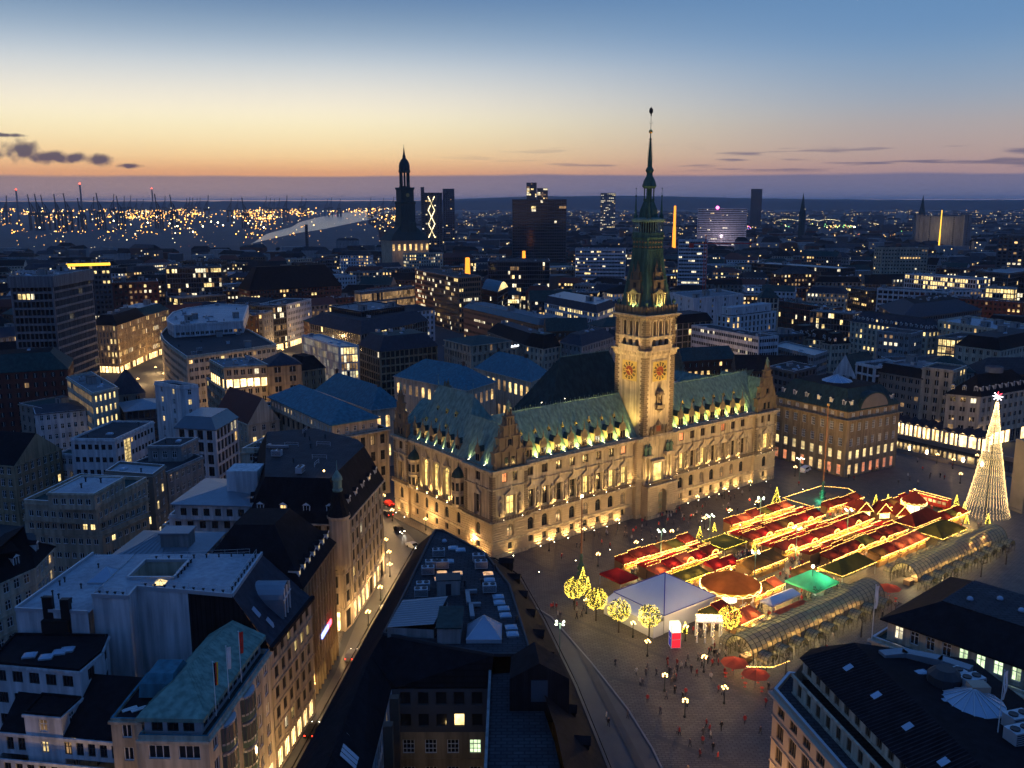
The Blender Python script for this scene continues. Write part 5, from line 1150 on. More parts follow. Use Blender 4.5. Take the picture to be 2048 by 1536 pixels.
# ================================================================== GROUND, STREETS, WATER
def structure(o): o['kind'] = 'structure'; return o
g = MB(); g.face([(-40000, -400, 0), (40000, -400, 0), (40000, 60000, 0), (-40000, 60000, 0)]); structure(g.build('ground', ['city_ground']))
def sheet(name, pts, z, m): b = MB(); b.face([(*p, z) for p in ccw(pts)]); return structure(b.build(name, [m]))
# carriageways
sheet('road', [(16, 78), (29, 78), (27, 100), (22.3, 135), (19.7, 147), (14.9, 163), (8, 183), (-4, 199), (-22, 221), (-34, 248), (-60, 300), (-72, 300), (-40, 236), (-30, 212), (-8, 184), (4, 170), (8, 146), (12, 124)], .004, 'asphalt')
sheet('road', [(-24.8, 178), (-28.0, 141), (-31.5, 100), (-33, 78), (-38, 78), (-36.2, 131), (-33.5, 160), (-33, 184), (-33, 205), (-38, 240), (-29, 214), (-24, 197)], .008, 'asphalt')
# the square: raised paving with kerb
SQ = [(28.5, 78), (140, 78), (210, 210), UV(171, -60), UV(171, 40), UV(112, 40), UV(112, -.9), UV(-1.4, -.9), UV(-4, -3), (-2.5, 199.5), (8.4, 183.6), (15.3, 163.4), (20.1, 147.4), (22.7, 135.4), (27.4, 100)]
ZS = 0.12
b = MB(); b.prism(SQ, 0.0, ZS); structure(b.build('square_paving', ['paving']))
kb = [(28.5, 78), (27.4, 100), (22.7, 135.4), (20.1, 147.4), (15.3, 163.4), (8.4, 183.6), (-2.5, 199.5)]
b = MB()
for p, q in zip(kb, kb[1:]):
    e = (q[0]-p[0], q[1]-p[1]); l = math.hypot(*e); e = (e[0]/l, e[1]/l); n = int(l/1.2)
    for i in range(n): t = (i+.5)/n; b.obox((p[0]+e[0]*l*t, p[1]+e[1]*l*t), e, l/n-.02, .3, 0, ZS+.012)
o = b.build('kerb', ['kerb_stone']); structure(o)
# darker inlaid bands in the paving
b = MB()
def inlay(p, q, w):
    e = (q[0]-p[0], q[1]-p[1]); l = math.hypot(*e); e = (e[0]/l, e[1]/l); n = (-e[1]*w/2, e[0]*w/2); b.face([(p[0]-n[0], p[1]-n[1], ZS+.004), (q[0]-n[0], q[1]-n[1], ZS+.004), (q[0]+n[0], q[1]+n[1], ZS+.004), (p[0]+n[0], p[1]+n[1], ZS+.004)])
for k in range(9): inlay(UV(6+k*13, -2), UV(6+k*13, -16), .9)
for k in range(8): inlay(UV(6+k*13, -16), UV(19+k*13, -2), .55); 
inlay((23.5, 139), (45, 122), 1.1); inlay((13, 172), (28, 84), 1.3); inlay((9.5, 186), (45, 150), .9); inlay((30, 100), (37, 122), .8); inlay((18, 158), (34, 150), .8); inlay((29, 128), (36, 92), .7)
structure(b.build('paving_bands', ['paving_dark']))
# pavement along the left street
def pave(pts, name='pavement'): b = MB(); b.prism(ccw(pts), 0, .13); return structure(b.build(name, ['paving']))
pave([(-38.5, 78), (-37.4, 131), (-35, 160), (-34.8, 184), (-34.6, 210), (-40, 240), (-44, 238), (-38, 206), (-40, 78)])
pave([(-20, 181.5), (-24.9, 178), (-28.6, 141), (-32, 100), (-33.5, 78), (-24, 78), (-16, 176)]); pave([(-19, 183), (-3, 176), (6, 163), (9.7, 146), (13.2, 124), (16, 100), (17, 78), (8, 78), (-4, 168)]).data.materials[0] = M('paving_dark')
pave([UV(-1.2, 46), UV(-1.2, -.9), UV(-4.2, -3.0), UV(-4.2, 46)])
# canal basin behind the square with quay walls
sheet('canal_water', [UV(174, -62), UV(190.5, -62), UV(190.5, 60), UV(174, 60)], .02, 'water_canal')
b = MB(); b.obox(UV(173.3, 0), (CU, SU), .6, 124, 0, 1.0); structure(b.build('quay_wall', ['grey_stone']))
b = MB(); b.obox(UV(191, 0), (CU, SU), .7, 124, 0, 1.5); structure(b.build('quay_wall', ['grey_stone']))
b = MB()
for k in range(5): b.obox(UV(171.4+.38*k, -12), (CU, SU), .38, 30, 0, .75-.15*k)
structure(b.build('water_steps', ['grey_stone']))
# ================================================================== BUILDINGS ROUND THE SQUARE AND BEHIND
def poly(k): return PLAN[k][0]
def zt(k): return PLAN[k][1]
def simple(keys, name, label, S, roof=('flat',), lit=None, lits=None, clut=0, z0=0.0, seed=1, group=None, styles=None, kinds=('unit', 'skylight', 'vent', 'hut'), done=True):
    """keys: footprint tiers from the bottom up"""
    ks = [keys] if isinstance(keys, str) else keys; S = STY[S] if isinstance(S, str) else S
    B = Building(name, label, poly(ks[0]), group=group); zz = z0
    for i, k in enumerate(ks):
        p, z = poly(k), zt(k); B.walls(p, zz, z, S, lit, lits, styles)
        if i < len(ks)-1: B.flat(p, z, 'bitumen', .5, S.wall, .3); zz = z
    p, z = poly(ks[-1]), zt(ks[-1]); r = roof[0]; B.top = p; B.tz = z
    if r == 'flat': B.flat(p, z, *(roof[1:] or ('bitumen',)), wall=S.wall); q = inset(p, .5)
    elif r == 'hip': B.hip(p, z, roof[2], roof[1]); q = None
    elif r == 'gable': B.gable(p, z, roof[2], roof[1]); q = None
    elif r == 'mansard': o, q = B.mansard(p, z, *roof[2:4], m=roof[1], top=roof[4] if len(roof) > 4 else 'bitumen', dorm=roof[5] if len(roof) > 5 else None, lit=.15); z = z+roof[2]+.12
    if clut and q: B.clutter(q, z, clut, seed, kinds)
    if done: B.done()
    return B
LITF = {0: .5}
# ---- left of the picture
B = simple('office_tower', 'office_tower', 'dark banded office tower block with pale cladding crown at the left edge', STY['glass'].but(wall='concrete', fl=3.3, ww=1.74, bay=1.8, wh=2.4, sill=.6, lit=.03, rev=.9, litset='office'), ('flat', 'gravel_roof', .4), clut=9, seed=5, done=False)
p = B.top; B.strip(p[0], p[1], 52.6, 57.2, .7, 'concrete'); [B.strip(p[i], p[(i+1) % 4], 52.6, 57.3, .7, 'concrete') for i in (1, 2, 3)]; B.done()
simple('street_row', 'shop_house', 'tan stone shop house with black roof beside the banded tower', STY['beige'].but(wall='tan_stone', lit=.25, ww=1.0, bay=1.9, wh=2.4), ('mansard', 'slate', 5, 3, 'bitumen'), clut=4, seed=8)
simple('street_row2', 'shop_house', 'long tan shop house with teal roof edge over the bright street', STY['beige'].but(wall='tan_stone', lit=.2, ww=1.0, bay=1.9, wh=2.4), ('mansard', 'copper_dark', 4, 4, 'zinc'), clut=4, seed=9)
simple('drum_low', 'rounded_office', 'pale rounded office building with curved snow-bright roof and lower terrace', STY['cream'].but(bay=2.3, ww=1.6, wh=1.5, lit=.12, band=0, cornice=.5), ('flat', 'bitumen', .9), clut=14, seed=3, done=False).done()
B = Building('rounded_office_crown', 'x', poly('drum_up')); bpy.data.objects.remove(B.root); B.root = [o for o in col.objects if o.name == 'rounded_office'][0]; B.c = centroid(poly('drum_low'))
B.walls(poly('drum_up'), 24.5, 30, STY['white'].but(bay=2.2, ww=1.5, wh=1.4, lit=0.02, fl=5)); o = B.flat(poly('drum_up'), 30, 'pale_roof', .7, 'white_plaster', .5); B.clutter(inset(poly('drum_up'), 1), 30, 16, 4, ('unit', 'duct', 'vent', 'hut', 'skylight')); B.done()
simple('brick_left', 'brick_block', 'dark red brick block with white windows left of the lit corner house', STY['brick'].but(lit=.03), ('mansard', 'copper_dark', 6, 6, 'slate'), clut=3, seed=2)
B = simple('lit_house', 'corner_house', 'house with two rows of glaring yellow windows and blank white side wall', STY['cream'].but(wall='cream_plaster', lit=.95, litset='yellow', bay=1.8, ww=.9, wh=2.2, fl=4.2, style='plain'), ('flat', 'gravel_roof', .5), clut=6, seed=6, styles={})
simple('slate_house', 'mansard_house', 'slate-stepped house right of the house with glaring yellow windows', STY['grey'].but(lit=.1), ('mansard', 'slate_blue', 7, 4, 'slate'), clut=2)
simple('low_row', 'low_house', 'low grey-roofed house with one band of white windows', STY['white'].but(ww=1.1, bay=1.9, lit=.02), ('hip', 'slate_blue', 1.2))
simple('low_row_b', 'low_house', 'low annex with green-grey roof beside the dark brick block', STY['grey'].but(lit=.04), ('flat', 'copper_dark', .4), clut=2, seed=12)
simple('ornate', 'ornate_house', 'ornate tan house with arched windows below a dark skylit roof', STY['beige'].but(wall='tan_stone', shop=None, style='cross', bay=2.4, ww=1.3, wh=2.2, lit=.02), ('gable', 'slate', 7))
B = simple('white_long', 'white_office', 'long white office block with a lit glass stairwell in its side', STY['white'].but(bay=1.9, ww=1.2, wh=1.5, lit=.03, frame='frame_dark'), ('flat', 'bitumen', .5), clut=3, seed=4, kinds=('skylight', 'vent'), done=False)
p = B.top; q = [i for i in range(4) if toward(p[i], p[(i+1) % 4])]; i = max(q, key=lambda i: p[i][0]+p[(i+1) % 4][0]); e = Vector((p[(i+1) % 4][0]-p[i][0], p[(i+1) % 4][1]-p[i][1])).normalized(); c = fill_between(p[i], p[(i+1) % 4], .28)
for k in range(6):
    w = win_mesh(1.5, 2.9, 'grid', 'frame_dark', 'win_yellow')
    for s in (-.8, .8): B.put('stair_window', w, (c[0]+e.x*s+e.y*.12, c[1]+e.y*s-e.x*.12), 3+3.0*k, math.atan2(e.y, e.x))
B.done()
simple('white_wing', 'low_wing', 'low flat-roofed wing in front of the long white office block', STY['white'].but(bay=1.9, ww=1.2, lit=.03), ('flat', 'copper_dark', .4), clut=2)
simple('glass_hip', 'glass_pavilion', 'dark glass pavilion house with shallow grey hipped roof', STY['glass'].but(lit=.04), ('hip', 'zinc', 2.2))
B = simple('white_block', 'white_tower_house', 'narrow white house with blank wall and roof terrace box', STY['white'].but(lit=.25, bay=5, ww=1.1, litset='yellow'), ('flat', 'bitumen', .9), clut=2, seed=3, kinds=('hut', 'unit'))
simple('modern', 'modern_house', 'white modern house with tall paired windows and glazed roof pavilion', STY['grid'].but(wall='white_plaster', bay=2.6, ww=1.9, wh=2.9, lit=.06, cornice=.1), ('mansard', 'glass_sky', 3.2, 2.2, 'zinc'))
simple('red_gable', 'gabled_house', 'steep red-tiled gabled house with white gable edge', STY['cream'].but(lit=.05), ('gable', 'red_tile', 8))
simple(['mid_low', 'mid_up'], 'stepped_house', 'grey stepped house with rooftop storey and barrel skylights', STY['cream'].but(wall='grey_plaster', lit=.08, bay=2.2, ww=1.2), ('flat', 'bitumen', .3), clut=3, seed=7, kinds=('skylight', 'vent'))
simple('speckled', 'flat_house', 'narrow house with snow-specked flat roof behind the stepped beige office', STY['grey'].but(lit=.15), ('flat', 'pale_roof', .6), clut=2, kinds=('vent', 'skylight'))
S4 = STY['cream'].but(wall='beige_stone', bay=1.75, ww=1.15, wh=1.4, sill=1.0, lit=.03, style='two', band=0, cornice=.3)
B = Building('stepped_office', 'beige office block stepping back in four white-windowed tiers with pale flat roof', poly('step4'))
B.walls(poly('step4'), 0, 16.5, S4, .08); B.flat(poly('step4'), 16.5, 'copper_dark', .9, 'beige_stone')
B.walls(poly('step3'), 16.6, 20, S4); B.flat(poly('step3'), 20, 'copper_dark', .9, 'beige_stone'); B.walls(poly('step2'), 20.1, 24, S4); B.flat(poly('step2'), 24, 'copper_dark', .8, 'beige_stone'); B.walls(poly('step1'), 24.1, 27.5, S4); B.flat(poly('step1'), 27.5, 'pale_roof', .25, 'beige_stone'); B.clutter(inset(poly('step1'), 1), 27.5, 3, 2, ('hut', 'vent')); B.done()
B = Building('white_gabled_house', 'white house with curved gable, two set-back storeys and rooftop box', poly('white_hist3'))
SW = STY['white'].but(bay=2.4, ww=1.3, wh=1.6, lit=.02, style='three', frame='frame_dark')
B.walls(poly('white_hist3'), 0, 19, SW.but(wall='cream_plaster'), .12); B.flat(poly('white_hist3'), 19, 'slate_blue', .9, 'cream_plaster'); B.walls(poly('white_hist2'), 19.1, 22.5, SW); B.flat(poly('white_hist2'), 22.5, 'slate', .5, 'white_plaster'); B.walls(poly('white_hist'), 22.6, 26, SW); B.hip(poly('white_hist'), 26.1, 1.4, 'zinc', .7)
p = poly('white_hist3'); i = min(range(4), key=lambda i: p[i][1]+p[(i+1) % 4][1]); m_ = fill_between(p[i], p[(i+1) % 4], .5); e = Vector((p[(i+1) % 4][0]-p[i][0], p[(i+1) % 4][1]-p[i][1])).normalized()
gb = MB(); r = [(3.4*math.cos(math.pi*k/10), 2.6*math.sin(math.pi*k/10)) for k in range(11)]; gb.loft([[(m_[0]+e.x*a+e.y*.3, m_[1]+e.y*a-e.x*.3, 19.2+c) for a, c in r], [(m_[0]+e.x*a-e.y*.5, m_[1]+e.y*a+e.x*.5, 19.2+c) for a, c in r]]); B.obj(gb, 'curved_gable', ['cream_plaster'])
c = centroid(poly('white_hist')); bx = MB(); bx.box(c[0]+1, c[1]-3, 26, c[0]+7.5, c[1]+3, 31.5); B.obj(bx, 'lift_housing', ['white_plaster']); B.done()
# round-cornered mansard house on the bright street corner
B = Building('corner_mansard_house', 'big round-cornered stone house with black mansard roof and copper corner turret', poly('mansard_eave'))
SC = STY['beige'].but(wall='beige_stone', fl=3.9, bay=2.9, ww=1.9, wh=2.5, lit=.06, frame='frame_dark', style='three', band=.16, cornice=.7, pil=.35, shop='shop', groundfl=5.0)
B.walls(poly('mansard_eave'), 0, 23.5, SC)
o, q = B.mansard(poly('mansard_eave'), 23.5, 8.3, 3.6, 'slate', 'bitumen', 4.2, .25, 1.4, eaves=.5)
for (nm, n, sd, kk) in (('a', 16, 3, ('unit', 'dome', 'duct', 'vent', 'rail')),): B.clutter(inset(q, .6), 31.95, n, sd, kk)
tp = PLAN['mansard_eave'][0]; 
cx, cy_ = max(tp, key=lambda p_: p_[0]-.8*p_[1])
tb = MB(); tb.lathe([(1.9, 14), (2.1, 15), (2.1, 24.5), (2.4, 24.8), (2.4, 25.2)], 12, (cx-.6, cy_+.8), 0); tb.lathe([(2.3, 25.2), (1.5, 27.6), (1.0, 30.2)], 12, (cx-.6, cy_+.8), 1); tb.lathe([(1.0, 30.2), (1.1, 30.5), (.9, 30.8), (.9, 32.4), (1.1, 32.6), (1.0, 33.2), (.5, 34.0), (.12, 34.6), (.04, 36.6)], 10, (cx-.6, cy_+.8), 2); B.obj(tb, 'corner_turret', ['beige_stone', 'slate', 'copper'])
lb = MB(); lb.ball((q[2][0]-1.5, q[2][1]+.5, 33.2), .22, 8, 5, 1); lb.tube((q[2][0]-1.5, q[2][1]+.5, 31.9), (q[2][0]-1.5, q[2][1]+.5, 33.1), .06, 5, 0); lo = B.obj(lb, 'roof_lamp', ['metal_dark', 'lamp_warm']); lamp(lo, (q[2][0]-1.5-B.c[0], q[2][1]+.5-B.c[1], 33.3), 60, WARM)
B.done()
simple('parapet_house', 'parapet_house', 'house with white-edged flat roof behind the black mansard', STY['cream'].but(lit=.04), ('flat', 'bitumen', 1.0), clut=6, seed=2, kinds=('unit', 'skylight', 'duct'))
B = simple('bank_cornice', 'bank_house', 'classical stone bank with teal hipped roof left of the town hall', STY['beige'].but(fl=5.2, bay=3.4, ww=1.5, wh=2.9, lit=.04, shop=None, pil=.5, cornice=.9, frame='frame_dark'), ('flat', 'slate', .5), done=False)
B.walls(poly('bank_roof'), 20.2, 24, STY['cream'].but(bay=2.6, ww=1.0, wh=1.5, lit=.15, cornice=.5)); B.hip(poly('bank_roof'), 24, 4.6, 'copper_teal', .8); B.clutter(poly('bank_roof'), 26, 0); B.done()
for k, lb_ in (('hall1', 'teal-roofed exchange hall with lit round-arched windows nearest the town hall'), ('hall2', 'middle exchange hall with broad teal hipped roof'), ('hall3', 'rear exchange hall with teal roof left of the dark court roof')):
    B = simple(k, 'exchange_hall', lb_, STY['cream'].but(fl=9, style='arch', ww=1.7, wh=4.2, sill=3.6, bay=3.6, lit=.75, litset='warm', cornice=.5), ('hip', 'copper_teal', 6.8), group='teal-roofed exchange halls', done=False)
    for t in (0, 1): B.put('chimney', CLUT['chimney'][1], B.ridge[t][:2], B.ridge[t][2]-.6, .6)
    B.done()
simple('pyramid_house', 'pyramid_house', 'square tan stone house with little pyramid roof', STY['beige'].but(wall='tan_stone', lit=.0, bay=5, ww=2.4, wh=2.2, shop=None), ('hip', 'slate_blue', 4))
simple(['glass_corner', 'glass_corner_up'], 'glass_corner_house', 'dark glass storeys set on a beige windowed base at the street corner', STY['beige'].but(bay=2.6, ww=1.5, lit=.06), ('flat', 'gravel_roof', .5), clut=14, seed=8, kinds=('skylight', 'vent', 'dome', 'unit'))
simple('brown_house', 'brown_house', 'brown stone house with slate mansard beside the pyramid-roofed house', STY['beige'].but(wall='tan_stone', lit=.06, shop=None), ('mansard', 'slate', 5, 3, 'slate'))
simple('lantern', 'lantern_office', 'office with glowing white framed glass front tower', STY['glass'].but(wall='white_plaster', frame='frame_white', lit=.75, litset='office', bay=1.3, ww=.95, wh=3.0, fl=3.7, fins=.3, trim='white_plaster', rev=.2), ('flat', 'zinc', .5), clut=3, seed=1)
simple('grid_dark', 'grid_office', 'dark grid-fronted office with recessed attic behind white flags', STY['grid'].but(wall='tan_stone', lit=.02), ('mansard', 'slate_blue', 6, 4, 'copper_dark'), clut=5, seed=7)
B = simple('bigbank1', 'bank_block', 'wide slate-roofed bank block with open roof court', STY['glass'].but(wall='grey_stone', lit=.03, bay=2.4, ww=1.8), ('mansard', 'slate_blue', 5.5, 5, 'bitumen'), clut=6, seed=8, done=False)
B.walls(poly('bigbank2'), 28, 31, STY['glass'].but(wall='slate_blue', lit=.02)); B.flat(poly('bigbank2'), 31, 'gravel_roof', .6, 'slate'); B.clutter(inset(poly('bigbank2'), 1), 31, 8, 4); B.done()
B = simple(['sign_bank', 'sign_bank_up'], 'stone_bank', 'beige stone bank with flat hipped top and a lit sign', STY['beige'].but(wall='beige_stone', bay=3.0, ww=1.2, wh=2.6, fl=4.4, lit=.02, shop=None, cornice=.6), ('hip', 'copper_dark', 2.4), done=False)
p = poly('sign_bank'); i = [i for i in range(4) if toward(p[i], p[(i+1) % 4])]; i = max(i, key=lambda k: p[k][0]+p[(k+1) % 4][0]); e = Vector((p[(i+1) % 4][0]-p[i][0], p[(i+1) % 4][1]-p[i][1])).normalized(); L = math.dist(p[i], p[(i+1) % 4])
sg = MB()
def signbox(t, w, z0, z1): sg.obox((p[i][0]+e.x*t+e.y*.6, p[i][1]+e.y*t-e.x*.6), (e.x, e.y), w, .15, z0, z1)
signbox(L*.66, 1.3, 21.4, 22.9)
B.done()
SIGN_BANK = (B, (p[i][0]+e.x*(L*.66+1.2)+e.y*.55, p[i][1]+e.y*(L*.66+1.2)-e.x*.55, 21.7), math.atan2(e.y, e.x)); so_ = B.obj(sg, 'lit_sign', ['sign_white'])
def text(parent, s, loc, rz, size, m, ex=0.03, rot=None):
    cu = bpy.data.curves.new('lettering', 'FONT'); cu.body = s; cu.size = size; cu.extrude = ex; tmp = bpy.data.objects.new('tmp', cu); col.objects.link(tmp); bpy.context.view_layer.update()
    me = bpy.data.meshes.new_from_object(tmp.evaluated_get(bpy.context.evaluated_depsgraph_get())); bpy.data.objects.remove(tmp); bpy.data.curves.remove(cu); me.materials.clear(); me.materials.append(M(m))
    return link('lettering', me, parent, loc, rot=rot or (math.pi/2, 0, rz))
l_ = SIGN_BANK[1]; text(so_, 'Deutsche Bank', (l_[0]-B.c[0], l_[1]-B.c[1], l_[2]), SIGN_BANK[2], 1.5, 'sign_white')
SO = STY['orange']
B = simple('orange_slab', 'brick_slab', 'tall orange brick slab with gridded window wall', SO.but(bay=1.7, ww=1.2, wh=2.0, fl=3.4, lit=.14, frame='frame_white', style='two'), ('flat', 'bitumen', .5), clut=5, seed=3)
simple('orange_low', 'brick_wing', 'long low orange brick wing with lit top strip', SO.but(bay=1.8, ww=1.2, wh=1.5, fl=4.0, lit=.08), ('mansard', 'glass_dark', 3.2, 2.5, 'gravel_roof'), clut=8, seed=4)
B = simple('barrel', 'barrel_hall', 'glass hall with curved teal roof and glowing gable', STY['glass'].but(lit=.04), ('flat', 'bitumen', .3), done=False)
p = B.top; a, b_, c_, d_ = [Vector((*q, 26)) for q in p]; bm = MB(); rows_ = []
for k in range(9):
    t = k/8; zz = 5.5*math.sin(math.pi*t); q0 = a.lerp(d_, t); q1 = b_.lerp(c_, t); rows_.append([(q0.x, q0.y, 26+zz), (q1.x, q1.y, 26+zz)])
bm.loft(rows_, 0, cap=False, closed=False); B.obj(bm, 'barrel_roof', ['copper_teal'])
bm = MB(); bm.face([(*q, ) for q in [tuple(r_[1]) for r_ in rows_]]); bm.face([tuple(r_[0]) for r_ in reversed(rows_)]); B.obj(bm, 'glazed_end', ['win_yellow']); B.done()
simple('white_d', 'white_office', 'white office with two rows of lit windows and dark attic', STY['white'].but(bay=2.5, ww=1.6, wh=1.9, lit=.3, litset='yellow'), ('mansard', 'slate_blue', 4, 2, 'zinc'), clut=6, seed=6)
simple('beige_d', 'pale_house', 'pale pink house with dark attic beside the lit-sign bank', STY['cream'].but(lit=.01), ('mansard', 'slate', 6, 2.5, 'copper_dark'), clut=2)
simple('brown_d', 'attic_house', 'stepped attic house just left of the clock tower', STY['cream'].but(wall='grey_plaster', lit=.05), ('mansard', 'slate_blue', 4, 4, 'bitumen'), clut=3)
simple('dark_d', 'slate_row', 'long slate-roofed row behind the lit-sign bank', STY['grey'].but(lit=.05), ('mansard', 'slate', 5, 4, 'slate_blue'), clut=2)
simple('white_line', 'screen_office', 'low office with white roof line and shimmering screen front', STY['glass'].but(wall='concrete', bay=1.4, ww=1.2, lit=.5, litset='dim', fl=6, wh=5), ('flat', 'pale_roof', .9), clut=2)
simple('brick_far', 'brick_warehouse', 'dark red brick warehouse block under a huge black roof', STY['brick'].but(lit=.05, bay=2.4), ('mansard', 'slate', 16, 9, 'slate'), clut=0)
for k, lb_, s_, l_ in (('row1', 'narrow brown house with slanted attic windows in the lit row', STY['brown'], .1), ('row2', 'narrow grey house with lit top window in the lit row', STY['cream'].but(wall='grey_plaster'), .12), ('row3', 'glass-fronted house with bright upper storey in the lit row', STY['glass'], .25), ('row4', 'white corner house at the end of the lit row', STY['white'].but(bay=2.2, ww=1.3), .08)):
    simple(k, 'row_house', lb_, s_.but(shop='shop'), ('flat', 'bitumen', .6), l_, clut=4, seed=len(k), group='houses of the lit row behind the rounded office')
simple('flat_b', 'flat_hall', 'flat dark hall with a framed lit window box', STY['glass'].but(lit=.12, litset='yellow'), ('flat', 'zinc', .6), clut=3)
# ---- right of the clock tower
B = simple('slab_white', 'white_slab', 'long white office slab with ribbon windows right of the clock tower', STY['ribbon'].but(fl=3.2, lit=.07), ('flat', 'bitumen', .5), clut=8, seed=5, kinds=('skylight', 'duct', 'unit'))
simple('frame_beige', 'frame_office', 'beige framed office half hidden by the clock tower', STY['grid'].but(wall='beige_stone', bay=4.2, ww=3.6, wh=2.9, lit=.15, litset='yellow'), ('mansard', 'slate', 4, 2, 'bitumen'))
simple('white_e', 'white_terrace_office', 'white office with big rooftop boxes behind the ribbon-window slab', STY['grid'].but(wall='white_plaster', bay=3.4, ww=1.6, wh=2.4, lit=.05), ('flat', 'bitumen', .5), clut=3, kinds=('hut',))
q = inset(poly('white_e'), 2.2); B = Building('rooftop_storey', 'pale blank rooftop storey on the white terrace office', q, 24.6); B.walls(q, 24.6, 28.6, STY['white'].but(lit=0, ww=1, bay=9)); B.flat(q, 28.6, 'pale_roof', .4, 'white_plaster'); B.done()
simple('box_e', 'blank_hall', 'blank pale department store hall with flat roofs', STY['white'].but(lit=0, bay=12, ww=1.2), ('flat', 'gravel_roof', .8), clut=6, seed=9, kinds=('hut', 'unit'))
simple('low_office', 'low_office', 'low two-storey grey office right of the white ribbon slab', STY['ribbon'].but(wall='grey_plaster', bay=1.7, ww=1.3, lit=.02), ('flat', 'zinc', .6), clut=1)
simple('dark_flat', 'dark_rooftop', 'dark flat-roofed block behind the barrel-gabled stone house', STY['dark'].but(lit=.02), ('flat', 'bitumen', .6), clut=8, seed=11, kinds=('dome', 'unit', 'skylight'))
simple('long_glass', 'glazed_gallery', 'long glazed gallery on a red brick base', STY['glass'].but(wall='red_brick', bay=1.6, ww=1.3, lit=.05), ('flat', 'copper_dark', .4), clut=6)
simple('pav_e', 'tower_pavilion', 'small square tower pavilion with copper pyramid', STY['grid'].but(lit=.02), ('hip', 'copper_dark', 6))
for k, lb_ in (('mans1', 'dark mansard house with teal roof terrace'), ('mans2', 'cream terraced house with iron balcony rail'), ('mans3', 'small cream house with black hipped roof')):
    simple(k, 'mansard_house', lb_, STY['cream'].but(lit=.05, bay=2.2), ('mansard', 'slate', 5, 3, 'copper_dark', 3.6), group='mansard houses right of the white slab')
simple('slab_tower', 'slab_tower', 'tall punched-window concrete slab on the right skyline', STY['grid'].but(wall='beige_stone', fl=3.4, bay=2.7, ww=1.4, wh=1.5, sill=1, lit=.01), ('flat', 'bitumen', 1), clut=4)
simple('lit_top', 'lit_office', 'office with a blazing top storey and roof floodlights', STY['grid'].but(wall='white_plaster', bay=2.2, ww=1.6, lit=.3, litset='yellow'), ('flat', 'gravel_roof', .5), clut=3)
simple('white_g', 'white_store', 'white grid-fronted store in front of the blazing office', STY['grid'].but(wall='white_plaster', bay=3.6, ww=2.9, wh=2.2, lit=.06), ('flat', 'bitumen', .6), clut=4)
simple('low_g', 'brown_store', 'low brown store left of the white grid store', STY['brown'].but(bay=2.4, lit=.2, litset='warm'), ('flat', 'bitumen', .5), clut=2)
B = simple('blue_box', 'blue_glass_block', 'dark glass block with one end glowing deep blue', STY['glass'].but(lit=.03), ('flat', 'zinc', .6), clut=4)
simple('glass_g', 'glass_block', 'glass office with pale roof band at the right edge', STY['glass'].but(lit=.06), ('flat', 'zinc', 1.0), clut=6)
simple('lit_g', 'lit_store', 'brightly lit pale store at the right edge', STY['grid'].but(wall='cream_plaster', lit=.5, litset='yellow'), ('flat', 'gravel_roof', .5), clut=3)
simple('brick_g', 'brick_row', 'long low red brick row with a few orange windows', STY['brick'].but(lit=.12, litset='warm'), ('flat', 'bitumen', .5), clut=4)
simple('hip_g', 'arcade_hall', 'huge dark hipped-roof block with bright skylight strips', STY['dark'].but(lit=.03), ('mansard', 'slate_blue', 6, 14, 'slate'), clut=12, seed=3, kinds=('skylight', 'unit'))
simple('sky_g', 'skylit_row', 'row with sloping roof full of skylights', STY['cream'].but(lit=.25, litset='yellow'), ('mansard', 'slate_blue', 6, 4.5, 'slate', 3.0))
simple('cream_g', 'cream_house', 'small cream house beside the orange-lit penthouse', STY['cream'].but(lit=.06, bay=2.2), ('hip', 'slate', 2.5))
B = simple('pent_g', 'penthouse', 'house whose penthouse glows orange behind tall glazing', STY['grey'].but(lit=.75, litset='warm', fl=3.6, bay=1.9, ww=1.6, wh=2.7, sill=.3), ('flat', 'bitumen', .8), clut=2)
simple('ring_g', 'plant_roof', 'flat block crowded with pale rooftop plant at right', STY['cream'].but(lit=.1), ('flat', 'pale_roof', 1.0), clut=18, seed=5, kinds=('unit', 'duct', 'hut', 'dome'))
simple('gableless', 'sloped_house', 'house with a slanted white attic wall at the right edge', STY['cream'].but(lit=.04), ('mansard', 'slate', 5, 3.5, 'bitumen'), clut=3)
# ---- long row beyond the canal
B = simple('slope_k', 'glass_slope_house', 'narrow white house under a big sloping dark glass roof', STY['white'].but(lit=.03), ('gable', 'copper_dark', 8))
simple('white_k', 'white_frame_house', 'narrow white-framed house with tall window bays above the arcade', STY['grid'].but(wall='white_plaster', bay=3.0, ww=2.4, lit=.03), ('flat', 'bitumen', .8), clut=1)
B = simple('grey_k', 'grey_arcade_house', 'long grey stone house with faint rooftop lettering above the arcade', STY['cream'].but(wall='grey_stone', bay=2.6, ww=1.5, wh=1.6, lit=.03, style='three', band=.1), ('mansard', 'slate', 3.4, 2.2, 'gravel_roof'), clut=6, seed=4, kinds=('unit', 'duct', 'hut'))
simple('tower_k', 'stair_tower_house', 'tall pale house with three tall window strips above the arcade', STY['cream'].but(wall='beige_stone', bay=2.9, ww=1.4, wh=2.0, lit=.02, style='grid'), ('flat', 'bitumen', .7))
B = simple('corner_k', 'corner_store', 'cream corner store with brown mansard behind the tall lit tree', STY['cream'].but(bay=3.1, ww=1.7, wh=1.7, lit=.05, style='three', shop='shop', groundfl=5.5, band=.12), ('mansard', 'slate', 7, 5, 'bitumen', 3.2), clut=3, done=False)
rb = MB(); c = centroid(B.top); rb.lathe([(3.0, 26), (3.0, 28), (2.8, 28), (2.8, 26.4)], 20, c); B.obj(rb, 'roof_drum', ['gravel_roof']); B.done()
B = Building('stone_house', 'dark stone house with copper-black roof and arched gable beyond the market', poly('house_k'))
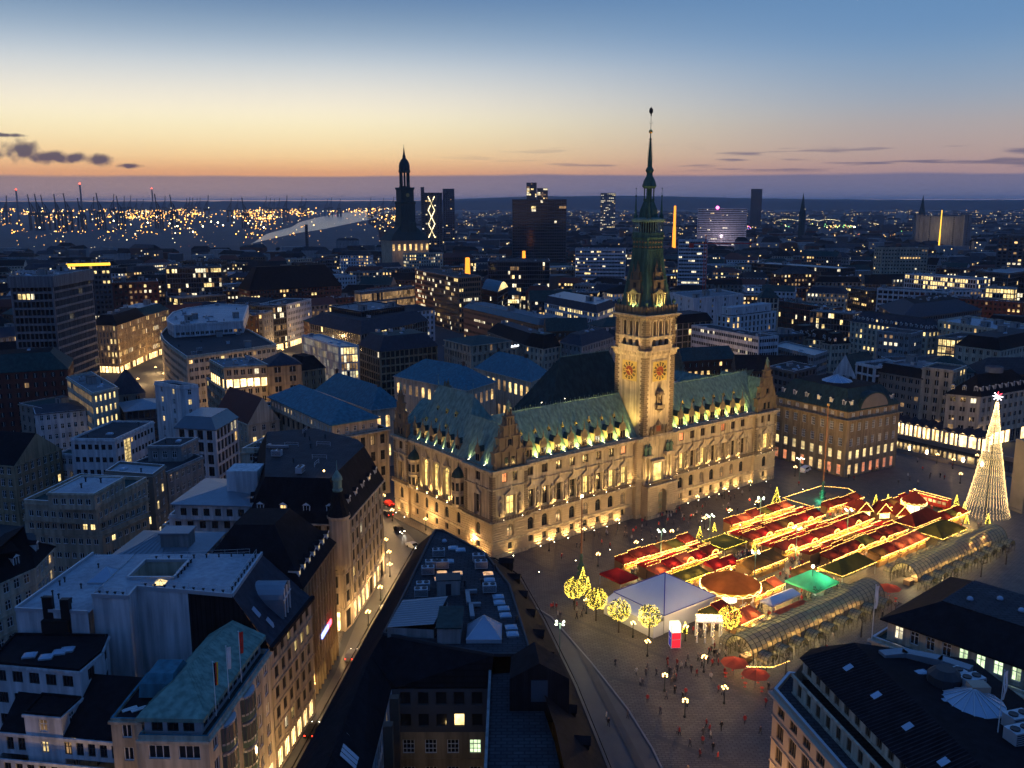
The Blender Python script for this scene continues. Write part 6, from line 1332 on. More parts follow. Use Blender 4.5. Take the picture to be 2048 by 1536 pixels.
SH = STY['grey'].but(wall='tan_stone', fl=4.2, bay=3.6, ww=1.5, wh=2.6, lit=.0, frame='frame_white', style='grid', cornice=.9, band=.12)
p = poly('house_k'); B.walls(p, 9.2, 19, SH, .02); B.walls(p, 4.7, 9.2, SH.but(litset='yellow', cornice=0, wh=2.9, sill=1.0), .95); B.walls(p, 0, 4.7, SH.but(litset='red', cornice=0, wh=3.3, sill=.7), .9)
q = inset(p, .4); B.walls(q, 19.1, 21.6, SH.but(fl=2.5, wh=1.3, sill=.6, cornice=.3), .02)
o, q2 = B.mansard(q, 21.7, 6.2, 4.0, 'copper_dark', 'slate', 4.4, .35, 1.1, eaves=.4)
i = [i for i in range(4) if toward(p[i], p[(i+1) % 4])]; i = max(i, key=lambda k: p[k][0]+p[(k+1) % 4][0]); e = Vector((p[(i+1) % 4][0]-p[i][0], p[(i+1) % 4][1]-p[i][1])).normalized(); m_ = fill_between(p[i], p[(i+1) % 4], .5)
r = [(7.0*math.cos(math.pi*k/14), 5.2*math.sin(math.pi*k/14)) for k in range(15)]; gb = MB()
gb.loft([[(m_[0]+e.x*a-e.y*.2, m_[1]+e.y*a+e.x*.2, 21.6+c) for a, c in r], [(m_[0]+e.x*a-e.y*6, m_[1]+e.y*a+e.x*6, 21.6+c) for a, c in r]], 1); gb.face([(m_[0]+e.x*a*.93-e.y*.15, m_[1]+e.y*a*.93+e.x*.15, 21.6+c*.93) for a, c in r], 0); B.obj(gb, 'arched_gable', ['grey_stone', 'copper_dark'])
c = centroid(q2); rb = MB(); n = 12; ring_ = [(c[0]+5*math.cos(2*math.pi*k/n), c[1]+5*math.sin(2*math.pi*k/n), 28.2) for k in range(n)]
for k in range(n): rb.face([ring_[k], ring_[(k+1) % n], (c[0], c[1], 30.4)], 0); rb.tube(ring_[k], (c[0], c[1], 30.45), .08, 4, 1)
B.obj(rb, 'roof_lantern', ['skylight_glass', 'metal_light']); B.done()
# arcade along the canal: arches, awning roofs, bright shops
B = Building('canal_arcade', 'white canal-side arcade with brightly lit shops and pleated awning roof', [UV(193, -30), UV(197, -30), UV(197, 12), UV(193, 12)])
for k in range(12):
    v = -29+3.4*k; a = MB(); 
    for dv in (0,): a.obox(UV(193.3, v), (CU, SU), .7, .7, 0, 5.2)
    B.obj(a, 'arcade_pier', ['white_plaster']); s = MB(); s.obox(UV(196.2, v+1.7), (CU, SU), .1, 2.6, .4, 4.4); B.obj(s, 'shop_window', ['shop'])
    aw = MB(); x0, x1, xm = UV(192.6, v), UV(192.6, v+3.4), UV(192.6, v+1.7); y0, y1, ym = UV(197.5, v), UV(197.5, v+3.4), UV(197.5, v+1.7)
    aw.face([(*x0, 5.4), (*xm, 6.3), (*ym, 8.0), (*y0, 7.1)]); aw.face([(*xm, 6.3), (*x1, 5.4), (*y1, 7.1), (*ym, 8.0)]); B.obj(aw, 'awning_bay', ['slate_blue'])
    if k % 2 == 0: B.light(UV(194.8, v+1.7), 4.2, 900, WARM2, size=.5)
a = MB(); a.obox(UV(193.3, -9), (CU, SU), .5, 42, 5.2, 5.6); a.obox(UV(192.8, -9), (CU, SU), .15, 42, .1, .9); B.obj(a, 'arcade_beam', ['white_plaster']); B.done()
# ================================================================== NEAR BUILDINGS
def flagpole(B, p, z, h, flags, rz=0.0, lean=(0, 0)):
    b = MB(); b.tube((p[0], p[1], z), (p[0]+lean[0], p[1]+lean[1], z+h), .07, 6, 0, .04); b.octa((p[0]+lean[0], p[1]+lean[1], z+h), .12); o = B.obj(b, 'flagpole', ['frame_white'])
    f = MB(); n = 6; zt_ = z+h-.2; L = h*.42
    for k, m in enumerate(flags):
        rows_ = []
        for j in range(7):
            t = j/6; w = .55*(1-.25*t); x0 = .08+w*k/len(flags); x1 = .08+w*(k+1)/len(flags); s = .12*math.sin(t*7+k); rows_.append([(p[0]+lean[0]*(1-t*.3)+math.cos(rz)*x0-math.sin(rz)*s, p[1]+lean[1]+math.sin(rz)*x0+math.cos(rz)*s, zt_-L*t), (p[0]+lean[0]*(1-t*.3)+math.cos(rz)*x1-math.sin(rz)*s, p[1]+lean[1]+math.sin(rz)*x1+math.cos(rz)*s, zt_-L*t)])
        f.loft(rows_, k, cap=False, closed=False)
    B.obj(f, 'flag', flags)
# ---- wedge-shaped house in the foreground
WL = [(-19.5, 179), (-23.6, 141.4), (-27.1, 103.5), (-29, 80)]; WR = [(-3.7, 171.8), (1.2, 162.9), (5.1, 144.8), (9.0, 123.4), (11.8, 103.3), (14, 80)]
B = Building('wedge_house', 'dark wedge-shaped house with cluttered flat roof and inner court in the foreground', [(-28, 80), (14, 80), (-4, 172), (-19.5, 179)])
out = ccw([WL[3], WL[2], WL[1], WL[0], WR[0], WR[1], WR[2], WR[3], WR[4], WR[5]])
SWD = STY['grey'].but(wall='tan_stone', lit=.06, shop='shop', bay=2.9, ww=1.5, wh=2.2, cornice=.6, frame='frame_dark')
B.walls(out, 0, 18, SWD)
IL = [(-15.2, 171.5), (-18.0, 139), (-20.2, 121), (-21.5, 80)]; IR = [(-13.6, 171.3), (-4.9, 159), (-.5, 145), (2.6, 121), (5.2, 103), (7, 80)]
r = MB()
def strip_roof(a, za, b_, zb, mi=0):
    for k in range(len(a)-1): r.face([(*a[k], za), (*a[k+1], za), (*b_[k+1], zb), (*b_[k], zb)], mi)
def ext(p, q, d=.5): return p
strip_roof(list(reversed(WL)), 18.1, list(reversed(IL)), 24)
strip_roof(WR, 18.1, IR, 24); r.face([(*WL[0], 18.1), (*IL[0], 24), (*IR[0], 24), (*WR[0], 18.1)][::-1])
r.prism(inset(out, -.5), 17.8, 18.12, 0, top=False); B.obj(r, 'roof', ['slate'])
flat_n = [IL[0], IL[1], (-19.2, 127.6), (-10.5, 123.8), (-2.7, 121), (2.6, 121), IR[2], IR[1], IR[0]]
b = MB(); b.face([(*p, 24.0) for p in flat_n]); B.obj(b, 'flat_roof', ['bitumen'])
kb_ = MB()
for p, q in zip(flat_n, flat_n[1:]+flat_n[:1]):
    e = (q[0]-p[0], q[1]-p[1]); l = math.hypot(*e); kb_.obox(((p[0]+q[0])/2, (p[1]+q[1])/2), (e[0]/l, e[1]/l), l, .3, 23.9, 24.35)
B.obj(kb_, 'roof_edge', ['metal_dark'])
# inner court: rear wall of the north block with lit windows, left court wall, wing roofs
cs_ = MB(); cs_.face([(-19.2, 127.6, 24), (-16.6, 120.2, 19.5), (-3.2, 120.2, 19.5), (-2.7, 121, 24), (-10.5, 123.8, 24)]); cs_.face([(-20.2, 121, 24), (-17.2, 120, 19.5), (-16.6, 120.2, 19.5), (-19.2, 127.6, 24)]); cs_.face([(-18.0, 139, 24), (-20.2, 121, 24), (-19.2, 127.6, 24)]); B.obj(cs_, 'court_roof', ['slate'])
C0, C1, C2, C3 = (-17.2, 92), (-3.2, 92), (-3.2, 120), (-17.2, 120)
B.facade(C3, C2, 12.6, 19.4, STY['dark'].but(bay=2.3, ww=1.6, wh=2.0, lit=.12, litset='warm', fl=3.4, style='plain', frame='frame_dark'), seen=True); B.facade(C3, C2, 4, 12.6, STY['cream'].but(wall='tan_stone', bay=2.9, ww=1.7, wh=2.2, lit=.35, litset='green', style='grid', fl=4.2), seen=True)
B.facade(C0, C3, 4, 19.4, STY['white'].but(bay=1.5, ww=.95, wh=2.2, lit=.05, fl=3.4, style='plain', frame='frame_dark'), seen=True); B.facade(C2, C1, 4, 19.4, STY['grey'].but(lit=.1), seen=True); B.facade(C1, C0, 4, 21.6, STY['grey'], seen=False)
b = MB(); b.face([(*p, 4) for p in (C0, C1, C2, C3)]); B.obj(b, 'court_floor', ['paving'])
b = MB(); b.face([(-21.5, 92, 24), (-20.2, 121, 24), (-17.2, 120, 19.5), (-17.2, 92, 19.5)][::-1]); b.face([(-21.6, 80, 24), (-21.5, 92, 24), (-17.2, 92, 19.5), (-17, 80, 19.5)][::-1]); B.obj(b, 'court_roof', ['slate'])
for k in range(5):
    y = 98+4.6*k; s = MB(); x0 = -20.3; sl = MB()
    for j in range(3): sl.face([(-20.4, y+j*.85, 23.35), (-20.4, y+j*.85+.72, 23.35), (-18.6, y+j*.85+.72, 21.45), (-18.6, y+j*.85, 21.45)][::-1])
    B.obj(sl, 'roof_window', ['skylight_glass'])
b = MB(); b.face([(-3.2, 80, 21.6), (5.2, 103, 21.6), (2.6, 121, 21.6), (-3.2, 120, 21.6)]); b.face([(-3.2, 80, 21.6), (7, 80, 21.6), (5.2, 103, 21.6)]); b.face([(-17.2, 80, 21.6), (-3.2, 80, 21.6), (-3.2, 92, 21.6), (-17.2, 92, 21.6)]); B.obj(b, 'terrace_roof', ['bitumen'])
b = MB(); b.obox((-10.2, 92), (1, 0), 14, .35, 21.6, 22.3); b.obox((-3.2, 106), (0, 1), 28, .35, 21.6, 22.3); B.obj(b, 'terrace_parapet', ['grey_plaster'])
b = MB(); b.prism([(-.4, 110.4), (7.4, 110.4), (6.2, 116.5), (-.2, 116.5)], 20, 26.2, 0, top=False); b.face([(-.4, 110.4, 26.2), (3.5, 110.4, 28.4), (3, 116.5, 28.4), (-.2, 116.5, 26.2)], 1); b.face([(3.5, 110.4, 28.4), (7.4, 110.4, 26.2), (6.2, 116.5, 26.2), (3, 116.5, 28.4)], 1); b.face([(-.4, 110.4, 26.2), (7.4, 110.4, 26.2), (3.5, 110.4, 28.4)], 0); b.box(2.4, 110.3, 23, 4.6, 110.4, 26, 2); B.obj(b, 'gabled_dormer', ['slate', 'slate', 'glass_sky'])
b = MB()
for p in ((-16.9, 106), (-16.9, 112.5)): b.box(p[0]+.5, p[1]-.6, 10, p[0]+1.7, p[1]+.6, 22.5)
B.obj(b, 'chimney_stack', ['brown_brick'])
# roof furniture of the flat part
sk = MB(); sk.box(-.9, -.75, 0, .9, .75, .25, 0); sk.loft([[(-.85, -.7, .25), (.85, -.7, .25), (.85, .7, .25), (-.85, .7, .25)], [(-.5, -.4, .45), (.5, -.4, .45), (.5, .4, .45), (-.5, .4, .45)]], 1)
SKD = sk.mesh('skylight', ['metal_light', 'skylight_glass']); SKL = sk.mesh('skylight', ['metal_light', 'sky_glow'])
for (x, y, l_) in ((-11.4, 155.5, 0), (-12.2, 150.2, 1), (-12.4, 147.6, 1), (-9.5, 150.0, 1), (-9.8, 147.2, 1), (-4.2, 149.8, 1), (-3.9, 147.2, 0), (-3.6, 145.0, 0), (-2.3, 140.4, 0), (-2.1, 138.2, 0), (-1.4, 136.0, 0), (-1.1, 133.6, 0), (-.2, 129.4, 0), (0, 127.2, 0), (-11, 162, 0), (-9.6, 161.0, 0)): B.put('skylight', SKL if l_ else SKD, (x, y), 24.02, .12)
for (x, y, k) in ((-13.4, 158, 'unit'), (-14.2, 152.6, 'unit'), (-14.6, 149.9, 'unit'), (-12.3, 152.6, 'unit'), (-14.8, 143.2, 'unit'), (-14.9, 140.8, 'unit'), (-10.6, 142.6, 'hut'), (-6.0, 155.5, 'unit'), (-5.5, 152.5, 'unit'), (-3.8, 142.4, 'unit'), (-12.9, 165.5, 'dome'), (-7.2, 139.5, 'duct'), (-6.4, 134.5, 'duct'), (-3.0, 152, 'vent'), (-8, 145, 'vent'), (-5.2, 145.6, 'vent'), (.6, 131.5, 'vent')): B.put(*CLUT[k][:1], CLUT[k][1], (x, y), 24.02, .1)
b = MB(); A_, B_, C_, D_ = (-18.6, 127.0), (-17.4, 136.5), (-10.2, 136.0), (-11.6, 126.2)   # raised seamed metal roof
b.prism(ccw([A_, D_, C_, B_]), 23.5, 25.4, 1, top=False); b.face([(*A_, 25.4), (*D_, 26.3), (*C_, 26.3), (*B_, 25.4)], 0); B.obj(b, 'metal_roof', ['zinc', 'grey_plaster'])
B.seams((*B_, 25.42), (*A_, 25.42), (*D_, 26.32), (*C_, 26.32), .75, 'metal_light')
b = MB(); b.box(-11, 124.5, 23.9, -7.6, 131.5, 26.4, 0); b.box(-11.2, 124.3, 26.4, -7.4, 131.7, 26.6, 1); B.obj(b, 'stair_housing', ['grey_plaster', 'copper_dark'])
b = MB(); q = [(-6.8, 124.6, 24.6), (-1.6, 124.6, 24.6), (-1.6, 129.6, 24.6), (-6.8, 129.6, 24.6)]; b.prism([p[:2] for p in q], 24, 24.6, 1, top=False)
for k in range(4): b.face([q[k], q[(k+1) % 4], (-4.2, 127.1, 27.2)], 0); b.tube(q[k], (-4.2, 127.1, 27.25), .07, 4, 1)
B.obj(b, 'pyramid_skylight', ['skylight_glass', 'metal_light'])
for k in range(9):   # dormers down the right slope, roof windows down the left slope
    t = (k+.5)/9; y = 167-t*66; x = 1.0+(167-y)*.163; d_ = dormer_mesh(1.6, 1.7, 2.6, 'slate', 'glass_dark', 'slate'); B.put('dormer', d_, (x-1.5, y), 19.2, math.pi/2-.14)
B.light((-10, 112), 9, 120, (1, .68, .25)); B.done()
# ---- pale-roofed block at left with blank white walls
B = Building('pale_roof_block', 'block with pale flat roofs, light well and tall blank white side wall', [(-75, 129), (-42, 129), (-36, 146), (-72, 151)])
x0, x1, y1_ = -63.4, -42.2, 146.4
b = MB(); front = [(-63.4, 129.9), (-57.6, 129.2), (-57.8, 132.8), (-49.4, 131.2)]
for p, q in zip(front, front[1:]): b.face([(*p, 0), (*q, 0), (*q, 29.4), (*p, 29.4)], 0)
b.face([(-63.4, 146.4, 0), (-63.4, 129.9, 0), (-63.4, 129.9, 29.4), (-63.4, 146.4, 29.4)], 0); B.obj(b, 'blank_wall', ['white_plaster'])
b = MB(); b.face([(-49.4, 131.2, 0), (-42.2, 129.7, 0), (-42.2, 129.7, 29.2), (-49.4, 131.2, 29.2)]); b.face([(-42.2, 129.7, 0), (-36.9, 128.7, 0), (-36.9, 128.7, 21.5), (-42.2, 129.7, 29.2)]); B.obj(b, 'shadowed_party_wall', ['slate'])  # slate-dark colour stands for the shadow lying on this firewall
H = (-60.5, -53.2, 136.0, 143.2); b = MB()
for pl in ([(-63.4, 129.9), (-57.6, 129.2), (-57.8, 132.8), (-57.8, H[2]), (-63.4, H[2])], [(-57.8, 132.8), (-49.4, 131.2), (-42.2, 129.7), (-42.2, H[2]), (-57.8, H[2])], [(-63.4, H[2]), (H[0], H[2]), (H[0], H[3]), (-63.4, H[3])], [(H[1], H[2]), (-42.2, H[2]), (-42.2, H[3]), (H[1], H[3])], [(-63.4, H[3]), (-42.2, H[3]), (-42.2, 146.6), (-63.4, 146.6)]): b.face([(*p, 29.2) for p in pl])
B.obj(b, 'flat_roof', ['pale_roof'])
b = MB(); hc = [(H[0], H[2]), (H[1], H[2]), (H[1], H[3]), (H[0], H[3])]
for k in range(4): p, q = hc[k], hc[(k+1) % 4]; b.face([(*p, 29.2), (*q, 29.2), (*q, 12), (*p, 12)], 0)
b.face([(*p, 12) for p in hc], 1); B.obj(b, 'light_well', ['cream_plaster', 'bitumen'])
b = MB()
for k in range(4): p, q = hc[k], hc[(k+1) % 4]; l = math.dist(p, q); b.obox(((p[0]+q[0])/2, (p[1]+q[1])/2), ((q[0]-p[0])/l, (q[1]-p[1])/l), l, .35, 29.2, 29.7)
for p, q in zip(front+[(-42.2, 129.7)], front[1:]+[(-42.2, 129.7), (-42.2, 146.6)]):
    l = math.dist(p, q)
    if l > .1: b.obox(((p[0]+q[0])/2, (p[1]+q[1])/2), ((q[0]-p[0])/l, (q[1]-p[1])/l), l, .3, 29.0, 29.6)
B.obj(b, 'parapet', ['metal_light'])
for (p, q, n) in (((-57.3, 133.2), (-43, 130.4), 9), ((-42.8, 131), (-42.8, 145.6), 9), ((-52.8, 136), (-52.8, 143.4), 5), ((-60, 143.9), (-44, 145.8), 8), ((-63, 130.4), (-58, 129.7), 4)):
    for k in range(n): t = (k+.5)/n; B.put('vent_pipe', CLUT['vent'][1], fill_between(p, q, t), 29.2, scale=(.8, .8, .6))
    b = MB(); 
    for z in (29.9, 30.4): b.tube((*p, z), (*q, z), .03, 4)
    for k in range(n+1): t = k/n; c = fill_between(p, q, t); b.tube((*c, 29.2), (*c, 30.4), .03, 4)
    B.obj(b, 'guard_rail', ['metal_light'])
lowp = [(-75, 129.6), (-63.5, 128.4), (-63.5, 146.5), (-62, 152), (-73.2, 152)]; b = MB(); b.face([(*p, 27.0) for p in lowp]); B.obj(b, 'lower_roof', ['pale_roof'])
b = MB(); b.face([(*lowp[0], 0), (*lowp[1], 0), (*lowp[1], 27.5), (*lowp[0], 27.5)]); b.face([(*lowp[4], 0), (*lowp[0], 0), (*lowp[0], 27.5), (*lowp[4], 27.5)]); B.obj(b, 'lower_wall', ['white_plaster'])
b = MB(); b.obox(fill_between(lowp[0], lowp[1], .5), ((11.5)/11.6, -1.2/11.6), 11.6, .3, 27, 27.5); b.obox(fill_between(lowp[0], lowp[4], .5), (.08, .997), 22.4, .3, 27, 27.5); B.obj(b, 'lower_parapet', ['metal_light'])
for k in range(8): B.put('vent_pipe', CLUT['vent'][1], (random.uniform(-73, -65), random.uniform(131, 149)), 27, scale=(.7, .7, .8))
for (c, s_, z, m_) in (((-66.2, 141.5), 2.3, 27, 'skylight_glass'), ((-54.6, 133.9), .9, 29.2, 'win_yellow')):
    b = MB(); q = [(c[0]+a*s_, c[1]+d_*s_, z+.3) for a, d_ in ((-1, -1), (1, -1), (1, 1), (-1, 1))]; b.prism([p[:2] for p in q], z, z+.3, 1, top=False)
    for k in range(4): b.face([q[k], q[(k+1) % 4], (*c, z+.3+s_*.8)], 0); b.tube(q[k], (*c, z+.32+s_*.8), .05, 4, 1)
    B.obj(b, 'pyramid_skylight', [m_, 'metal_light'])
b = MB(); b.box(-70.5, 128.9, 22.5, -69, 129.6, 29.4); b.box(-67.6, 128.4, 23, -66.3, 129.3, 29.2); b.box(-70.5, 128.0, 18, -66.5, 129.1, 26); B.obj(b, 'chimney_stack', ['black_paint'])
# street slope and front
b = MB(); b.face([(-36.6, 128.6, 21.5), (-34.3, 146.4, 21.5), (-42.2, 146.4, 29.2), (-42.2, 129.7, 29.2)], 0); B.obj(b, 'mansard_slope', ['slate_blue'])
SN = STY['beige'].but(wall='beige_stone', shop='shop', bay=2.9, ww=1.5, wh=2.0, lit=.08, style='three', frame='frame_dark'); B.facade((-36.6, 128.6), (-34.3, 146.4), 0, 21.3, SN, seen=True); B.strip((-36.6, 128.6), (-34.3, 146.4), 21.0, 21.6, .6, 'slate')
b = MB(); 
for k in range(9):   # barrel dormer with glazed end
    a, c = math.pi*k/8, math.pi*(k+1)/8
    b.face([(-41.5, 138.5+2.4*math.cos(a), 25.6+2.1*math.sin(a)), (-36.2, 138.5+2.4*math.cos(a), 25.6+2.1*math.sin(a)), (-36.2, 138.5+2.4*math.cos(c), 25.6+2.1*math.sin(c)), (-41.5, 138.5+2.4*math.cos(c), 25.6+2.1*math.sin(c))][::-1], 0) if k < 8 else None
b.face([(-36.3, 138.5+2.4*math.cos(math.pi*k/8), 25.6+2.1*math.sin(math.pi*k/8)) for k in range(9)]+[(-36.3, 136.1, 22.4), (-36.3, 140.9, 22.4)], 1); b.face([(-41, 136.1, 22.4), (-36.2, 136.1, 22.4), (-36.2, 136.1, 25.6), (-41, 136.1, 25.6)], 0)
for y in (136.9, 138.5, 140.1): b.box(-36.28, y-.06, 22.4, -36.1, y+.06, 27.2, 2)
b.box(-36.28, 136.2, 25.4, -36.1, 140.8, 25.55, 2); B.obj(b, 'barrel_dormer', ['zinc', 'glass_sky', 'frame_white'])
for (y, z) in ((132, 25.5), (143.5, 26.5), (133.2, 23.2)): b = MB(); t = (29.2-z)/7.7; x = -42.2+5.8*t; b.face([(x-.5, y-.6, z+.75), (x+.6, y-.6, z-.65), (x+.6, y+.6, z-.65), (x-.5, y+.6, z+.75)]); B.obj(b, 'roof_window', ['skylight_glass'])
B.done()
# ---- green copper-roofed house at bottom left
B = Building('copper_roof_house', 'cream street house with green copper roof, glazed attic and three flagpoles', [(-47.1, 104.9), (-38.2, 104.6), (-36.3, 127.3), (-45.2, 127.6)])
gp_ = [(-47.1, 104.9), (-38.2, 104.6), (-36.4, 127.6), (-45.2, 127.9)]; SG = STY['cream'].but(wall='cream_plaster', shop='shop', bay=3.1, ww=1.6, wh=1.9, lit=.06, style='two', frame='frame_white', band=0, cornice=.35, groundfl=4.6)
B.walls(gp_, 0, 21, SG, styles={0: SG.but(bay=4.4, ww=2.8, style='three', shop=None)}); B.flat(gp_, 21, 'copper_dark', .7, 'cream_plaster', .3, 'copper_teal'); up = inset(gp_, [1.2, 1.3, .3, .3]); B.walls(up, 21.1, 23.6, STY['dark'].but(wall='metal_light', bay=1.7, ww=1.45, wh=1.7, fl=2.5, sill=.4, lit=.0, style='two', cornice=0))
rp = inset(up, -.7); z = 23.7; A_, B_, C_, D_ = [(*p, z) for p in rp]; r0 = (-43.5, 112.5, 26.4); r1 = (-41.6, 127.4, 26.4); b = MB(); b.face([A_, B_, r0]); b.face([B_, C_, r1, r0]); b.face([D_, A_, r0, r1]); b.face([C_, D_, r1]); b.prism(rp, 23.2, 23.72, 0, top=False, bottom=True); B.obj(b, 'copper_roof', ['copper_teal2'] if 'copper_teal2' in MATS else ['copper'])
B.seams(B_, C_, r1, r0, .8, 'copper', .06, .06); B.seams(D_, A_, r0, r1, 1.2, 'copper', .06, .06)
b = MB(); b.loft([[(-49.5, 111.5, 23), (-45, 111.5, 23), (-45, 117.5, 23), (-49.5, 117.5, 23)], [(-49.4, 111.8, 24.8), (-45, 111.8, 24.8), (-45, 117.4, 24.8), (-49.4, 117.4, 24.8)], [(-48.6, 112.8, 25.8), (-45.2, 112.8, 25.8), (-45.2, 116.6, 25.8), (-48.6, 116.6, 25.8)]]); B.obj(b, 'copper_hood', ['copper_teal'])
wp = [(-51.2, 106.6), (-47.2, 106.4), (-46.9, 118), (-51, 118.2)]; B.walls(wp, 0, 22.6, SG.but(wall='beige_stone', bay=2.4, ww=1.3, shop=None), .0); B.flat(wp, 22.6, 'slate', .4, 'beige_stone', .3, 'copper_teal')
for x in (-49.8, -48.6): b = MB(); b.obox((x, 109.2), (.8, .6), 1.9, .55, 22.65, 22.8); b.obox((x, 109.2), (.8, .6), 1.6, .12, 22.8, 22.95); B.obj(b, 'roof_ladder', ['frame_white'])
for y in (110.5, 117.5):   # curved bay windows with ironwork on the street side
    for f in range(4):
        z = 5.2+4*f; b = MB(); cx_ = -38.2+(y-104.6)*.078; n = 8; rr = [(cx_-.1+1.25*math.sin(math.pi*k/n), y+2.1*math.cos(math.pi*k/n)) for k in range(n+1)]
        b.loft([[(*p, z+.9) for p in rr], [(*p, z+3.1) for p in rr]], 1, cap=False, closed=False); b.prism(rr, z+.6, z+.9, 0, bottom=True); b.prism(rr, z+3.1, z+3.4, 0)
        for p in rr: b.tube((*p, z-.1), (*p, z+3.3), .07, 4, 2)
        b.loft([[(*p, z-.2) for p in rr], [(*p, z+.6) for p in rr]], 2, cap=False, closed=False); B.obj(b, 'bay_window', ['metal_light', 'glass_sky', 'iron_green'])
for (x, y, fl_) in ((-38.3, 108.4, ['flag_black', 'flag_red', 'flag_gold']), (-37.9, 112.6, ['flag_white']), (-37.5, 116.9, ['flag_red', 'flag_red'])): flagpole(B, (x, y), 22.2, 7.6, fl_, .4)
B.done()
# ---- tan stone house with rows of slim piers, steep dark roof
B = Building('pier_house', 'tall tan stone house with slim vertical piers and steep dark dormer roof', [(-56, 147), (-36, 147), (-34.4, 167.5), (-55, 168)])
pp = [(-55, 147), (-35.9, 146.7), (-34.4, 167.4), (-54, 168)]; B.walls(pp, 0, 23, STY['beige'].but(wall='tan_stone', shop='shop', bay=1.7, ww=.95, wh=2.6, fl=3.6, lit=.03, style='two', frame='frame_dark', fins=.35, cornice=.5)); o, q = B.mansard(pp, 23, 9, 6, 'slate', 'slate', None, eaves=.5)
B.dormers(pp[1], pp[2], 23, 9, 6, 2.6, 'slate', .9, 1.0, 'yellow', o, .12); sg = MB(); e = Vector((1.5, 20.7)).normalized(); sg.obox((-35.0+.35, 158), (e.x, e.y), 4.2, .25, 9.0, 9.9); B.obj(sg, 'neon_sign', ['sign_blue']); sg = MB(); sg.obox((-34.8+.35, 161.2), (e.x, e.y), 2.2, .25, 9.0, 9.9); B.obj(sg, 'neon_sign', ['star_red']); B.done()
# ---- blue-grey seamed roof, dark roofs at bottom left
B = Building('seamed_house', 'house with blue-grey seamed metal roof and small rooftop box', [(-72, 155), (-56, 154), (-56, 168), (-71, 169)])
sp_ = [(-72, 154.6), (-56, 154), (-55.6, 168), (-71, 169)]; B.walls(sp_, 0, 25, STY['white']); B.hip(sp_, 25, 2.4, 'zinc', .5); B.seams((-72, 154.2, 25.05), (-56, 153.6, 25.05), (-60, 161.1, 27.45), (-66, 161.4, 27.45), 1.1, 'zinc'); bx = MB(); bx.box(-63.5, 157.5, 25, -58.5, 161, 28.6); bx.box(-63.8, 157.2, 28.6, -58.2, 161.3, 28.9, 1); B.obj(bx, 'roof_box', ['grey_plaster', 'zinc']); B.done()
B = Building('dark_slate_house', 'low white house with broad black roof at the bottom left corner', [(-68, 112), (-52, 110), (-51.4, 119), (-69, 121)])
dp = [(-70, 112.7), (-51.8, 110), (-51.4, 119.5), (-69.5, 121.8)]; B.walls(dp, 0, 13.4, STY['white'].but(bay=1.7, ww=1.05, wh=1.9, lit=.04, frame='frame_dark', style='two')); dq = inset(dp, [1.1, 0, 0, 0]); B.walls(dq, 13.5, 16.6, STY['white'].but(bay=1.7, ww=1.05, wh=1.9, lit=.05, fl=3, sill=.6, frame='frame_dark')); b = MB(); b.face([(*dq[0], 16.7), (*dq[1], 16.7), (*dp[2], 21.5), (*dp[3], 21.5)]); b.face([(*dq[1], 16.7), (*dp[2], 16.7), (*dp[2], 21.5)]); B.obj(b, 'roof', ['slate']); B.clutter(dp, 18, 0); B.done()
B = Building('black_roof_house', 'white-walled house with stepped black flat roofs at the left edge', [(-72, 119), (-60, 117.3), (-61, 128), (-74.7, 128.4)])
bp = [(-74, 119.6), (-60, 117.3), (-59.3, 122.7), (-60.5, 127.8), (-74.7, 128.3)]; B.walls(bp, 0, 23.6, STY['white'].but(bay=2.6, ww=1.6, wh=1.7, lit=.0, style='three', frame='frame_dark')); B.flat(bp, 23.7, 'slate', .35, 'slate', .3, 'slate'); [B.put('skylight', SKD, p_, 23.75, .2) for p_ in ((-69, 121.5), (-66.4, 121), (-65.2, 122.4), (-64.4, 123.2))]; b2 = [(-66, 113.2), (-60.6, 112.4), (-60, 117.2), (-66, 118.2)]; B.walls(b2, 0, 19.6, STY['white'].but(bay=3, ww=1.2, lit=.3, litset='warm')); B.flat(b2, 19.7, 'slate', .3, 'slate', .3, 'slate'); B.done()
simple('left_dark', 'mansard_house', 'black mansard house with small lit window at the left edge', STY['cream'].but(lit=.08, bay=2.2), ('mansard', 'slate', 6.5, 5, 'slate', 5.0))
# ---- bottom right: house with seamed dark roof
B = Building('seamed_roof_house', 'sandstone house with dark seamed roof and roof terraces at the bottom right', [(36, 117), (42, 84), (66, 84), (60, 118)])
fp = [(42.6, 80), (68, 80), (63, 116), (39.6, 121.5), (36.2, 116.8)]; SS = STY['cream'].but(wall='pink_stone', fl=3.7, bay=3.4, ww=2.0, wh=2.3, lit=.0, style='three', frame='frame_brown', cornice=.7, band=.12); B.walls(fp, 0, 20.6, SS); B.flat(fp, 20.6, 'bitumen', .6, 'pink_stone', .4, 'metal_light')
u2 = inset(fp, [0, 1, 1, 2.2, 2.4]); B.walls(u2, 20.7, 23.4, SS.but(wall='cream_plaster', bay=2.6, ww=1.1, wh=2.0, fl=2.7, sill=.3, cornice=.3)); u3 = inset(u2, [0, 0, 0, .8, 1.5]); B.walls(u3, 23.5, 25.3, SS.but(wall='cream_plaster', fl=1.8, wh=1.4, sill=.2, bay=2.4, ww=1.2, cornice=0))
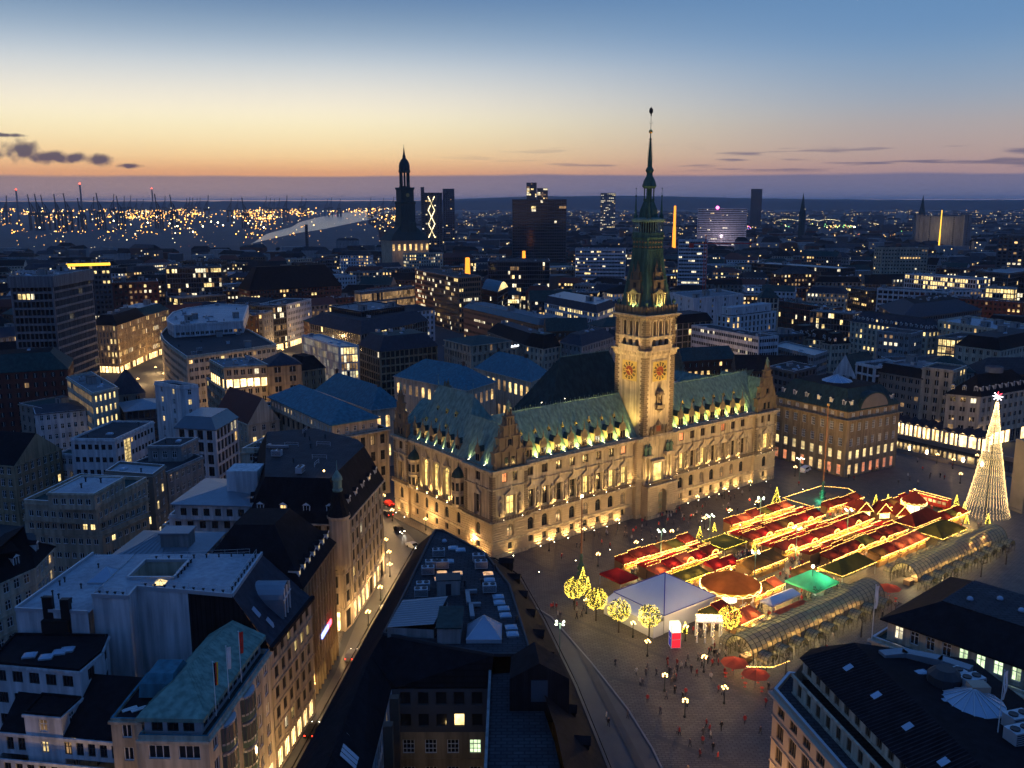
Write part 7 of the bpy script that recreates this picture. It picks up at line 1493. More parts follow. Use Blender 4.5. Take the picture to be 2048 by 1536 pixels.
e0, e1 = u3[4], u3[0]; E0 = (e0[0]-.5, e0[1]+.3, 25.4); E1 = (e1[0]-.5, e1[1], 25.4); R0 = (46.4, 115.6, 28.6); R1 = (50.6, 80, 28.6); b = MB(); b.face([E1, R1, R0, E0]); b.face([E0, R0, (u3[3][0], u3[3][1]+.3, 25.4)]); b.face([(u3[3][0], u3[3][1]+.3, 25.4), R0, (61.5, 113.5, 27.2)]); b.face([R0, R1, (66, 80, 27.2), (61.5, 113.5, 27.2)]); o = B.obj(b, 'roof', ['slate']); B.seams(E0, E1, R1, R0, .62, 'slate_blue', .06, .07)
for k in range(5): t = .14+.19*k; c = Vector(E0).lerp(Vector(E1), t).lerp(Vector(R0).lerp(Vector(R1), t), .55); b = MB(); ex_ = (Vector(E1)-Vector(E0)).normalized(); up_ = (Vector(R0)-Vector(E0)); up_ = (up_-ex_*up_.dot(ex_)).normalized(); nn = up_.cross(ex_).normalized()*-.1; nn = Vector((0, 0, .12)); b.face([c-ex_*.5-up_*.6+nn, c+ex_*.5-up_*.6+nn, c+ex_*.5+up_*.6+nn, c-ex_*.5+up_*.6+nn]); B.obj(b, 'roof_window', ['skylight_glass'])
b = MB(); rr = [(49.0, 112.4), (52, 113), (56, 111), (58.5, 108.5)]
for p, q in zip(rr, rr[1:]): l = math.dist(p, q); b.obox(((p[0]+q[0])/2, (p[1]+q[1])/2), ((q[0]-p[0])/l, (q[1]-p[1])/l), l+.4, 1.5, 27.6, 28.8)
B.obj(b, 'air_duct', ['zinc'])
for (x, y, k) in ((55.5, 106.5, 'unit'), (57, 105, 'unit'), (52.3, 108.5, 'skylight'), (54.4, 109.0, 'dome'), (51.8, 101.5, 'skylight'), (58.2, 96.5, 'unit'), (56.8, 93.5, 'unit')): B.put(CLUT[k][0], CLUT[k][1], (x, y), 27.5, .3, scale=(1.3,)*3)
b = MB(); b.lathe([(2.1, 27.4), (2.1, 29.2), (1.2, 30)], 12, (54.2, 106), 0); B.obj(b, 'fan_housing', ['metal_dark'])
c = (55.5, 101.5); b = MB(); n = 16
for k in range(n): t0, t1 = 2*math.pi*k/n, 2*math.pi*(k+1)/n; b.face([(c[0]+3.6*math.cos(t0), c[1]+3.6*math.sin(t0), 28), (c[0]+3.6*math.cos(t1), c[1]+3.6*math.sin(t1), 28), (*c, 29.8)], 0); b.tube((c[0]+3.6*math.cos(t0), c[1]+3.6*math.sin(t0), 28.02), (c[0], c[1], 29.85), .08, 4, 1)
b.lathe([(3.7, 27.3), (3.7, 28.0)], 16, c, 1); b.box(c[0]-.2, c[1]-.2, 29.3, c[0]+2, c[1]+1.6, 30, 2); B.obj(b, 'fan_skylight', ['skylight_glass', 'metal_light', 'pink_stone'])
flagpole(B, (55.2, 95), 27.2, 8.5, ['flag_white', 'flag_white'], .3); B.done()
B = Building('balcony_house', 'cream house with dark hipped roof, long balcony and lit windows at right', poly('r2'))
SR = STY['cream'].but(wall='cream_plaster', bay=2.5, ww=1.35, wh=2.1, fl=3.6, lit=.28, litset='green', style='tee', frame='frame_white', cornice=.7); p = poly('r2'); B.walls(p, 0, 20, SR); B.flat(p, 20, 'copper_dark', .5, 'cream_plaster'); q = inset(p, 1.6); B.walls(q, 20.1, 23.4, SR.but(cornice=.3, fl=3.3, sill=.6)); B.mansard(q, 23.4, 3.2, 5.5, 'slate', 'bitumen', None, eaves=.9); B.clutter(inset(q, 6), 26.8, 4, 3, ('skylight', 'dome', 'hut'))
pe = [p[k] for k in range(4)]; i = [k for k in range(4) if toward(p[k], p[(k+1) % 4])]; flagpole(B, min(p, key=lambda a: a[0]), 20, 9, ['flag_white'], .2); B.done()
# ================================================================== MARKET SQUARE
def bulbs(mb, p, q, step, r, mi=0, sag=0.0, jit=0.05, rr=random.Random(5)):
    p, q = Vector(p), Vector(q); n = max(1, int((q-p).length/step))
    for i in range(n+1):
        t = i/n; c = p.lerp(q, t); mb.octa((c.x+rr.uniform(-jit, jit), c.y+rr.uniform(-jit, jit), c.z-sag*4*t*(1-t)*abs(math.sin(t*math.pi*max(1, (q-p).length/3)))+rr.uniform(-jit, jit)), r*rr.uniform(.7, 1.2), mi)
STALLC = {}
def stall_meshes(w, d, canvas, bulb):
    k = (round(w, 1), round(d, 1), canvas, bulb)
    if k in STALLC: return STALLC[k]
    b = MB(); x = w/2-.08
    b.box(-x, d-.1, 0, x, d-.02, 2.6, 0); b.box(-x, .5, 0, -x+.07, d-.1, 2.6, 0); b.box(x-.07, .5, 0, x, d-.1, 2.6, 0)
    for s in (-1, 1): b.box(s*(x-.06)-.06, .0, 0, s*(x-.06)+.06, .12, 2.5, 0)
    b.box(-x, .12, 2.4, x, .22, 2.62, 0)
    for i in range(3): b.box(-x+.1, d-.5, .9+i*.55, x-.1, d-.12, .95+i*.55, 1)
    body = b.mesh('stall_body', ['wood', 'wood_pale'])
    b = MB(); b.box(-x+.02, .15, 0, x-.02, .85, 1.0, 0); b.box(-x-.03, .05, 1.0, x+.03, .95, 1.06, 1)
    for i in range(int(w/.35)): c = -x+.25+i*.35; b.box(c-.11, .3, 1.06, c+.11, .7, 1.06+.12+.13*((i*7) % 3), 2)
    cnt = b.mesh('counter', ['wood', 'wood_pale', 'yellow_paint'])
    b = MB(); y0 = -.6
    b.face([(-w/2, y0, 2.55), (w/2, y0, 2.55), (w/2, d*.92, 3.55), (-w/2, d*.92, 3.55)]); b.face([(w/2, d*.92, 3.55), (w/2, d, 2.7), (-w/2, d, 2.7), (-w/2, d*.92, 3.55)][::-1])
    n = max(3, int(w/.5))
    for i in range(n): a = -w/2+w*i/n; c = a+w/n; b.face([(a, y0, 2.55), (a+.03, y0-.03, 2.3), ((a+c)/2, y0-.04, 2.22), (c-.03, y0-.03, 2.3), (c, y0, 2.55)])
    for s in (-1, 1): b.face([(s*w/2, y0, 2.55), (s*w/2, d*.92, 3.55), (s*w/2, d, 2.7)])
    rf = b.mesh('canvas_roof', [canvas])
    b = MB(); bulbs(b, (-w/2, y0-.08, 2.62), (w/2, y0-.08, 2.62), .26, .1); bulbs(b, (-w/2, y0-.02, 2.3), (w/2, y0-.02, 2.3), .42, .07, sag=.25); bulbs(b, (-w/2, d*.92, 3.62), (w/2, d*.92, 3.62), .42, .075); fl = b.mesh('fairy_lights', [bulb])
    STALLC[k] = (body, cnt, rf, fl); return STALLC[k]
b = MB(); rr_ = 1.15
for k in range(8): a0, a1 = math.pi*k/8, math.pi*(k+1)/8; b.face([(rr_*math.cos(a0), 0, rr_*.75*math.sin(a0)), (rr_*math.cos(a1), 0, rr_*.75*math.sin(a1)), (.6*math.cos(a1), 0, .45*math.sin(a1)), (.6*math.cos(a0), 0, .45*math.sin(a0))], 0)
for k in range(13): a0 = math.pi*k/12; b.octa((rr_*math.cos(a0), -.08, rr_*.75*math.sin(a0)), .09, 1)
ARCH = b.mesh('sign_arch', ['yellow_paint', 'bulb'])
rj = random.Random(9)
def stall(u, v, w, d, face, canvas, label, group, bulb='bulb', arch=False, power=380):
    """face -1: counter looks towards -v, +1: towards +v; (u, v) = middle of the counter side"""
    x, y = UV(u, v); t = thing('market_stall', label, 'stall', (x, y, ZS), TH+(0 if face < 0 else math.pi), group)
    for nm, me in zip(('stall_body', 'counter', 'canvas_roof', 'fairy_lights'), stall_meshes(w, d, canvas, bulb)):
        o = link(nm, me, t)
        if nm == 'fairy_lights': o['kind'] = 'stuff'
    if arch: link('sign_arch', ARCH, t, (0, -.5, 2.75))
    t.scale = (1, 1, rj.uniform(.92, 1.16)); t.location.z = ZS; lamp(t, (0, .9, 2.35), power*.5, WARM, .3); lamp(t, (0, -1.5, 2.6), power*3.2, (1, .62, .2), .3); return t
ORD = [ordw(k+1) for k in range(45)]
def row(u0, u1, v, d, face, n, canvases, where, bulb='bulb', arches=(), power=380):
    w = (u1-u0)/n
    for k in range(n):
        c = canvases[k % len(canvases)] if rj.random() < .8 else rj.choice(['brown_canvas', 'salmon_canvas', 'olive_canvas']); cn = {'red_canvas': 'bright red', 'dark_red_canvas': 'dark red', 'brown_canvas': 'brown', 'olive_canvas': 'olive', 'salmon_canvas': 'salmon'}[c]
        stall(u0+w*(k+.5), v, w-.06, d, face, c, f'{cn} stall, {ORD[k]} from left in {where}', f'stalls in {where}', bulb, k in arches, power)
row(18.3, 44, -27.2, 3.0, -1, 6, ['dark_red_canvas'], 'the left rear row by the town hall')
row(20.2, 43, -29.9, 3.1, 1, 5, ['red_canvas', 'dark_red_canvas', 'red_canvas'], 'the left block, far side'); row(20.2, 42.5, -36.2, 3.1, -1, 5, ['dark_red_canvas', 'red_canvas'], 'the left block, near side', arches=(2, 4))
row(60, 87, -25.4, 2.7, -1, 6, ['dark_red_canvas'], 'the right rear row by the town hall')
row(54.5, 87, -29.4, 3.1, 1, 7, ['red_canvas', 'red_canvas', 'dark_red_canvas'], 'the second row, far side'); row(55, 86, -36.0, 3.1, -1, 7, ['dark_red_canvas', 'red_canvas'], 'the second row, near side', arches=(1, 3, 5))
row(54, 93, -39.6, 2.9, 1, 8, ['red_canvas', 'dark_red_canvas'], 'the third row, far side'); row(55, 94, -45.7, 2.9, -1, 8, ['dark_red_canvas', 'dark_red_canvas', 'red_canvas'], 'the third row, near side', arches=(0, 2, 4, 6))
row(57, 94, -49.0, 2.9, 1, 8, ['dark_red_canvas', 'red_canvas'], 'the fourth row, far side'); row(60, 94, -55.6, 3.1, -1, 7, ['dark_red_canvas'], 'the fourth row, near side', arches=(2, 4))
row(70, 92, -62.3, 3.2, -1, 5, ['salmon_canvas', 'dark_red_canvas'], 'the front row by the glass arcade'); row(32.3, 42, -43.2, 3.4, -1, 2, ['red_canvas'], 'the pair behind the carousel')
row(39, 52, -48.5, 4.6, -1, 3, ['brown_canvas'], 'the brown block right of the carousel', power=150); row(12, 19.5, -59.3, 3.4, -1, 2, ['dark_red_canvas'], 'the pair below the white tent'); row(14.5, 22, -64.6, 3.4, -1, 2, ['salmon_canvas'], 'the pair beside the lit portico')
row(108, 120, -58.8, 3.0, -1, 3, ['dark_red_canvas', 'brown_canvas'], 'the added right end row near the tall cone', arches=(1,)); row(28.5, 38.5, -57.6, 2.4, -1, 3, ['salmon_canvas', 'brown_canvas'], 'the added short row right of the carousel'); row(96, 108, -68.4, 2.8, 1, 3, ['olive_canvas', 'brown_canvas'], 'the added row against the right arcade'); row(105, 119, -43.4, 2.8, -1, 4, ['dark_red_canvas', 'red_canvas'], 'the added row beside the red tram'); row(46, 53, -57, 2.6, -1, 2, ['brown_canvas'], 'the added pair above the green-lit tent')  # stall rows added to bring light into the dark gaps
row(92, 109, -33.4, 2.4, -1, 4, ['dark_red_canvas'], 'the row below the green-lit mast'); row(22, 30.5, -42.8, 3.0, -1, 2, ['olive_canvas'], 'the olive pair behind the carousel', 'bulb_yellow')
def tent(u0, u1, v0, v1, ze, zr, canvas, label, name='market_tent', seams=None, bulb=None, walls=None, power=260, cat='tent', ridge=0.0):
    c = ((u0+u1)/2, (v0+v1)/2); x, y = UV(*c); t = thing(name, label, cat, (x, y, ZS), TH); a, d = (u1-u0)/2, (v1-v0)/2
    P = [(-a, -d, ze), (a, -d, ze), (a, d, ze), (-a, d, ze)]; r0, r1 = (-ridge, 0, zr), (ridge, 0, zr); b = MB()
    b.face([P[0], P[1], r1, r0]); b.face([P[2], P[3], r0, r1]); b.face([P[1], P[2], r1]); b.face([P[3], P[0], r0]); b.prism([p[:2] for p in P], ze-.45, ze, 0, top=False); b.build('canopy', [canvas], t)
    [MBpole(t, (p[0]*.97, p[1]*.97), ze) for p in P]
    if seams:
        b = MB()
        for k, p in enumerate(P): b.tube(p, r0 if k in (0, 3) else r1, .13, 4); b.tube(p, P[(k+1) % 4], .1, 4)
        b.build('seam_trim', [seams], t)
    if walls: b = MB(); b.prism([(p[0]*.96, p[1]*.96) for p in P], 0, ze-.4, 0, top=False); b.build('side_walls', [walls], t)
    if bulb:
        b = MB()
        for k, p in enumerate(P): q = P[(k+1) % 4]; bulbs(b, p, q, .32, .085)
        b.build('fairy_lights', [bulb], t, kind='stuff')
    lamp(t, (0, 0, ze-.6), power, WARM, .4); return t
POLE = MB(); POLE.tube((0, 0, 0), (0, 0, 1), .08, 6); POLEM = POLE.mesh('pole', ['metal_light'])
def MBpole(t, p, h): return link('pole', POLEM, t, (*p, 0), scale=(1, 1, h))
t = tent(3, 19, -54.8, -40, 4.2, 9.0, 'tent_white', 'big pale tent with blue seam lines beside the lit trees', seams='blue_paint', walls='tent_white', power=60)
b = MB(); b.face([(-11, -7.4, 3.0), (-8, -7.4, 4.0), (-8, 7.4, 4.0), (-11, 7.4, 3.0)]); b.prism([(-10.9, -7.3), (-8, -7.3), (-8, 7.3), (-10.9, 7.3)], 0, 3.0, 0, top=False); b.build('lean_to', ['tent_white'], t)
for k in (-5, 0, 5): lamp(t, (9.3, k, 2.6), 120, (1, .4, .15), .3)
tent(10, 15.6, -35, -28, 2.7, 4.0, 'red_canvas', 'single bright red tent left of the stall rows', power=140)
tent(44.4, 53, -36.2, -29, 2.8, 3.3, 'olive_canvas', 'square dark stall roof outlined in yellow lights between the two blocks', 'outlined_stall', bulb='bulb_yellow', cat='stall')
t = tent(39.5, 48.5, -65.5, -57.5, 3.2, 6.0, 'green_canvas', 'green-lit tent with a glaring lamp near the carousel', power=40); lamp(t, (1, -1.5, 3.0), 900, (.25, 1, .55), .3); b = MB(); b.ball((-1.5, -1, 7.4), .35, 8, 5); b.tube((-1.5, -1, 0), (-1.5, -1, 7.2), .07, 5, 1); b.build('tent_lamp', ['lamp_star', 'metal_dark'], t); lamp(t, (-1.5, -1, 7.8), 350, (.8, 1, .7), .3)
tent(52, 66, -64, -57.5, 3.0, 5.2, 'olive_canvas', 'long olive tent beside the green-lit tent', bulb='bulb', power=150, ridge=4); tent(93, 106, -66, -58, 3.0, 5.0, 'olive_canvas', 'dark olive tent near the right arcade', bulb='bulb', power=120, ridge=3); tent(95, 110, -57.5, -51, 3.2, 5.6, 'dark_red_canvas', 'large dark red roof right of the fourth row', bulb='bulb', power=160, ridge=4)
tent(27, 37, -63.5, -60.3, 2.8, 3.8, 'tent_white', 'long pale tent below the carousel', power=60, ridge=4); tent(24, 35, -68, -65.2, 2.6, 3.4, 'salmon_canvas', 'low salmon tent against the left arcade', power=80, ridge=4); tent(97, 104, -38.6, -34.5, 2.8, 4.6, 'dark_red_canvas', 'small red roof beside the gabled huts', bulb='bulb')
# gabled huts outlined in lights
for (u, v, lb_) in ((98.3, -41.0, 'left'), (101.5, -45, 'middle'), (103.5, -49.4, 'right')):
    t = thing('gabled_hut', f'light-outlined gabled hut, {lb_} one of the three', 'hut', (*UV(u, v), ZS), TH-.5, 'light-outlined gabled huts'); b = MB(); b.box(-2, 0, 0, 2, 3.4, 2.6); b.build('hut_wall', ['wood'], t)
    b = MB(); b.face([(-2.4, -.3, 2.5), (0, -.3, 5.2), (0, 3.6, 5.2), (-2.4, 3.6, 2.5)][::-1]); b.face([(0, -.3, 5.2), (2.4, -.3, 2.5), (2.4, 3.6, 2.5), (0, 3.6, 5.2)][::-1]); b.face([(-2, -.02, 2.6), (2, -.02, 2.6), (0, -.02, 4.9)]); b.build('roof', ['dark_red_canvas'], t); b = MB(); bulbs(b, (-2.4, -.4, 2.5), (0, -.4, 5.2), .22, .1); bulbs(b, (0, -.4, 5.2), (2.4, -.4, 2.5), .22, .1); bulbs(b, (-2.2, -.4, 2.5), (2.2, -.4, 2.5), .3, .09); b.build('fairy_lights', ['bulb'], t, kind='stuff')
    b = MB(); b.box(-1.5, -.05, .9, 1.5, 0, 2.2); b.build('serving_hatch', ['shop'], t); lamp(t, (0, -.8, 2.2), 120)
# fence of lights round the green-lit mast
t = thing('light_fence', 'low fence carrying strings of lights round the green-lit mast', 'fence', (*UV(101, -26), ZS), TH); b = MB(); f = MB(); cs2 = [(-10.5, 6.5), (-10.5, -4.5), (-4, -7), (8.5, -7), (12.5, 0), (8, 6.5)]
for p, q in zip(cs2, cs2[1:]+cs2[:1]):
    bulbs(b, (*p, 2.4), (*q, 2.4), .3, .09); l = math.dist(p, q); f.obox(((p[0]+q[0])/2, (p[1]+q[1])/2), ((q[0]-p[0])/l, (q[1]-p[1])/l), l, .08, 2.3, 2.36); f.tube((*p, 0), (*p, 2.4), .06, 5)
f.build('fence_frame', ['wood'], t); b.build('fairy_lights', ['bulb'], t, kind='stuff'); [lamp(t, (x, y, 2.2), 90) for x, y in ((-10, 1), (0, -7), (10, -4), (9, 4))]
# carousels
def carousel(u, v, r, canvas, label, power):
    t = thing('carousel', label, 'carousel', (*UV(u, v), ZS)); b = MB(); b.lathe([(r, 0), (r, .4), (.1, .42)], 20); b.build('platform', ['wood'], t); b = MB(); n = 20
    for k in range(n): a0, a1 = 2*math.pi*k/n, 2*math.pi*(k+1)/n; b.face([(r*1.03*math.cos(a0), r*1.03*math.sin(a0), 4.6), (r*1.03*math.cos(a1), r*1.03*math.sin(a1), 4.6), (0, 0, 7.6)], 0); b.face([(r*1.03*math.cos(a0), r*1.03*math.sin(a0), 4.0), (r*1.03*math.cos(a1), r*1.03*math.sin(a1), 4.0), (r*1.03*math.cos(a1), r*1.03*math.sin(a1), 4.6), (r*1.03*math.cos(a0), r*1.03*math.sin(a0), 4.6)], 1)
    b.build('canopy', [canvas, 'yellow_paint'], t); b = MB(); b.lathe([(1.6, .4), (1.6, 4.6)], 12); b.build('drum', ['panel_white'], t)
    b = MB()
    for k in range(int(r*24)): a0 = 2*math.pi*k/int(r*24); b.octa((r*1.06*math.cos(a0), r*1.06*math.sin(a0), 4.3+.22*math.cos(a0*16)), .11); b.octa((r*1.06*math.cos(a0), r*1.06*math.sin(a0), 3.85), .09)
    b.octa((0, 0, 7.8), .3); b.build('fairy_lights', ['bulb_white'], t, kind='stuff')
    hb = MB(); hb.loft([[(x, .2*math.cos(a), .2*math.sin(a)+1.3) for a in (0, 1.05, 2.1, 3.14, 4.2, 5.25)] for x in (-.55, -.3, .3, .5)]); hb.tube((.45, 0, 1.35), (.75, 0, 1.9), .14, 6, 0, .1); hb.tube((.7, 0, 1.9), (1.0, 0, 1.7), .11, 6, 0, .07); hb.tube((-.55, 0, 1.4), (-.8, 0, .95), .07, 5, 0, .03)
    for x, y in ((.4, .12), (.4, -.12), (-.45, .12), (-.45, -.12)): hb.tube((x, y, 1.25), (x+.15, y, .8), .07, 5, 0, .05); hb.tube((x+.15, y, .8), (x+.02, y, .5), .05, 5, 0, .04)
    hm = hb.mesh('carousel_horse', ['white_paint'], smooth=True)
    for k in range(10): a0 = 2*math.pi*k/10; MBpole(t, (r*.82*math.cos(a0), r*.82*math.sin(a0)), 4.4); link('carousel_horse', hm, t, (r*.82*math.cos(a0), r*.82*math.sin(a0), .2), a0+math.pi/2)
    for k in range(4): a0 = math.pi/4+math.pi/2*k; lamp(t, (r*.7*math.cos(a0), r*.7*math.sin(a0), 3.6), power, (1, .55, .2), .4)
    return t
carousel(26, -53, 6.3, 'orange_canvas', 'carousel with orange conical canopy in the middle of the market', 420); carousel(112, -47.5, 3.2, 'dark_red_canvas', 'small bright carousel at the right end of the market', 160)
# glowing portico, sign tower
t = thing('lit_portico', 'blazing white portico of lights at the market entrance', 'portico', (*UV(8.6, -61.8), ZS), TH-.75); b = MB(); rr2 = random.Random(3)
for k in range(520): x, y = rr2.uniform(-2.6, 2.6), rr2.uniform(-1.6, 1.6); b.octa((x, y, 4.6+.5*(1-abs(y)/1.6)+rr2.uniform(0, .15)), .09)
for x in (-2.4, -.8, .8, 2.4):
    for z in range(16): b.octa((x+rr2.uniform(-.15, .15), -1.5+rr2.uniform(-.15, .15), .5+z*.25), .08)
b.build('fairy_lights', ['bulb_white'], t, kind='stuff'); b = MB(); b.face([(-2.7, -1.7, 4.4), (2.7, -1.7, 4.4), (2.7, 0, 5.0), (-2.7, 0, 5.0)]); b.face([(2.7, 1.7, 4.4), (-2.7, 1.7, 4.4), (-2.7, 0, 5.0), (2.7, 0, 5.0)]); b.build('roof', ['tent_white'], t)
for x in (-2.4, -.8, .8, 2.4):
    for y in (-1.5, 1.5): b = MB(); b.lathe([(.2, 0), (.15, .3), (.14, 4.2), (.22, 4.4)], 7, (x, y)); b.build('column', ['white_paint'], t)
lamp(t, (0, -1, 4.0), 500, WARM2, .5); lamp(t, (0, 1.5, 5.8), 400, WARM2, .5)
t = thing('sign_tower', 'illuminated advertising pillar with white top, red and blue faces', 'sign', (*UV(1.1, -59.6), ZS), TH-.55); b = MB(); a = .95
for (z0, z1, m0, m1) in ((.15, 3.3, 0, 1), (3.35, 5.0, 2, 2)):
    b.face([(-a, -a, z0), (a, -a, z0), (a, -a, z1), (-a, -a, z1)], m0); b.face([(-a, a, z0), (-a, -a, z0), (-a, -a, z1), (-a, a, z1)], m1); b.face([(a, -a, z0), (a, a, z0), (a, a, z1), (a, -a, z1)], m0); b.face([(a, a, z0), (-a, a, z0), (-a, a, z1), (a, a, z1)], m1)
b.face([(-a, -a, 5.02), (a, -a, 5.02), (a, a, 5.02), (-a, a, 5.02)], 2); b.build('light_panel', ['panel_red', 'panel_blue', 'panel_white'], t); b = MB()
for x in (-a, a):
    for y in (-a, a): b.box(x-.06, y-.06, 0, x+.06, y+.06, 5.1)
for z in (.1, 1.9, 3.32): b.box(-a-.04, -a-.04, z-.04, a+.04, -a, z+.04); b.box(-a-.04, -a, z-.04, -a, a, z+.04)
b.build('sign_frame', ['white_paint'], t)
# parasols with tables
for (u, v, lb_) in ((1.4, -74.2, 'rear salmon parasol before the round end of the left arcade'), (1.0, -79.4, 'front salmon parasol before the round end of the left arcade'), (55.6, -73.4, 'salmon parasol in the gap between the two arcades')):
    t = thing('parasol', lb_, 'parasol', (*UV(u, v), ZS), TH+.3, 'salmon parasols by the arcades'); b = MB(); P = [(2.6*math.cos(math.pi/4*k+.39), 2.6*math.sin(math.pi/4*k+.39), 2.5) for k in range(8)]
    for k in range(8): b.face([P[k], P[(k+1) % 8], (0, 0, 3.5)])
    b.build('canopy', ['salmon_canvas'], t); MBpole(t, (0, 0), 3.5); lamp(t, (.5, 0, 2.3), 130, (1, .35, .15), .2)
    b = MB(); b.lathe([(.3, 0), (.05, .1), (.05, .72), (.4, .74), (.4, .78)], 8); tm_ = b.mesh('table', ['red_paint'])
    for k in range(3): a = k*2.1+u; tag(link('bistro_table', tm_, None, (UV(u, v)[0]+1.8*math.cos(a), UV(u, v)[1]+1.8*math.sin(a), ZS)), f'red table, {ORD[k]} under the {lb_.split(" salm")[0] if u < 50 else "gap"} salmon parasol', 'table', 'red tables under the parasols')
# ---- glass arcades
def arcade(u0, u1, label):
    vm, r, zs = -71.7, 3.3, 2.1; L = u1-u0; t = thing('glass_arcade', label, 'arcade', (*UV(u0, vm), ZS), TH); n = 12
    arc = [(r*math.cos(math.pi*k/n), zs+r*math.sin(math.pi*k/n)) for k in range(n+1)]; prof = [(r, .0)]+arc+[(-r, .0)]
    m = int(L/1.5); b = MB()
    for k in range(len(prof)-1): (y0, z0), (y1, z1) = prof[k], prof[k+1]; b.tube((0, y0*1.01, z0), (0, y1*1.01, z1), .09, 4)
    rib = b.mesh('rib', ['pale_metal'])
    for k in range(m+1): link('rib', rib, t, (L*k/m, 0, 0))
    b = MB()
    for (y, z) in arc: b.tube((0, y*1.01, z), (L, y*1.01, z), .05, 4); 
    b.build('purlin', ['pale_metal'], t, kind='stuff'); b = MB()
    b.loft([[(0, y, z) for y, z in arc], [(L, y, z) for y, z in arc]], 0, cap=False, closed=False); b.build('glazing', ['arcade_glass'], t)
    for x in (0, L):
        b = MB(); 
        for k in range(n+1): b.tube((x, 0, zs), (x, arc[k][0], arc[k][1]), .05, 4)
        for f in (.35, .7): 
            for k in range(n): b.tube((x, arc[k][0]*f, zs+(arc[k][1]-zs)*f), (x, arc[k+1][0]*f, zs+(arc[k+1][1]-zs)*f), .04, 4)
        b.build('fan_window', ['pale_metal'], t)
    # small side vaults on both flanks
    sr = 1.55; b = MB(); ar = [(sr*math.cos(math.pi*k/8), 1.6+sr*math.sin(math.pi*k/8)) for k in range(9)]
    for y in (0, .8, 1.6, 2.4):
        for k in range(8): b.tube((ar[k][0], -y, ar[k][1]), (ar[k+1][0], -y, ar[k+1][1]), .06, 4, 0)
        for s in (-1, 1): b.tube((s*sr, -y, 0), (s*sr, -y, 1.6), .06, 4, 0)
    for (x, z) in ar: b.tube((x, 0, z), (x, -2.4, z), .04, 4, 0)
    for k in range(8): b.face([(ar[k][0], 0, ar[k][1]), (ar[k+1][0], 0, ar[k+1][1]), (ar[k+1][0], -2.4, ar[k+1][1]), (ar[k][0], -2.4, ar[k][1])], 1); b.tube((0, -2.4, 1.6), (ar[k][0], -2.4, ar[k][1]), .04, 4, 0)
    sv = b.mesh('side_vault', ['pale_metal', 'arcade_glass']); q = int(L/4.7)
    for k in range(q): x = L*(k+.5)/q; link('side_vault', sv, t, (x, -r, 0)); link('side_vault', sv, t, (x, r, 0), math.pi)
    for k in range(int(L/7)): x = 3.5+7*k; lamp(t, (x, 0, 2.7), 1300, (1, .72, .32), .4)
    b = MB()
    for k in range(int(L/3.5)): x = 1.8+3.5*k; b.box(x-1.1, -1.0, 0, x+1.1, .6, 1.1); 
    b.build('display_case', ['wood_pale'], t, kind='stuff'); return t
arcade(6, 51, 'left glass-vaulted arcade nearest the bottom square'); arcade(65, 108, 'right glass-vaulted arcade running towards the tall lit tree')
t = thing('light_garland', 'string of lights curving round the left arcade entrance', 'string lights', (*UV(5.5, -75), ZS), TH); b = MB(); bulbs(b, (-1.5, 4.5, 1.0), (-1, 0, 1.0), .22, .09); bulbs(b, (-1, 0, 1.0), (2.5, -3, 1.0), .22, .09); bulbs(b, (2.5, -3, 1.0), (7, -3.5, 1), .3, .08); b.build('fairy_lights', ['bulb'], t, kind='stuff'); lamp(t, (0, -1.5, 1.2), 120)
# ---- tall tree of light strings, stele, masts
t = thing('light_tree', 'tall cone of white light strings with a star on top', 'christmas tree', (*UV(127, -60.6), ZS)); HT = 33.5
def cone_r(z): f = z/HT; return .25+5.7*(1-f)**1.12+.55*max(0, .12-f)*6
b = MB(); rr3 = random.Random(2)
for i in range(112): z = 1.2+i*(HT-1.4)/112; b.octa((cone_r(z)+rr3.uniform(-.12, .12), rr3.uniform(-.12, .12), z), rr3.uniform(.045, .075))
ls = b.mesh('light_string', ['bulb_white'])
for k in range(40): o = link('light_string', ls, t, (0, 0, 0), 2*math.pi*k/40); o['kind'] = 'stuff'
b = MB(); b.tube((0, 0, 0), (0, 0, HT), .3, 8, 0, .08)
for z in (1.2, 8, 16, 23): r_ = cone_r(z)-.1; [b.tube((r_*math.cos(2*math.pi*k/24), r_*math.sin(2*math.pi*k/24), z), (r_*math.cos(2*math.pi*(k+1)/24), r_*math.sin(2*math.pi*(k+1)/24), z), .04, 4) for k in range(24)]
b.build('frame', ['metal_dark'], t); b = MB()
for k in range(8): a = math.pi/4*k; b.tube((0, 0, HT+1.2), (1.3*math.cos(a)*.8, -1.3*math.cos(a)*.6, HT+1.2+1.3*math.sin(a)), .11, 4, 1 if k in (1, 2) else 0, .05)
b.build('star', ['star_white', 'star_red'], t)
for z, p in ((4, 700), (12, 500), (22, 300)): lamp(t, (0, 0, z), p, (1, .8, .5), 2.0)
b = MB(); b.box(-2.4, -.5, 0, 2.4, .5, 20.8); b.box(-2.7, -.8, 0, 2.7, .8, .8); o = b.build('stone_stele', ['grey_stone']); o.location = (*UV(139.5, -63.4), ZS); o.rotation_euler = (0, 0, TH+1.2); tag(o, 'tall plain stone slab monument at the right edge', 'monument')
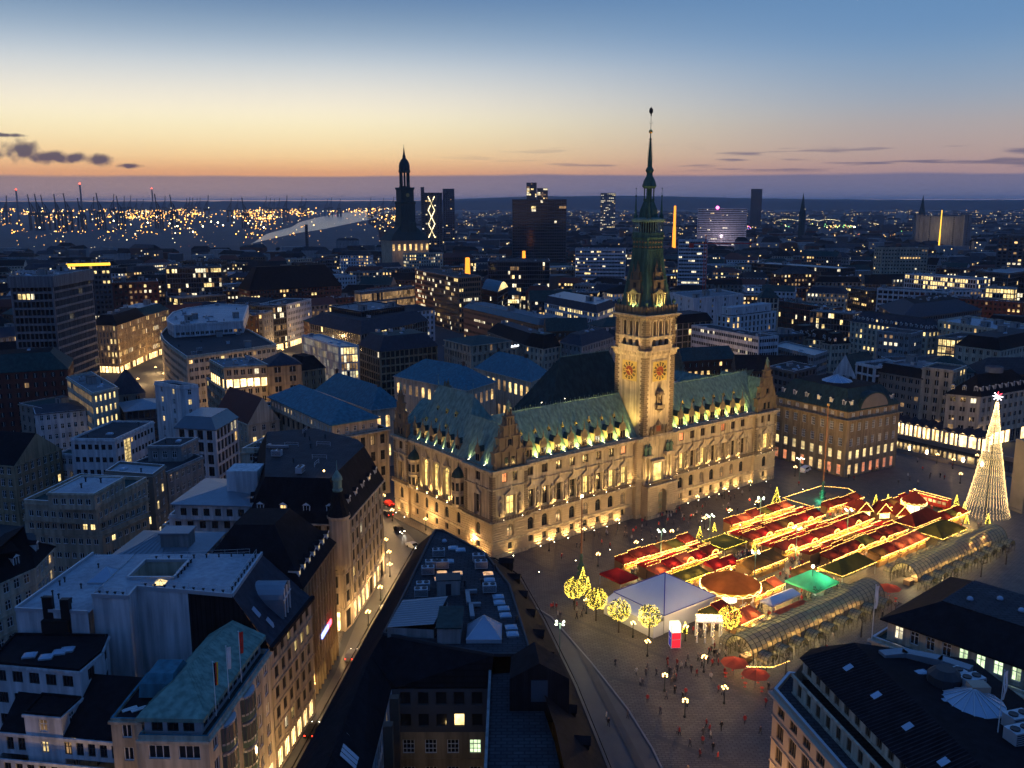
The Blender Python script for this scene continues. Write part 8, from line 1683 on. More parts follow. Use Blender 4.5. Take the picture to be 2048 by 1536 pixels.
for (u, v, h, lb_, top) in ((10.4, -21.2, 19.3, 'tall mast with a glaring lamp before the left front of the town hall', True), (105.7, -22.5, 28.6, 'tall rust-coloured mast on a green-lit bronze foot', False)):
    t = thing('flag_mast', lb_, 'mast', (*UV(u, v), ZS)); b = MB(); b.lathe([(1.0, 0), (1.0, .6), (.55, .9), (.5, 2.2), (.75, 2.6), (.45, 3.0), (.35, 4.2), (.5, 4.6), (.2, 5.4)], 8); [b.ball((.6*math.cos(a), .6*math.sin(a), 1.7), .38, 6, 5, 0, 1.6) for a in (0, 1.57, 3.14, 4.71)]; b.build('mast_foot', ['bronze_green'], t); b = MB(); b.tube((0, 0, 5), (0, 0, h), .22, 8, 0, .1); b.build('pole', ['orange_brick'], t)
    b = MB()
    if top: b.ball((0, 0, h+.2), .3, 8, 5); b.build('mast_lamp', ['lamp_star'], t); lamp(t, (0, 0, h+.7), 1500, (1, .85, .6), .3)
    else: b.ball((0, 0, h), .45, 8, 5); b.build('finial', ['gold'], t); lamp(t, (-1.6, -1.8, 1.0), 420, (.1, 1, .5), .3)
# ---- trees
def skel(rr, h, levels, spread, r0, segs=3):
    b = MB(); tips = []
    def grow(p, d, l, r, lv):
        q = p+d*l; b.tube(p, q, r, 5 if lv < 2 else 3, 0, r*.65)
        if lv == levels: tips.append(q); return
        for k in range(segs if lv else segs+1):
            a = rr.uniform(0, 6.28); s = spread*(.6+.6*rr.random()); nd = Vector((d.x+s*math.cos(a), d.y+s*math.sin(a), d.z*.75+.15)).normalized(); grow(q, nd, l*rr.uniform(.55, .75), r*.6, lv+1)
    grow(Vector((0, 0, h*.38)), Vector((0, 0, 1)), h*.18, r0*.8, 0); return b, tips
def bare(seed, h):
    rr = random.Random(seed); b, tips = skel(rr, h, 3, .95, .14); c = b.mesh('crown', ['bark']); b = MB(); b.lathe([(.19, 0), (.15, .4), (.13, h*.4)], 7); return b.mesh('trunk', ['bark']), c
BARE = [bare(s, 5.6) for s in (1, 2, 3)]
kk = 0
for v_, us, wh in ((-80.2, [9+12.5*k for k in range(8)], 'street side'), (-65.4, [20, 40, 74, 95], 'market side')):
    for n_, u in enumerate(us):
        t = thing('bare_tree', f'bare pollarded tree on the {wh} of the arcades, {ORD[n_]} from the left', 'tree', (*UV(u, v_), ZS), kk*1.7, f'bare trees on the {wh} of the arcades'); link('trunk', BARE[kk % 3][0], t); link('crown', BARE[kk % 3][1], t); kk += 1
def lit_ball(seed):
    rr = random.Random(seed); b = MB(); cz, R_ = 5.0, 2.35
    for k in range(46):
        a = rr.uniform(0, 6.28); e = math.asin(rr.uniform(-.75, .95)); n = rr.randint(4, 9)
        for i in range(n): ee = e-.11*i; f = rr.uniform(.86, 1.03); b.octa((f*R_*math.cos(a)*math.cos(ee), f*R_*math.sin(a)*math.cos(ee), cz+f*R_*math.sin(ee)), .06)
    for k in range(200): R_ = 2.35*math.sqrt(rr.uniform(.2, 1)); a, e = rr.uniform(0, 6.28), math.asin(rr.uniform(-.9, 1)); b.octa((R_*math.cos(a)*math.cos(e), R_*math.sin(a)*math.cos(e), cz+R_*math.sin(e)), .05)
    f = MB()
    for k in range(420): q = Vector((rr.gauss(0, 1), rr.gauss(0, 1), rr.gauss(0, 1))).normalized()*2.3*rr.uniform(.3, 1)**.5; p = Vector((0, 0, cz))+q; a, c = [Vector((rr.uniform(-.2, .2), rr.uniform(-.2, .2), rr.uniform(-.2, .2))) for _ in (0, 1)]; f.face([p-a, p+c, p+a, p-c])
    return b.mesh('fairy_lights', ['bulb_yellow']), f.mesh('foliage', ['leaf'])
LB = [lit_ball(s) for s in (5, 6)]
for n_, (u, v, nm) in enumerate(((-3.6, -34.8, 'leftmost'), (-3.6, -41.6, 'second from the left'), (-3.6, -48.5, 'third from the left'), (-.6, -54.2, 'fourth, before the pale tent'), (11.6, -64.6, 'beside the blazing portico'))):
    t = thing('lit_tree', f'round bare tree hung with yellow lights, {nm}', 'tree', (*UV(u, v), ZS), n_*1.1, 'round trees hung with yellow lights'); link('trunk', BARE[n_ % 3][0], t, scale=(1, 1, 1.15)); link('crown', BARE[n_ % 3][1], t, scale=(1, 1, 1.2)); link('foliage', LB[n_ % 2][1], t)['kind'] = 'stuff'; o = link('fairy_lights', LB[n_ % 2][0], t); o['kind'] = 'stuff'; lamp(t, (0, 0, 4.6), 420, YEL, 1.2)
def conifer(h, seed):
    rr = random.Random(seed); b = MB(); l = MB(); n = int(h*9)
    for i in range(n):
        z = h*(.08+.9*i/n); r_ = h*.24*(1-i/n)+.05
        for k in range(5): a = rr.uniform(0, 6.28); b.loft([[(.0, 0, z+.12), (-.07*math.sin(a), .07*math.cos(a), z), (.07*math.sin(a), -.07*math.cos(a), z)], [(r_*math.cos(a), r_*math.sin(a), z-.18*h*.1), (r_*math.cos(a), r_*math.sin(a)+.02, z-.2*h*.1), (r_*math.cos(a)+.02, r_*math.sin(a), z-.2*h*.1)]])
        for k in range(3): a = rr.uniform(0, 6.28); l.octa((r_*math.cos(a), r_*math.sin(a), z), .075)
    l.octa((0, 0, h), .14); tr_ = MB(); tr_.lathe([(.08*h*.3, 0), (.02, h*.9)], 6); return tr_.mesh('trunk', ['bark']), b.mesh('crown', ['needles']), l.mesh('fairy_lights', ['bulb_yellow'])
CON = [conifer(3.2, 1), conifer(2.4, 2), conifer(5.4, 3)]
for n_, (u, v, k, nm) in enumerate(((8.5, -24, 0, 'right of the lamp-topped mast'), (5.5, -29, 0, 'left of the single red tent'), (3.2, -35, 1, 'behind the first round lit tree'), (1.5, -39, 1, 'at the rear corner of the pale tent'), (2.2, -46, 0, 'beside the third round lit tree'), (1.6, -51, 1, 'before the pale tent side'), (3.6, -57.2, 0, 'left of the advertising pillar'), (7, -57, 1, 'behind the blazing portico'), (53.4, -38.2, 0, 'at the left end of the third row'), (54.3, -28, 1, 'at the left end of the second row'), (46, -22, 1, 'behind the left rear row'), (51, -22.5, 0, 'between the two rear rows'), (58, -21.5, 1, 'left of the right rear row'), (66, -20.6, 1, 'behind the right rear row'), (76, -20.4, 1, 'near the end of the right rear row'), (89.5, -18, 2, 'at the left corner of the light fence'), (112, -36, 0, 'right of the light fence'), (115, -38, 0, 'before the red tram car'), (123.5, -53.8, 2, 'left of the tall cone of lights'), (126, -55, 0, 'at the foot of the tall cone of lights'), (117.5, -60, 1, 'below the tall cone of lights'), (121, -64, 0, 'right end of the right arcade'))):
    t = thing('fir_tree', f'small lit fir tree {nm}', 'tree', (*UV(u, v), ZS), n_, 'small lit fir trees'); 
    for q, me in zip(('trunk', 'crown', 'fairy_lights'), CON[k]):
        o = link(q, me, t)
        if q == 'fairy_lights': o['kind'] = 'stuff'
    if k == 2: lamp(t, (0, 0, 2.5), 120, YEL, 1)
# ---- street lamps
def cand_mesh():
    b = MB(); b.lathe([(.24, 0), (.24, .35), (.1, .5), (.07, 2.6), (.12, 2.7), (.06, 2.9), (.06, 3.3)], 7); 
    for k in range(4): a = k*math.pi/2; b.tube((0, 0, 2.75), (.5*math.cos(a), .5*math.sin(a), 2.95), .04, 4); 
    g = MB()
    for k in range(4): a = k*math.pi/2; g.ball((.5*math.cos(a), .5*math.sin(a), 3.14), .17, 7, 5)
    g.ball((0, 0, 3.5), .17, 7, 5); return b.mesh('lamp_post', ['iron']), g.mesh('lamp_globes', ['lamp_warm'])
CAND = cand_mesh(); b = MB(); b.lathe([(.2, 0), (.2, .8), (.11, 1), (.08, 8.6)], 7); g = MB()
for k in range(4): a = k*math.pi/2; b.tube((0, 0, 8.4), (.95*math.cos(a), .95*math.sin(a), 8.7), .05, 4); g.loft([[(.95*math.cos(a)+.28*math.cos(t), .95*math.sin(a)+.28*math.sin(t), 8.45) for t in [j*math.pi/3 for j in range(6)]], [(.95*math.cos(a)+.14*math.cos(t), .95*math.sin(a)+.14*math.sin(t), 8.7) for t in [j*math.pi/3 for j in range(6)]]])
MAST = (b.mesh('lamp_post', ['iron_green']), g.mesh('lamp_heads', ['lamp_white']))
def street_lamp(p, lb_, kind=0, power=None, z=ZS):
    t = thing('street_lamp', lb_, 'street lamp', (*p, z), random.uniform(0, 1), 'five-globe street lamps' if kind == 0 else 'tall four-armed lamp masts'); link('lamp_post', (CAND, MAST)[kind][0], t); link('lamp_globes' if kind == 0 else 'lamp_heads', (CAND, MAST)[kind][1], t)
    lamp(t, (0, 0, 3.75) if kind == 0 else (0, 0, 8.1), power or (420 if kind == 0 else 900), WARM if kind == 0 else (1, .9, .66), .45)
for (u, v, nm) in ((-13.2, -70.3, 'left of the group on the bottom square'), (-8, -79.7, 'right of the group on the bottom square'), (-16.8, -78.4, 'lowest of the group on the bottom square'), (-2.3, -70.1, 'beside the salmon parasols'), (-6.2, -59.2, 'left of the advertising pillar'), (-2.9, -37.8, 'between the first two round lit trees'), (-2.8, -51.8, 'under the fourth round lit tree'), (4.5, -59.4, 'right of the advertising pillar'),
    (14, -5, 'before the left pavilion of the town hall'), (26, -5, 'before the left front of the town hall'), (38, -5, 'left of the town hall porch'), (70, -5, 'right of the town hall porch'), (82, -5, 'before the right front of the town hall'), (94, -5, 'before the right pavilion of the town hall'), (17, -20, 'behind the left rear stall row, left end'), (30, -20, 'behind the left rear stall row, middle'), (43, -20, 'behind the left rear stall row, right end'), (57.5, -18.5, 'opposite the town hall porch'), (68, -18.5, 'behind the right rear stall row, left end'), (80, -18.5, 'behind the right rear stall row, right end'),
    (168.5, -24.3, 'nearest the canal steps'), (166.6, -30.8, 'second at the canal steps'), (152.5, -40.4, 'left of the stone slab monument'), (118, -4, 'at the foot of the dark stone house'), (133, -6, 'before the dark stone house entrance'), (178, -33, 'at the canal end')): street_lamp(UV(u, v), 'five-globe street lamp '+nm)
for (x, y, nm, *pw) in ((-29.4, 192, 'second on the left street corner'), (-30.2, 179.5, 'nearest on the left street corner'), (-29, 205.2, 'third on the left street corner'), (-30.2, 213, 'fourth on the left street corner'), (-32.1, 221.3, 'farthest on the left street corner'), (-37.5, 257, 'beside the parked cars behind the town hall'), (-33.4, 244.2, 'at the rear left corner of the town hall'), (-23.4, 236.7, 'on the left flank of the town hall'), (-10, 221, 'at the left front corner of the town hall'), (-43, 99, 'added out of view below the copper-roofed house', 3600), (-57, 104, 'added out of view at the bottom left corner', 3600), (-35.6, 150, 'on the pavement of the tan pier house'), (-36.9, 122, 'on the pavement of the copper-roofed house'), (-35.2, 171, 'below the round-cornered mansard house'), (-37, 134, 'on the pavement of the pale-roofed block'), (-25.6, 160, 'on the wedge house side, upper'), (-29.6, 128, 'on the wedge house side, middle'), (-31, 108, 'on the wedge house side, lower'), (-37.6, 108, 'nearest on the left pavement'), (-46, 268, 'in the lane left of the exchange halls'), (-52, 282, 'farther in the lane left of the exchange halls'), (33, 101, 'added below the sandstone house, nearest', 3600), (31.5, 110, 'added below the sandstone house, second', 3600), (34, 121, 'added at the round corner of the sandstone house', 3600)): street_lamp((x, y), 'five-globe street lamp '+nm, 0, *(pw or [2400]), z=.13)  # lamps by the copper-roofed and sandstone houses are added to warm the facades
for (u, v, nm) in ((30.2, -28.2, 'in the left stall block'), (48.1, -28.2, 'between the stall blocks'), (69.9, -27.2, 'in the second stall row'), (-21.8, -51.1, 'on the kerb beside the wedge house'), (58, -47.2, 'left in the third stall row'), (80, -47.2, 'right in the third stall row'), (37, -51, 'right of the carousel'), (111.4, -10.2, 'at the right end of the town hall')): street_lamp(UV(u, v), 'tall four-armed lamp mast '+nm, 1)
# ---- vehicles
def car(p, rz, paint, label, van=False, lights=True):
    t = thing('parked_van' if van else 'car', label, 'van' if van else 'car', (*p, .01 if p[0] < 8 else ZS), rz); L, W_, H_ = (4.9, 1.9, 2.0) if van else (4.3, 1.75, 1.45); b = MB(); hw = W_/2
    if van: pr = [(-2.45, .35), (-2.45, 1.9), (-2.2, 2.0), (1.2, 2.0), (1.85, 1.25), (2.4, 1.05), (2.45, .35)]
    else: pr = [(-2.15, .32), (-2.15, .95), (-1.6, 1.0), (-1.05, 1.42), (.45, 1.45), (1.15, .98), (2.05, .82), (2.15, .32)]
    n = len(pr); b.loft([[(x, s*hw*(1 if z < 1.05 else .84), z) for x, z in pr] for s in (-1, 1)]); b.build('body', [paint], t); b = MB()
    gz = [(1.25, 1.92), (1.78, 1.32)] if van else [(.5, 1.4), (1.1, 1.02)]
    b.face([(gz[0][0]+.04, -hw*.78, gz[0][1]), (gz[1][0]+.05, -hw*.85, gz[1][1]), (gz[1][0]+.05, hw*.85, gz[1][1]), (gz[0][0]+.04, hw*.78, gz[0][1])])
    for s in (-1, 1): x0_, x1_, z0_, z1_ = (-1.9, 1.2, 1.2, 1.8) if van else (-1.2, .75, 1.02, 1.36); b.face([(x0_, s*(hw*.93), z0_), (x1_, s*(hw*.93), z0_), (x1_-.5, s*(hw*.87), z1_), (x0_+.3, s*(hw*.87), z1_)])
    b.build('car_glass', ['glass_dark'], t); w = MB(); w.tube((0, -.1, 0), (0, .1, 0), .32, 12); wm = w.mesh('wheel', ['rubber'])
    for x in (-1.35, 1.35):
        for s in (-1, 1): link('wheel', wm, t, (x, s*(hw-.08), .32))
    hb = MB(); hb.ball((0, 0, 0), .13, 6, 4); hm = hb.mesh('headlight', ['head_white' if lights else 'metal_light']); tm2 = hb.mesh('tail_light', ['tail_red' if lights else 'red_paint'])
    for s in (-1, 1): link('headlight', hm, t, (L/2-.02, s*hw*.7, .68)); link('tail_light', tm2, t, (-L/2+.02, s*hw*.75, .8))
    if lights: lamp(t, (L/2+.3, 0, .7), 400, (1, .92, .75), .1, 70, (1, 0, -.12))
car(UV(125, -3), TH+.2, 'white_paint', 'white van parked before the dark stone house', True, False)
for (x, y, rz, pt_, lb_) in ((-36.4, 258, 2.2, 'red_paint', 'dark red car parked behind the town hall'), (-35.3, 249, 2.1, 'black_paint', 'black car parked at the rear corner of the town hall'), (-18, 219, 2.35, 'black_paint', 'dark car with headlights on passing the town hall flank'), (-25.5, 224, -.85, 'metal_light', 'silver car with headlights on passing the town hall flank'), (-35.0, 118, 1.52, 'grey_paint', 'grey car in the narrow left street'), (-27.5, 186, -1.2, 'white_paint', 'white car turning at the left street corner'), (-30.5, 236, -1.05, 'black_paint', 'black car with headlights on nearing the town hall corner'), (-14.5, 214, 2.3, 'red_paint', 'red car behind the dark car by the town hall flank'), (-33.6, 140, 1.5, 'black_paint', 'black car halfway up the left street'), (-31.2, 128, -1.65, 'metal_light', 'silver car coming down the left street'), (-31.5, 166, 1.5, 'grey_paint', 'grey car at the top of the left street')): car((x, y), rz, pt_, lb_)
t = thing('tram_car', 'old red tram carriage with a string of roof lights', 'tram', (*UV(124.4, -45.6), ZS), TH+math.pi/2); b = MB(); b.loft([[(x, y, z) for y, z in ((-1.2, .6), (1.2, .6), (1.25, 2.6), (.9, 3.2), (-.9, 3.2), (-1.25, 2.6))] for x in (-5.8, 5.8)]); b.build('body', ['red_paint'], t); b = MB()
for k in range(8): x = -4.9+1.4*k; b.box(x-.5, 1.24, 1.7, x+.5, 1.29, 2.5); b.box(x-.5, -1.29, 1.7, x+.5, -1.24, 2.5)
b.build('tram_windows', ['win_warm'], t, kind='stuff'); b = MB(); bulbs(b, (-5.8, 1.0, 3.25), (5.8, 1.0, 3.25), .3, .1); bulbs(b, (-5.8, -1.0, 3.25), (5.8, -1.0, 3.25), .3, .1); b.build('fairy_lights', ['bulb'], t, kind='stuff'); w = MB(); w.tube((0, -.1, 0), (0, .1, 0), .4, 10); wm = w.mesh('wheel', ['iron']); [link('wheel', wm, t, (x, s, .4)) for x in (-4, -2.6, 2.6, 4) for s in (-.8, .8)]; lamp(t, (0, -2, 2.4), 120); lamp(t, (0, 2, 2.4), 120)
# ---- people: one continuous skinned body, three walking poses
def person_mesh(pose, lv, coat):
    st, arm = pose; J = [(0, 0, .95), (0, 0, 1.2), (0, 0, 1.42), (0, 0, 1.52), (0, .02, 1.62), (0, .01, 1.74), (.2, 0, 1.4), (.27, -arm*.5, 1.13), (.26, -arm-.08, .9), (-.2, 0, 1.4), (-.27, arm*.5, 1.13), (-.26, arm-.08, .9), (.1, 0, .9), (.11, st*.5-.03, .5), (.11, st, .1), (.11, st-.16, .04), (-.1, 0, .9), (-.11, -st*.5-.03, .5), (-.11, -st, .1), (-.11, -st-.16, .04)]
    E_ = [(0, 1), (1, 2), (2, 3), (3, 4), (4, 5), (2, 6), (6, 7), (7, 8), (2, 9), (9, 10), (10, 11), (0, 12), (12, 13), (13, 14), (14, 15), (0, 16), (16, 17), (17, 18), (18, 19)]
    Rd = [.17, .18, .17, .07, .1, .09, .09, .07, .05, .09, .07, .05, .11, .08, .06, .05, .11, .08, .06, .05]
    me = bpy.data.meshes.new('tmp'); me.from_pydata(J, E_, []); o = bpy.data.objects.new('tmp', me); col.objects.link(o); m = o.modifiers.new('s', 'SKIN')
    for v, r_ in zip(me.skin_vertices[0].data, Rd): v.radius = (r_, r_*.8)
    me.skin_vertices[0].data[0].use_root = True
    if lv: o.modifiers.new('u', 'SUBSURF').levels = lv
    bpy.context.view_layer.update(); out_ = bpy.data.meshes.new_from_object(o.evaluated_get(bpy.context.evaluated_depsgraph_get())); bpy.data.objects.remove(o); out_.name = 'person'
    out_.materials.clear(); [out_.materials.append(M(k)) for k in (coat, 'trousers', 'skin', 'bark')]
    for f in out_.polygons: z = f.center.z; f.material_index = 3 if z > 1.71 else 2 if z > 1.54 else (2 if z < .95 and abs(f.center.x) > .2 else 0 if z > .72 else 1)
    return out_
POSES = [(.22, .16), (.05, .03), (-.2, -.15)]
PM = {(i, c): person_mesh(p, 1, c) for i, p in enumerate(POSES) for c in ('coat', 'coat_red', 'coat_pale')}
rp = random.Random(21)
def near_spot(u, v): return ('before the town hall porch' if v > -9 and 46 < u < 68 else 'before the town hall front' if v > -20 else 'on the bottom square' if u < 3 else 'beside the arcades' if v < -75 else 'near the canal')
cn = {'coat': 'dark coat', 'coat_red': 'red coat', 'coat_pale': 'pale coat'}; pn_ = ['striding', 'standing', 'walking']
def person(u, v, grp):
    c = rp.choice(['coat', 'coat', 'coat', 'coat_red', 'coat_pale']); i = rp.randrange(3); o = link('person', PM[(i, c)], None, (*UV(u, v), ZS), rp.uniform(0, 6.28)); o.scale = (1, 1, rp.uniform(.92, 1.05))
    tag(o, f'{pn_[i]} person in {cn[c]}', 'person', f'people {grp}'); return o
def rank(L_, grp):
    for n, o in enumerate(sorted(L_, key=lambda o: o.location.x/o.location.y)): o['label'] += f', {ORD[n]} from left {grp}'
for (cu_, cv_, n, s, g_) in ((-14, -74, 15, 6, 'on the bottom square'), (-8, -66, 26, 4.5, 'between the street lamps and the advertising pillar'), (-20, -84, 12, 5, 'on the lower bottom square'), (-6, -88, 6, 5, 'at the foot of the sandstone house'), (4, -68, 20, 3, 'before the blazing portico'), (56, -9, 36, 6, 'before the town hall porch'), (34, -10, 24, 8, 'before the left front of the town hall'), (80, -11, 22, 8, 'before the right front of the town hall'), (-6, -36, 12, 4, 'beside the round lit trees'), (130, -12, 10, 8, 'before the dark stone house'), (150, -30, 12, 10, 'on the dark square near the canal'), (40, -84, 8, 12, 'on the street side of the arcades')):
    rank([person(cu_+rp.gauss(0, s), max(min(cv_+rp.gauss(0, s*.6), -4.6), -92), g_) for k in range(n)], g_)
for k in range(16): c = rp.choice(['coat', 'coat_red', 'coat_pale']); o = link('person', PM[(k % 3, c)], None, (-36.6+rp.uniform(-.6, .6), 110+2*k, .13), rp.uniform(0, 6)); tag(o, f'person in {cn[c]}, {ORD[k]} nearest on the left street pavement', 'person', 'people on the left street pavement')
# the dense crowd between the stalls
lowp_ = [person_mesh(p, 0, 'coat') for p in POSES]; cb_ = MB()
for me in lowp_: me.calc_loop_triangles()
data = [([tuple(v.co) for v in me.vertices], [tuple(f.vertices) for f in me.polygons], [f.material_index for f in me.polygons]) for me in lowp_]
for (u0, u1, v0, v1, n) in ((18, 44, -29.3, -28.2, 26), (18, 88, -38.8, -37.3, 90), (54, 88, -28.6, -26.4, 46), (55, 95, -48.2, -46.8, 50), (56, 96, -58, -56.8, 40), (44, 54, -40, -37, 26), (30, 40, -58, -45, 40), (8, 24, -60.4, -57.5, 24), (20, 56, -64, -59, 40), (45, 58, -56, -42, 40), (88, 97, -50, -30, 40), (97, 118, -44, -30, 30), (104, 122, -64, -42, 40)):
    for k in range(n):
        u, v = rp.uniform(u0, u1), rp.uniform(v0, v1); x, y = UV(u, v); a = rp.uniform(0, 6.28); c, s = math.cos(a), math.sin(a); V_, F_, MI = data[rp.randrange(3)]; i = cb_.vs([(x+c*p[0]-s*p[1], y+s*p[0]+c*p[1], ZS+p[2]) for p in V_]); cb_.f.extend([tuple(i+j for j in f) for f in F_]); w = rp.choice([0, 0, 0, 4, 5]); cb_.m.extend([w if m == 0 else m for m in MI])
o = cb_.build('market_crowd', ['coat', 'trousers', 'skin', 'bark', 'coat_red', 'coat_pale'], kind='stuff'); tag(o, 'dense crowd of visitors between the market stalls', 'crowd')
# ================================================================== THE CITY BEYOND
rc = random.Random(42)
def far(px, d): t = (px-1024)/1841; return (d*t/math.hypot(1, t), d/math.hypot(1, t))
def zpix(py, d): return CAM_H+d*math.tan(math.atan((768-py)/1841)-.196)
taken = [(centroid(v[0]), max(math.dist(centroid(v[0]), p) for p in v[0])) for v in PLAN.values()]+[(UV(56, 22), 62), ((-8, 130), 50), (UV(60, -40), 75), (UV(185, -10), 30)]
# ---- domed tower church
D_ = 1150; cx, cy0 = far(815, D_); t = thing('domed_church', 'baroque church with tall dark tower, open lantern and copper dome on the skyline', 'church', (cx, cy0, 0), .5)
b = MB(); b.box(-24, -14, 0, 24, 22, 40); b.box(-25, -15, 39, 25, 23, 41); th_ = b.build('nave_wall', ['beige_stone'], t); b = MB(); b.loft([[(-26, -16, 41), (26, -16, 41), (26, 24, 41), (-26, 24, 41)], [(-20, -11, 49), (20, -11, 49), (20, 17, 49), (-20, 17, 49)], [(-10, -6, 58), (10, -6, 58), (10, 8, 58), (-10, 8, 58)]]); b.build('roof', ['copper_dark'], t)
for k in range(7): b = MB(); x = -22+7.3*k; b.box(x-1.3, -14.3, 29, x+1.3, -14, 36.5); b.build('window', ['win_warm'], t)
lamp(t, (-14, -24, 25), 1100, WARM, 1); lamp(t, (14, -24, 25), 1100, WARM, 1)
b = MB(); q = math.sqrt(2)
for prof in ([(10, 46), (10, 62), (9.2, 63), (9.2, 84), (9.8, 85), (9.8, 87), (8.2, 88), (8.2, 101), (9, 102), (9, 104)],): b.lathe([(r_*q, z) for r_, z in prof], 4, (0, 0), 0, math.pi/4)
b.build('tower', ['copper_dark'], t); b = MB()
for k in range(10): a = 2*math.pi*k/10; b.tube((5.6*math.cos(a), 5.6*math.sin(a), 104), (5.6*math.cos(a), 5.6*math.sin(a), 122), .85, 6)
b.lathe([(6.6, 121.5), (7.2, 122), (7.2, 124), (6.8, 125)], 12); b.lathe([(6.8, 104), (6.8, 105.5)], 12); b.build('lantern', ['copper_dark'], t); b = MB(); b.lathe([(6.6, 125), (6.7, 129), (5.9, 133), (4, 136.5), (2.2, 138.5), (1.9, 141), (1.3, 143), (.8, 147), (.25, 152), (.1, 155)], 12); b.build('dome', ['copper_dark'], t); b = MB(); b.lathe([(2.2, 0), (2.2, .5)], 12); c_ = b.build('clock_face', ['clock_gold'], t); c_.location = (0, -8.6, 95); c_.rotation_euler = (math.pi/2, 0, 0); taken.append(((cx, cy0), 40))
# ---- other landmarks: (name, label, px left, px right, y top, distance, depth, style, roof)
LM_ = [('glass_slab', 'big dark glass slab left of the spire on the skyline', 1025, 1132, 400, 1150, 24, 'glass', .015), ('leaning_tower', 'taller left tower of the leaning glass pair', 1053, 1073, 366, 1900, 22, 'glass', .18), ('leaning_tower', 'shorter right tower of the leaning glass pair', 1074, 1095, 377, 1900, 22, 'glass', .25), ('riverside_tower', 'slim dark tower left of the tower with light crosses', 846, 853, 375, 1450, 12, 'dark', .02), ('riverside_tower', 'dark riverside block carrying three crosses of light', 853, 888, 386, 1460, 20, 'dark', .05), ('riverside_tower', 'dark slab right of the light crosses', 889, 912, 378, 1750, 20, 'dark', .05),
 ('clinic_block', 'distant stepped block left of the spire', 1198, 1228, 387, 2300, 25, 'office', .2), ('stage_hotel', 'white balcony-banded hotel glowing beside the fair', 1390, 1487, 418, 1700, 22, 'ribbon', .03), ('skyline_block', 'lone dark slab block on the right horizon', 1493, 1515, 380, 3000, 25, 'dark', .0), ('bunker', 'massive pale concrete bunker on the right skyline', 1825, 1920, 432, 1800, 60, None, 0), ('banded_office', 'banded white office left of the red crane', 1354, 1412, 481, 820, 18, 'ribbon', .08), ('glass_pavilion', 'pale glass pavilion with lit red strip behind the orange slab', 976, 1100, 524, 760, 40, 'glass', .08), ('curved_office', 'dark curved office with three lit storeys left of the tower', 1150, 1250, 500, 860, 26, 'ribbon', .08), ('right_slab', 'dark slab with lit stair column at the right edge', 1985, 2060, 468, 1000, 25, 'dark', .1), ('warehouse', 'dark block with glowing yellow roof edge', 138, 226, 517, 700, 25, 'dark', .1), ('glass_office', 'glass office with lit upper floor left of the brick warehouse', 335, 447, 528, 720, 30, 'glass', .2), ('lit_store', 'red-lit brick store with snow-bright roof', 226, 318, 553, 640, 26, 'brick', .2), ('riverside_tower', 'small church tower with dark helm on the river bank', 616, 622, 448, 1700, 6, 'dark', 0)]
for (nm, lb_, a, c, yt, d, dp, s_, l_) in LM_:
    p, q = far(a, d), far(c, d); n = far((a+c)/2, 1.0); H_ = zpix(yt, d); P = ccw([p, q, (q[0]+n[0]*dp, q[1]+n[1]*dp), (p[0]+n[0]*dp, p[1]+n[1]*dp)]); B = Building(nm, lb_, P); taken.append((centroid(P), math.dist(p, q)/2+8))
    if s_: B.walls(P, 0, H_, STY[s_].but(lit=l_, shop=None, bay=STY[s_].bay*(1 if d < 1000 else 1.6), ww=STY[s_].ww*(1 if d < 1000 else 1.6)))
    else: B.walls(P, 0, H_, STY['white'].but(wall='concrete', bay=30, ww=2, lit=0))
    B.flat(P, H_, 'bitumen', .8); B.clutter(inset(P, 2), H_, 3 if d < 1000 else 0)
    e = Vector((q[0]-p[0], q[1]-p[1])).normalized()
    if 'three crosses' in lb_:
        m = MB()
        for k in range(3):
            for s in (-1, 1): z0, z1 = H_*.32+k*H_*.21, H_*.32+(k+1)*H_*.21; m0 = fill_between(p, q, .38); m.tube((m0[0]+e.x*-s*5-n[0], m0[1]+e.y*-s*5-n[1], z0), (m0[0]+e.x*s*5-n[0], m0[1]+e.y*s*5-n[1], z1), .45, 4)
        B.obj(m, 'light_cross', ['far_white'])
    if 'yellow roof' in lb_: m = MB(); m.obox(fill_between(p, q, .5), (e.x, e.y), math.dist(p, q), .8, H_-.6, H_+1.2); B.obj(m, 'light_strip', ['neon_yellow'])
    if 'hotel' in lb_: m = MB(); m.ball((*fill_between(p, q, .4), H_+2), 3, 6, 4); B.obj(m, 'pink_light', ['far_pink']); B.light((fill_between(p, q, .5)[0]-n[0]*30, fill_between(p, q, .5)[1]-n[1]*30), 25, 30000, (1, .75, .9), size=3)
    if 'bunker' in lb_: B.light((fill_between(p, q, .5)[0]-n[0]*30, fill_between(p, q, .5)[1]-n[1]*30), 40, 26000, WARM2, size=3); [B.walls(ccw([(c_[0]-6, c_[1]-6), (c_[0]+6, c_[1]-6), (c_[0]+6, c_[1]+6), (c_[0]-6, c_[1]+6)]), 0, H_+3, STY['white'].but(wall='concrete', bay=30, lit=0)) for c_ in P]
    B.done()
def simple_tower(nm, lb_, px, y0, y1, d, r_, mats, cat='tower', n=6, top=None):
    x, y = far(px, d); t = thing(nm, lb_, cat, (x, y, 0)); b = MB(); z0, z1 = zpix(y1, d), zpix(y0, d); b.lathe([(r_, 0), (r_, z0+(z1-z0)*.1), (r_*.7, z0+(z1-z0)*.3), (r_*.5, z0+(z1-z0)*.5), (.3, z1)] if top == 'spire' else [(r_*1.5, 0), (r_*1.2, z0), (r_, z0+2), (r_*.8, z1)], n); b.build('spire' if top else 'shaft', [mats], t); return t
